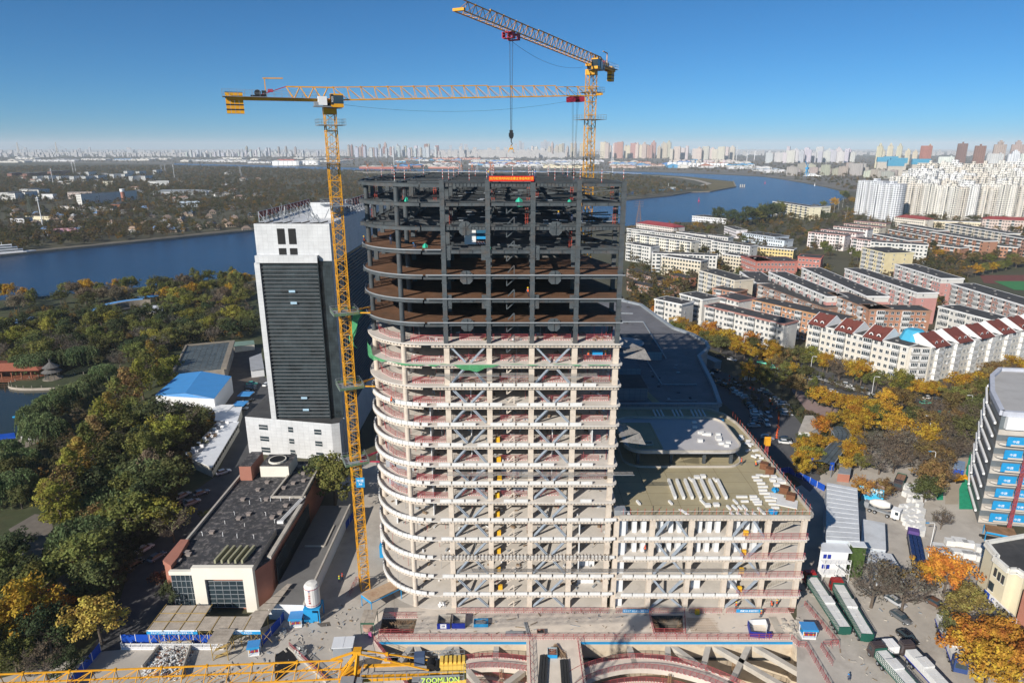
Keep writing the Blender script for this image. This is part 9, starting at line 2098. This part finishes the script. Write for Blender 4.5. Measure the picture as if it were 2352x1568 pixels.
fd=Vector((K3[0]-K2[0],K3[1]-K2[1]));fl_=fd.length;fd.normalize();fn=Vector((fd.y,-fd.x));
if fn.dot(Vector((-K2[0],-K2[1])))<0:fn=-fn
ra2=atan2(fd.y,fd.x)
for s,z,w_,h_ in((.28,9.2,.7,1.9),(.55,9.0,.7,1.9),(.22,5.6,1.4,1.9),(.8,9,.7,1.9)):
 p=Vector(K2)+fd*fl_*s+fn*.06;part('window',MB().box(-w_/2,w_/2,-.08,.08,z,z+h_).box(-w_/2-.1,w_/2+.1,-.05,.05,z-.12,z-.01,1),[m_glass,m_whitep],bk,loc=(p.x-K1[0],p.y-K1[1],0),rz=ra2)
p=Vector(K2)+fn*.3;part('sign_band',MB().box(0,fl_+5,-.1,.1,3.3,5.0).box(0,1.6,-.13,-.101,3.3,5.0,1).box(0,fl_+5,-.14,-.101,3.25,3.4,1),[m_whitep,m_bluepaint],bk,loc=(p.x-K1[0],p.y-K1[1],0),rz=ra2)
p2=Vector(K2)+fn*.46+fd*2.6;text('C',1.4,m_txtb,bk,(p2.x-K1[0],p2.y-K1[1],4.2),(R(90),0,ra2),ext=.04);p2=Vector(K2)+fn*.46+fd*6.4;text('中国建设银行',.95,m_txtd,bk,(p2.x-K1[0],p2.y-K1[1],4.35),(R(90),0,ra2));text('China Construction Bank',.35,m_txtd,bk,(p2.x-K1[0],p2.y-K1[1],3.65),(R(90),0,ra2))
part('entrance_canopy',MB().box(2.5,7,-1.6,-.1,2.5,2.8),m_grey,bk,loc=(Vector(K2).x-K1[0],Vector(K2).y-K1[1],0),rz=ra2)
q1=AY(2077,1075,11);tag(obj('brick_building',MB().box(0,12,-16,0,0,11,0,).mesh('brick_building',m_redb),loc=(q1[0],q1[1],0),rz=.25),'plain red brick wall building cut off by the lower right edge','building')
# ================================================================== PEOPLE
def skin_body(joints,edges,radii):
 me=bpy.data.meshes.new('b');me.from_pydata(joints,edges,[]);o=bpy.data.objects.new('b',me);COL.objects.link(o)
 md=o.modifiers.new('s','SKIN');
 for v,r in zip(me.skin_vertices[0].data,radii):v.radius=(r,r)
 me.skin_vertices[0].data[0].use_root=True
 o.modifiers.new('d','SUBSURF').levels=1
 dg=bpy.context.evaluated_depsgraph_get();m=bpy.data.meshes.new_from_object(o.evaluated_get(dg));bpy.data.objects.remove(o);bpy.data.meshes.remove(me)
 return m
m_skin=mat('skin',(.42,.25,.17));m_trou=mat('dark_trousers',(.03,.04,.07));m_jack=mat('work_jacket',(.07,.09,.14));m_vesto=mat('orange_vest',(.75,.13,.03),var=.05);m_vesty=mat('lime_vest',(.45,.65,.05));m_hy=mat('yellow_helmet',(.80,.50,.02),rough=.35);m_hb=mat('blue_helmet',(.02,.2,.5),rough=.35);m_hr=mat('red_helmet',(.5,.03,.02),rough=.35);m_reflect=mat('reflective_strip',(.8,.8,.8))
def pose(kind):
 if kind=='stand':J=[(0,0,.95),(0,0,1.15),(0,0,1.38),(0,.0,1.5),(0,.02,1.62),(-.1,0,.9),(-.12,.02,.5),(-.13,-.02,.08),(-.13,.12,.04),(.1,0,.9),(.13,-.03,.5),(.14,-.08,.08),(.14,.06,.04),(-.2,0,1.36),(-.28,.02,1.1),(-.26,.16,.88),(-.26,.22,.82),(.2,0,1.36),(.29,0,1.1),(.27,.12,.86),(.27,.18,.8)]
 elif kind=='walk':J=[(0,0,.93),(0,.02,1.13),(0,.05,1.36),(0,.07,1.48),(0,.1,1.6),(-.1,0,.88),(-.12,.22,.5),(-.12,.1,.08),(-.12,.24,.04),(.1,0,.88),(.12,-.1,.5),(.12,-.38,.12),(.12,-.26,.05),(-.2,.04,1.34),(-.28,-.12,1.1),(-.26,-.1,.86),(-.26,-.08,.8),(.2,.04,1.34),(.28,.16,1.1),(.24,.34,.95),(.23,.4,.92)]
 else:J=[(0,-.15,.5),(0,.0,.68),(0,.2,.84),(0,.3,.92),(0,.38,1.0),(-.12,-.12,.48),(-.16,.2,.5),(-.15,.0,.08),(-.15,.14,.04),(.12,-.12,.48),(.16,.15,.42),(.15,-.08,.1),(.15,.06,.04),(-.2,.18,.82),(-.24,.3,.56),(-.16,.45,.36),(-.14,.5,.3),(.2,.18,.82),(.24,.32,.56),(.16,.46,.34),(.14,.52,.28)]
 E=[(0,1),(1,2),(2,3),(3,4),(0,5),(5,6),(6,7),(7,8),(0,9),(9,10),(10,11),(11,12),(2,13),(13,14),(14,15),(15,16),(2,17),(17,18),(18,19),(19,20)]
 Rr=[.15,.14,.16,.065,.11,.10,.07,.05,.05,.10,.07,.05,.05,.075,.055,.04,.035,.075,.055,.04,.035]
 m=skin_body(J,E,Rr)
 for x in(m_trou,m_jack,m_skin):m.materials.append(x)
 head=Vector(J[4]);hands=[Vector(J[16]),Vector(J[20])];hip=J[0][2]
 for p in m.polygons:
  c=p.center;p.material_index=2 if(c-head).length<.16 or min((c-h).length for h in hands)<.06 else(1 if c.z>hip and(kind!='crouch' or c.y>-.05)or(abs(c.x)>.2 and c.z>hip*.8)else 0)
  p.use_smooth=True
 hm=MB();hm.lathe([(.15,.02),(.155,.06),(.12,.13),(.03,.17)],10);hm.lathe([(.19,.0),(.15,.03)],10)
 t_=Vector(J[2]);hp=Vector(J[0]);vb=MB()
 rings=[]
 for f,r1,r2 in((0,.175,.15),(.35,.18,.155),(.75,.2,.16),(1.05,.19,.13)):
  c=hp.lerp(t_,f);ax=(t_-hp).normalized();fy=Vector((1,0,0)).cross(ax).normalized();rings.append([tuple(c+Vector((1,0,0))*r1*cos(a*pi/5)+fy*r2*sin(a*pi/5))for a in range(10)])
 loft(vb,rings,0,False);return m,hm,head,vb
POSE={}
for kd in('stand','walk','crouch'):
 m,hm,head,vb=pose(kd);POSE[kd]=(m,head,vb)
hel={};vst={}
def person(x,y,z,rz,kind,helmet,vest,lab,s=1.04):
 m,head,vb=POSE[kind];o=thing('person',lab,'person',(x,y,z),rz);bd=obj('body',m,o)
 if helmet:
  k=helmet.name
  if k not in hel:h_=MB();h_.lathe([(.155,.02),(.155,.06),(.12,.13),(.03,.17)],10);h_.lathe([(.20,.0),(.15,.03)],10);hel[k]=h_.mesh('helmet',helmet)
  obj('helmet',hel[k],o,loc=(head.x,head.y,head.z+.03))
 if vest:
  k=(kind,vest.name)
  if k not in vst:vst[k]=vb.mesh('vest',vest)
  obj('vest',vst[k],o)
 o.scale=(s,s,s);return o
def PX_(u,v,z):x,y=G(u,v,z);return x,y
PL_=[(837,564,78.1,1.2,'stand',m_hy,m_vesto,'worker in orange vest standing at the far left edge of the top brown deck'),(898,562,78.1,0,'stand',m_hb,None,'worker in dark clothes standing on the top brown deck near the round column'),(953,574,78.1,2,'crouch',m_hb,None,'worker crouching on the front of the top brown deck'),
 (1213,681,68.95,2.6,'walk',m_hy,m_vesto,'worker in orange vest walking along a brown deck beside the third square column'),(1424,733,64.35,1,'stand',m_hy,None,'worker with yellow helmet at the right edge of the lowest brown deck'),(1246,578,73.5,0,'crouch',m_hy,None,'worker with yellow helmet crouching in the shade of a brown deck'),
 (1351,826,56.02,0,'stand',m_hy,m_vesto,'worker in orange overalls left of the blue scissor lift'),(1390,826,56.02,1,'stand',m_hy,m_vesto,'worker in orange vest right of the blue scissor lift'),(1101,823,56.02,0,'stand',None,None,'worker in dark clothes inside the first braced bay under the steel'),
 (892,941,47.52,0,'crouch',m_hr,m_vesto,'worker crouching behind the guard rail at the curved left end'),(1481,1269,12.83,3.1,'stand',m_hr,m_vesto,'worker in orange on the second podium floor between white walls'),(1690,1398,.05,0,'stand',m_hy,m_vesto,'worker in orange vest behind the right blue banner'),
 (1747,1417,.05,.4,'stand',m_hy,m_vesto,'worker in orange vest at the end of the right blue banner'),(1772,1393,.05,0,'crouch',m_hr,m_vesto,'worker crouching at the right end of the podium'),(1783,1393,.05,.3,'stand',m_hy,m_vesto,'worker standing at the right end of the podium next to a crouching one'),
 (1702,1068,22.72,0,'stand',m_hr,m_vesto,'worker in red and orange beside the raised canopy slab'),(1736,1071,22.72,0,'crouch',m_hy,m_vesto,'worker bending beside the rusty boxes on the roof edge'),(780,1337,.07,.5,'stand',m_hy,m_vesty,'worker in lime vest in the open yard, left of two'),(787,1331,.07,.3,'stand',m_hr,m_vesto,'worker in red in the open yard, right of two'),
 (1057,1527,-1.08,.6,'stand',m_hy,m_vesty,'worker in lime vest on the left ring beam'),(1950,1562,.07,0,'crouch',m_hb,None,'motor rider seen from above at the bottom right of the pit'),(1893,1316,.07,0,'stand',m_hb,None,'guard in dark clothes under the outside stairs, left of two'),(1900,1318,.07,0,'stand',m_hb,None,'guard in dark clothes under the outside stairs, right of two')]
for u,v,z,rz,kd,hl,vs_,lab in PL_:
 x,y=G(u,v,z);
 if 60<v and z>40 and y<120.6:y=121.3
 person(x,y,z+.005 if z>0 else z+.01,rz,kd,hl,vs_,lab)
person(-4.2,120.6,90.25,0,'stand',m_hy,None,'worker with yellow helmet holding the left end of the red banner');person(4.1,120.6,90.25,0,'stand',m_hb,None,'worker with blue helmet holding the right end of the red banner')
person(11.2,123.5,82.9,0,'crouch',m_hb,None,'worker with blue helmet on the joists beside the fourth column, left of two');person(12.9,123.4,82.9,0,'stand',m_hb,None,'worker standing on the joists beside the fourth column, right of two');person(8.7,124.5,82.9,0,'stand',m_hy,None,'worker in dark clothes on the joists in the shade behind the fourth bay')
x,y=G(1372,826,56.02);o=thing('scissor_lift','small bright blue scissor lift under the steel storeys at the right','lift',(x,y+.4,56.03));part('platform',MB().box(-1,1,-.5,.5,.9,1.05).box(-1,1,-.5,-.45,1.05,1.7).box(-1,1,.45,.5,1.05,1.7),m_skyblue,o,loc=(0,0,0));part('chassis',MB().box(-.9,.9,-.45,.45,.15,.5).beam((-.8,0,.5),(.8,0,.9),.1).beam((.8,0,.5),(-.8,0,.9),.1),m_dark,o,loc=(0,0,0))
# equipment boxes on middle floors
for i in(5,6):
 for k in range(7):
  x=(-26,-24,-22,-6.8,-1.5,1,2.6)[k]+U(-.3,.3);y=(128.5,127.5,126.5,125,125.5,125,125.6)[k];h_=U(1.5,2.2);tag(obj('air_handler',MB().box(-.9,.9,-1.1,1.1,.1,h_).box(-.92,-.901,-.9,.9,.4,h_-.2).box(-.95,.95,-1.15,1.15,h_+.01,h_+.06).mesh('air_handler',mat('galvanised',(.42,.44,.47))if 'galvanised' not in MATS else MATS['galvanised']),loc=(x,y,LEV[i]+.01),rz=R(12)),'grey galvanised air handling box stored on the %s equipment floor of the tower'%('lower','upper')[i-5],'equipment box','air handling boxes, %s floor'%('lower','upper')[i-5])
# ================================================================== HAZE
hz=MB();hz.box(-26000,26000,-200,32000,-13.5,345);hm_=bpy.data.materials.new('haze');hm_.use_nodes=True;t=hm_.node_tree;t.nodes.remove(t.nodes['Principled BSDF'])
pvn=t.nodes.new('ShaderNodeVolumePrincipled');pvn.inputs['Color'].default_value=(.86,.93,1,1);pvn.inputs['Density'].default_value=HAZE;pvn.inputs['Anisotropy'].default_value=-.1
t.links.new(pvn.outputs[0],t.nodes['Material Output'].inputs['Volume']);hm_.cycles.homogeneous_volume=True
ho=obj('haze',hz.mesh('haze',hm_));stuff(ho)
# ================================================================== LETTERING TO MESH, LABELS
dg=bpy.context.evaluated_depsgraph_get()
for o in[o for o in SC.objects if o.type=='FONT']:
 me=bpy.data.meshes.new_from_object(o.evaluated_get(dg));me.name='lettering';n=bpy.data.objects.new('lettering',me);COL.objects.link(n);n.parent=o.parent;n.location=o.location;n.rotation_euler=o.rotation_euler;n.scale=o.scale;bpy.data.objects.remove(o)
NUM=OR+['twenty-'+q for q in OR[:9]]+['thirtieth']+['thirty-'+q for q in OR[:9]]
same={}
for o in SC.objects:
 if o.parent is None and o.get('label')and o.get('category'):same.setdefault((o['label'],o.get('group')or ''),[]).append(o)
for(lb,g),L_ in same.items():
 if 2<=len(L_)<=38 and len(lb.split())<=12:
  L_.sort(key=lambda o:o.location.x/max(1,o.location.y*.96))
  tail=', %s from the left' if len(lb.split())<=12 else ''
  for i,o in enumerate(L_):o['label']=lb+tail%NUM[i]
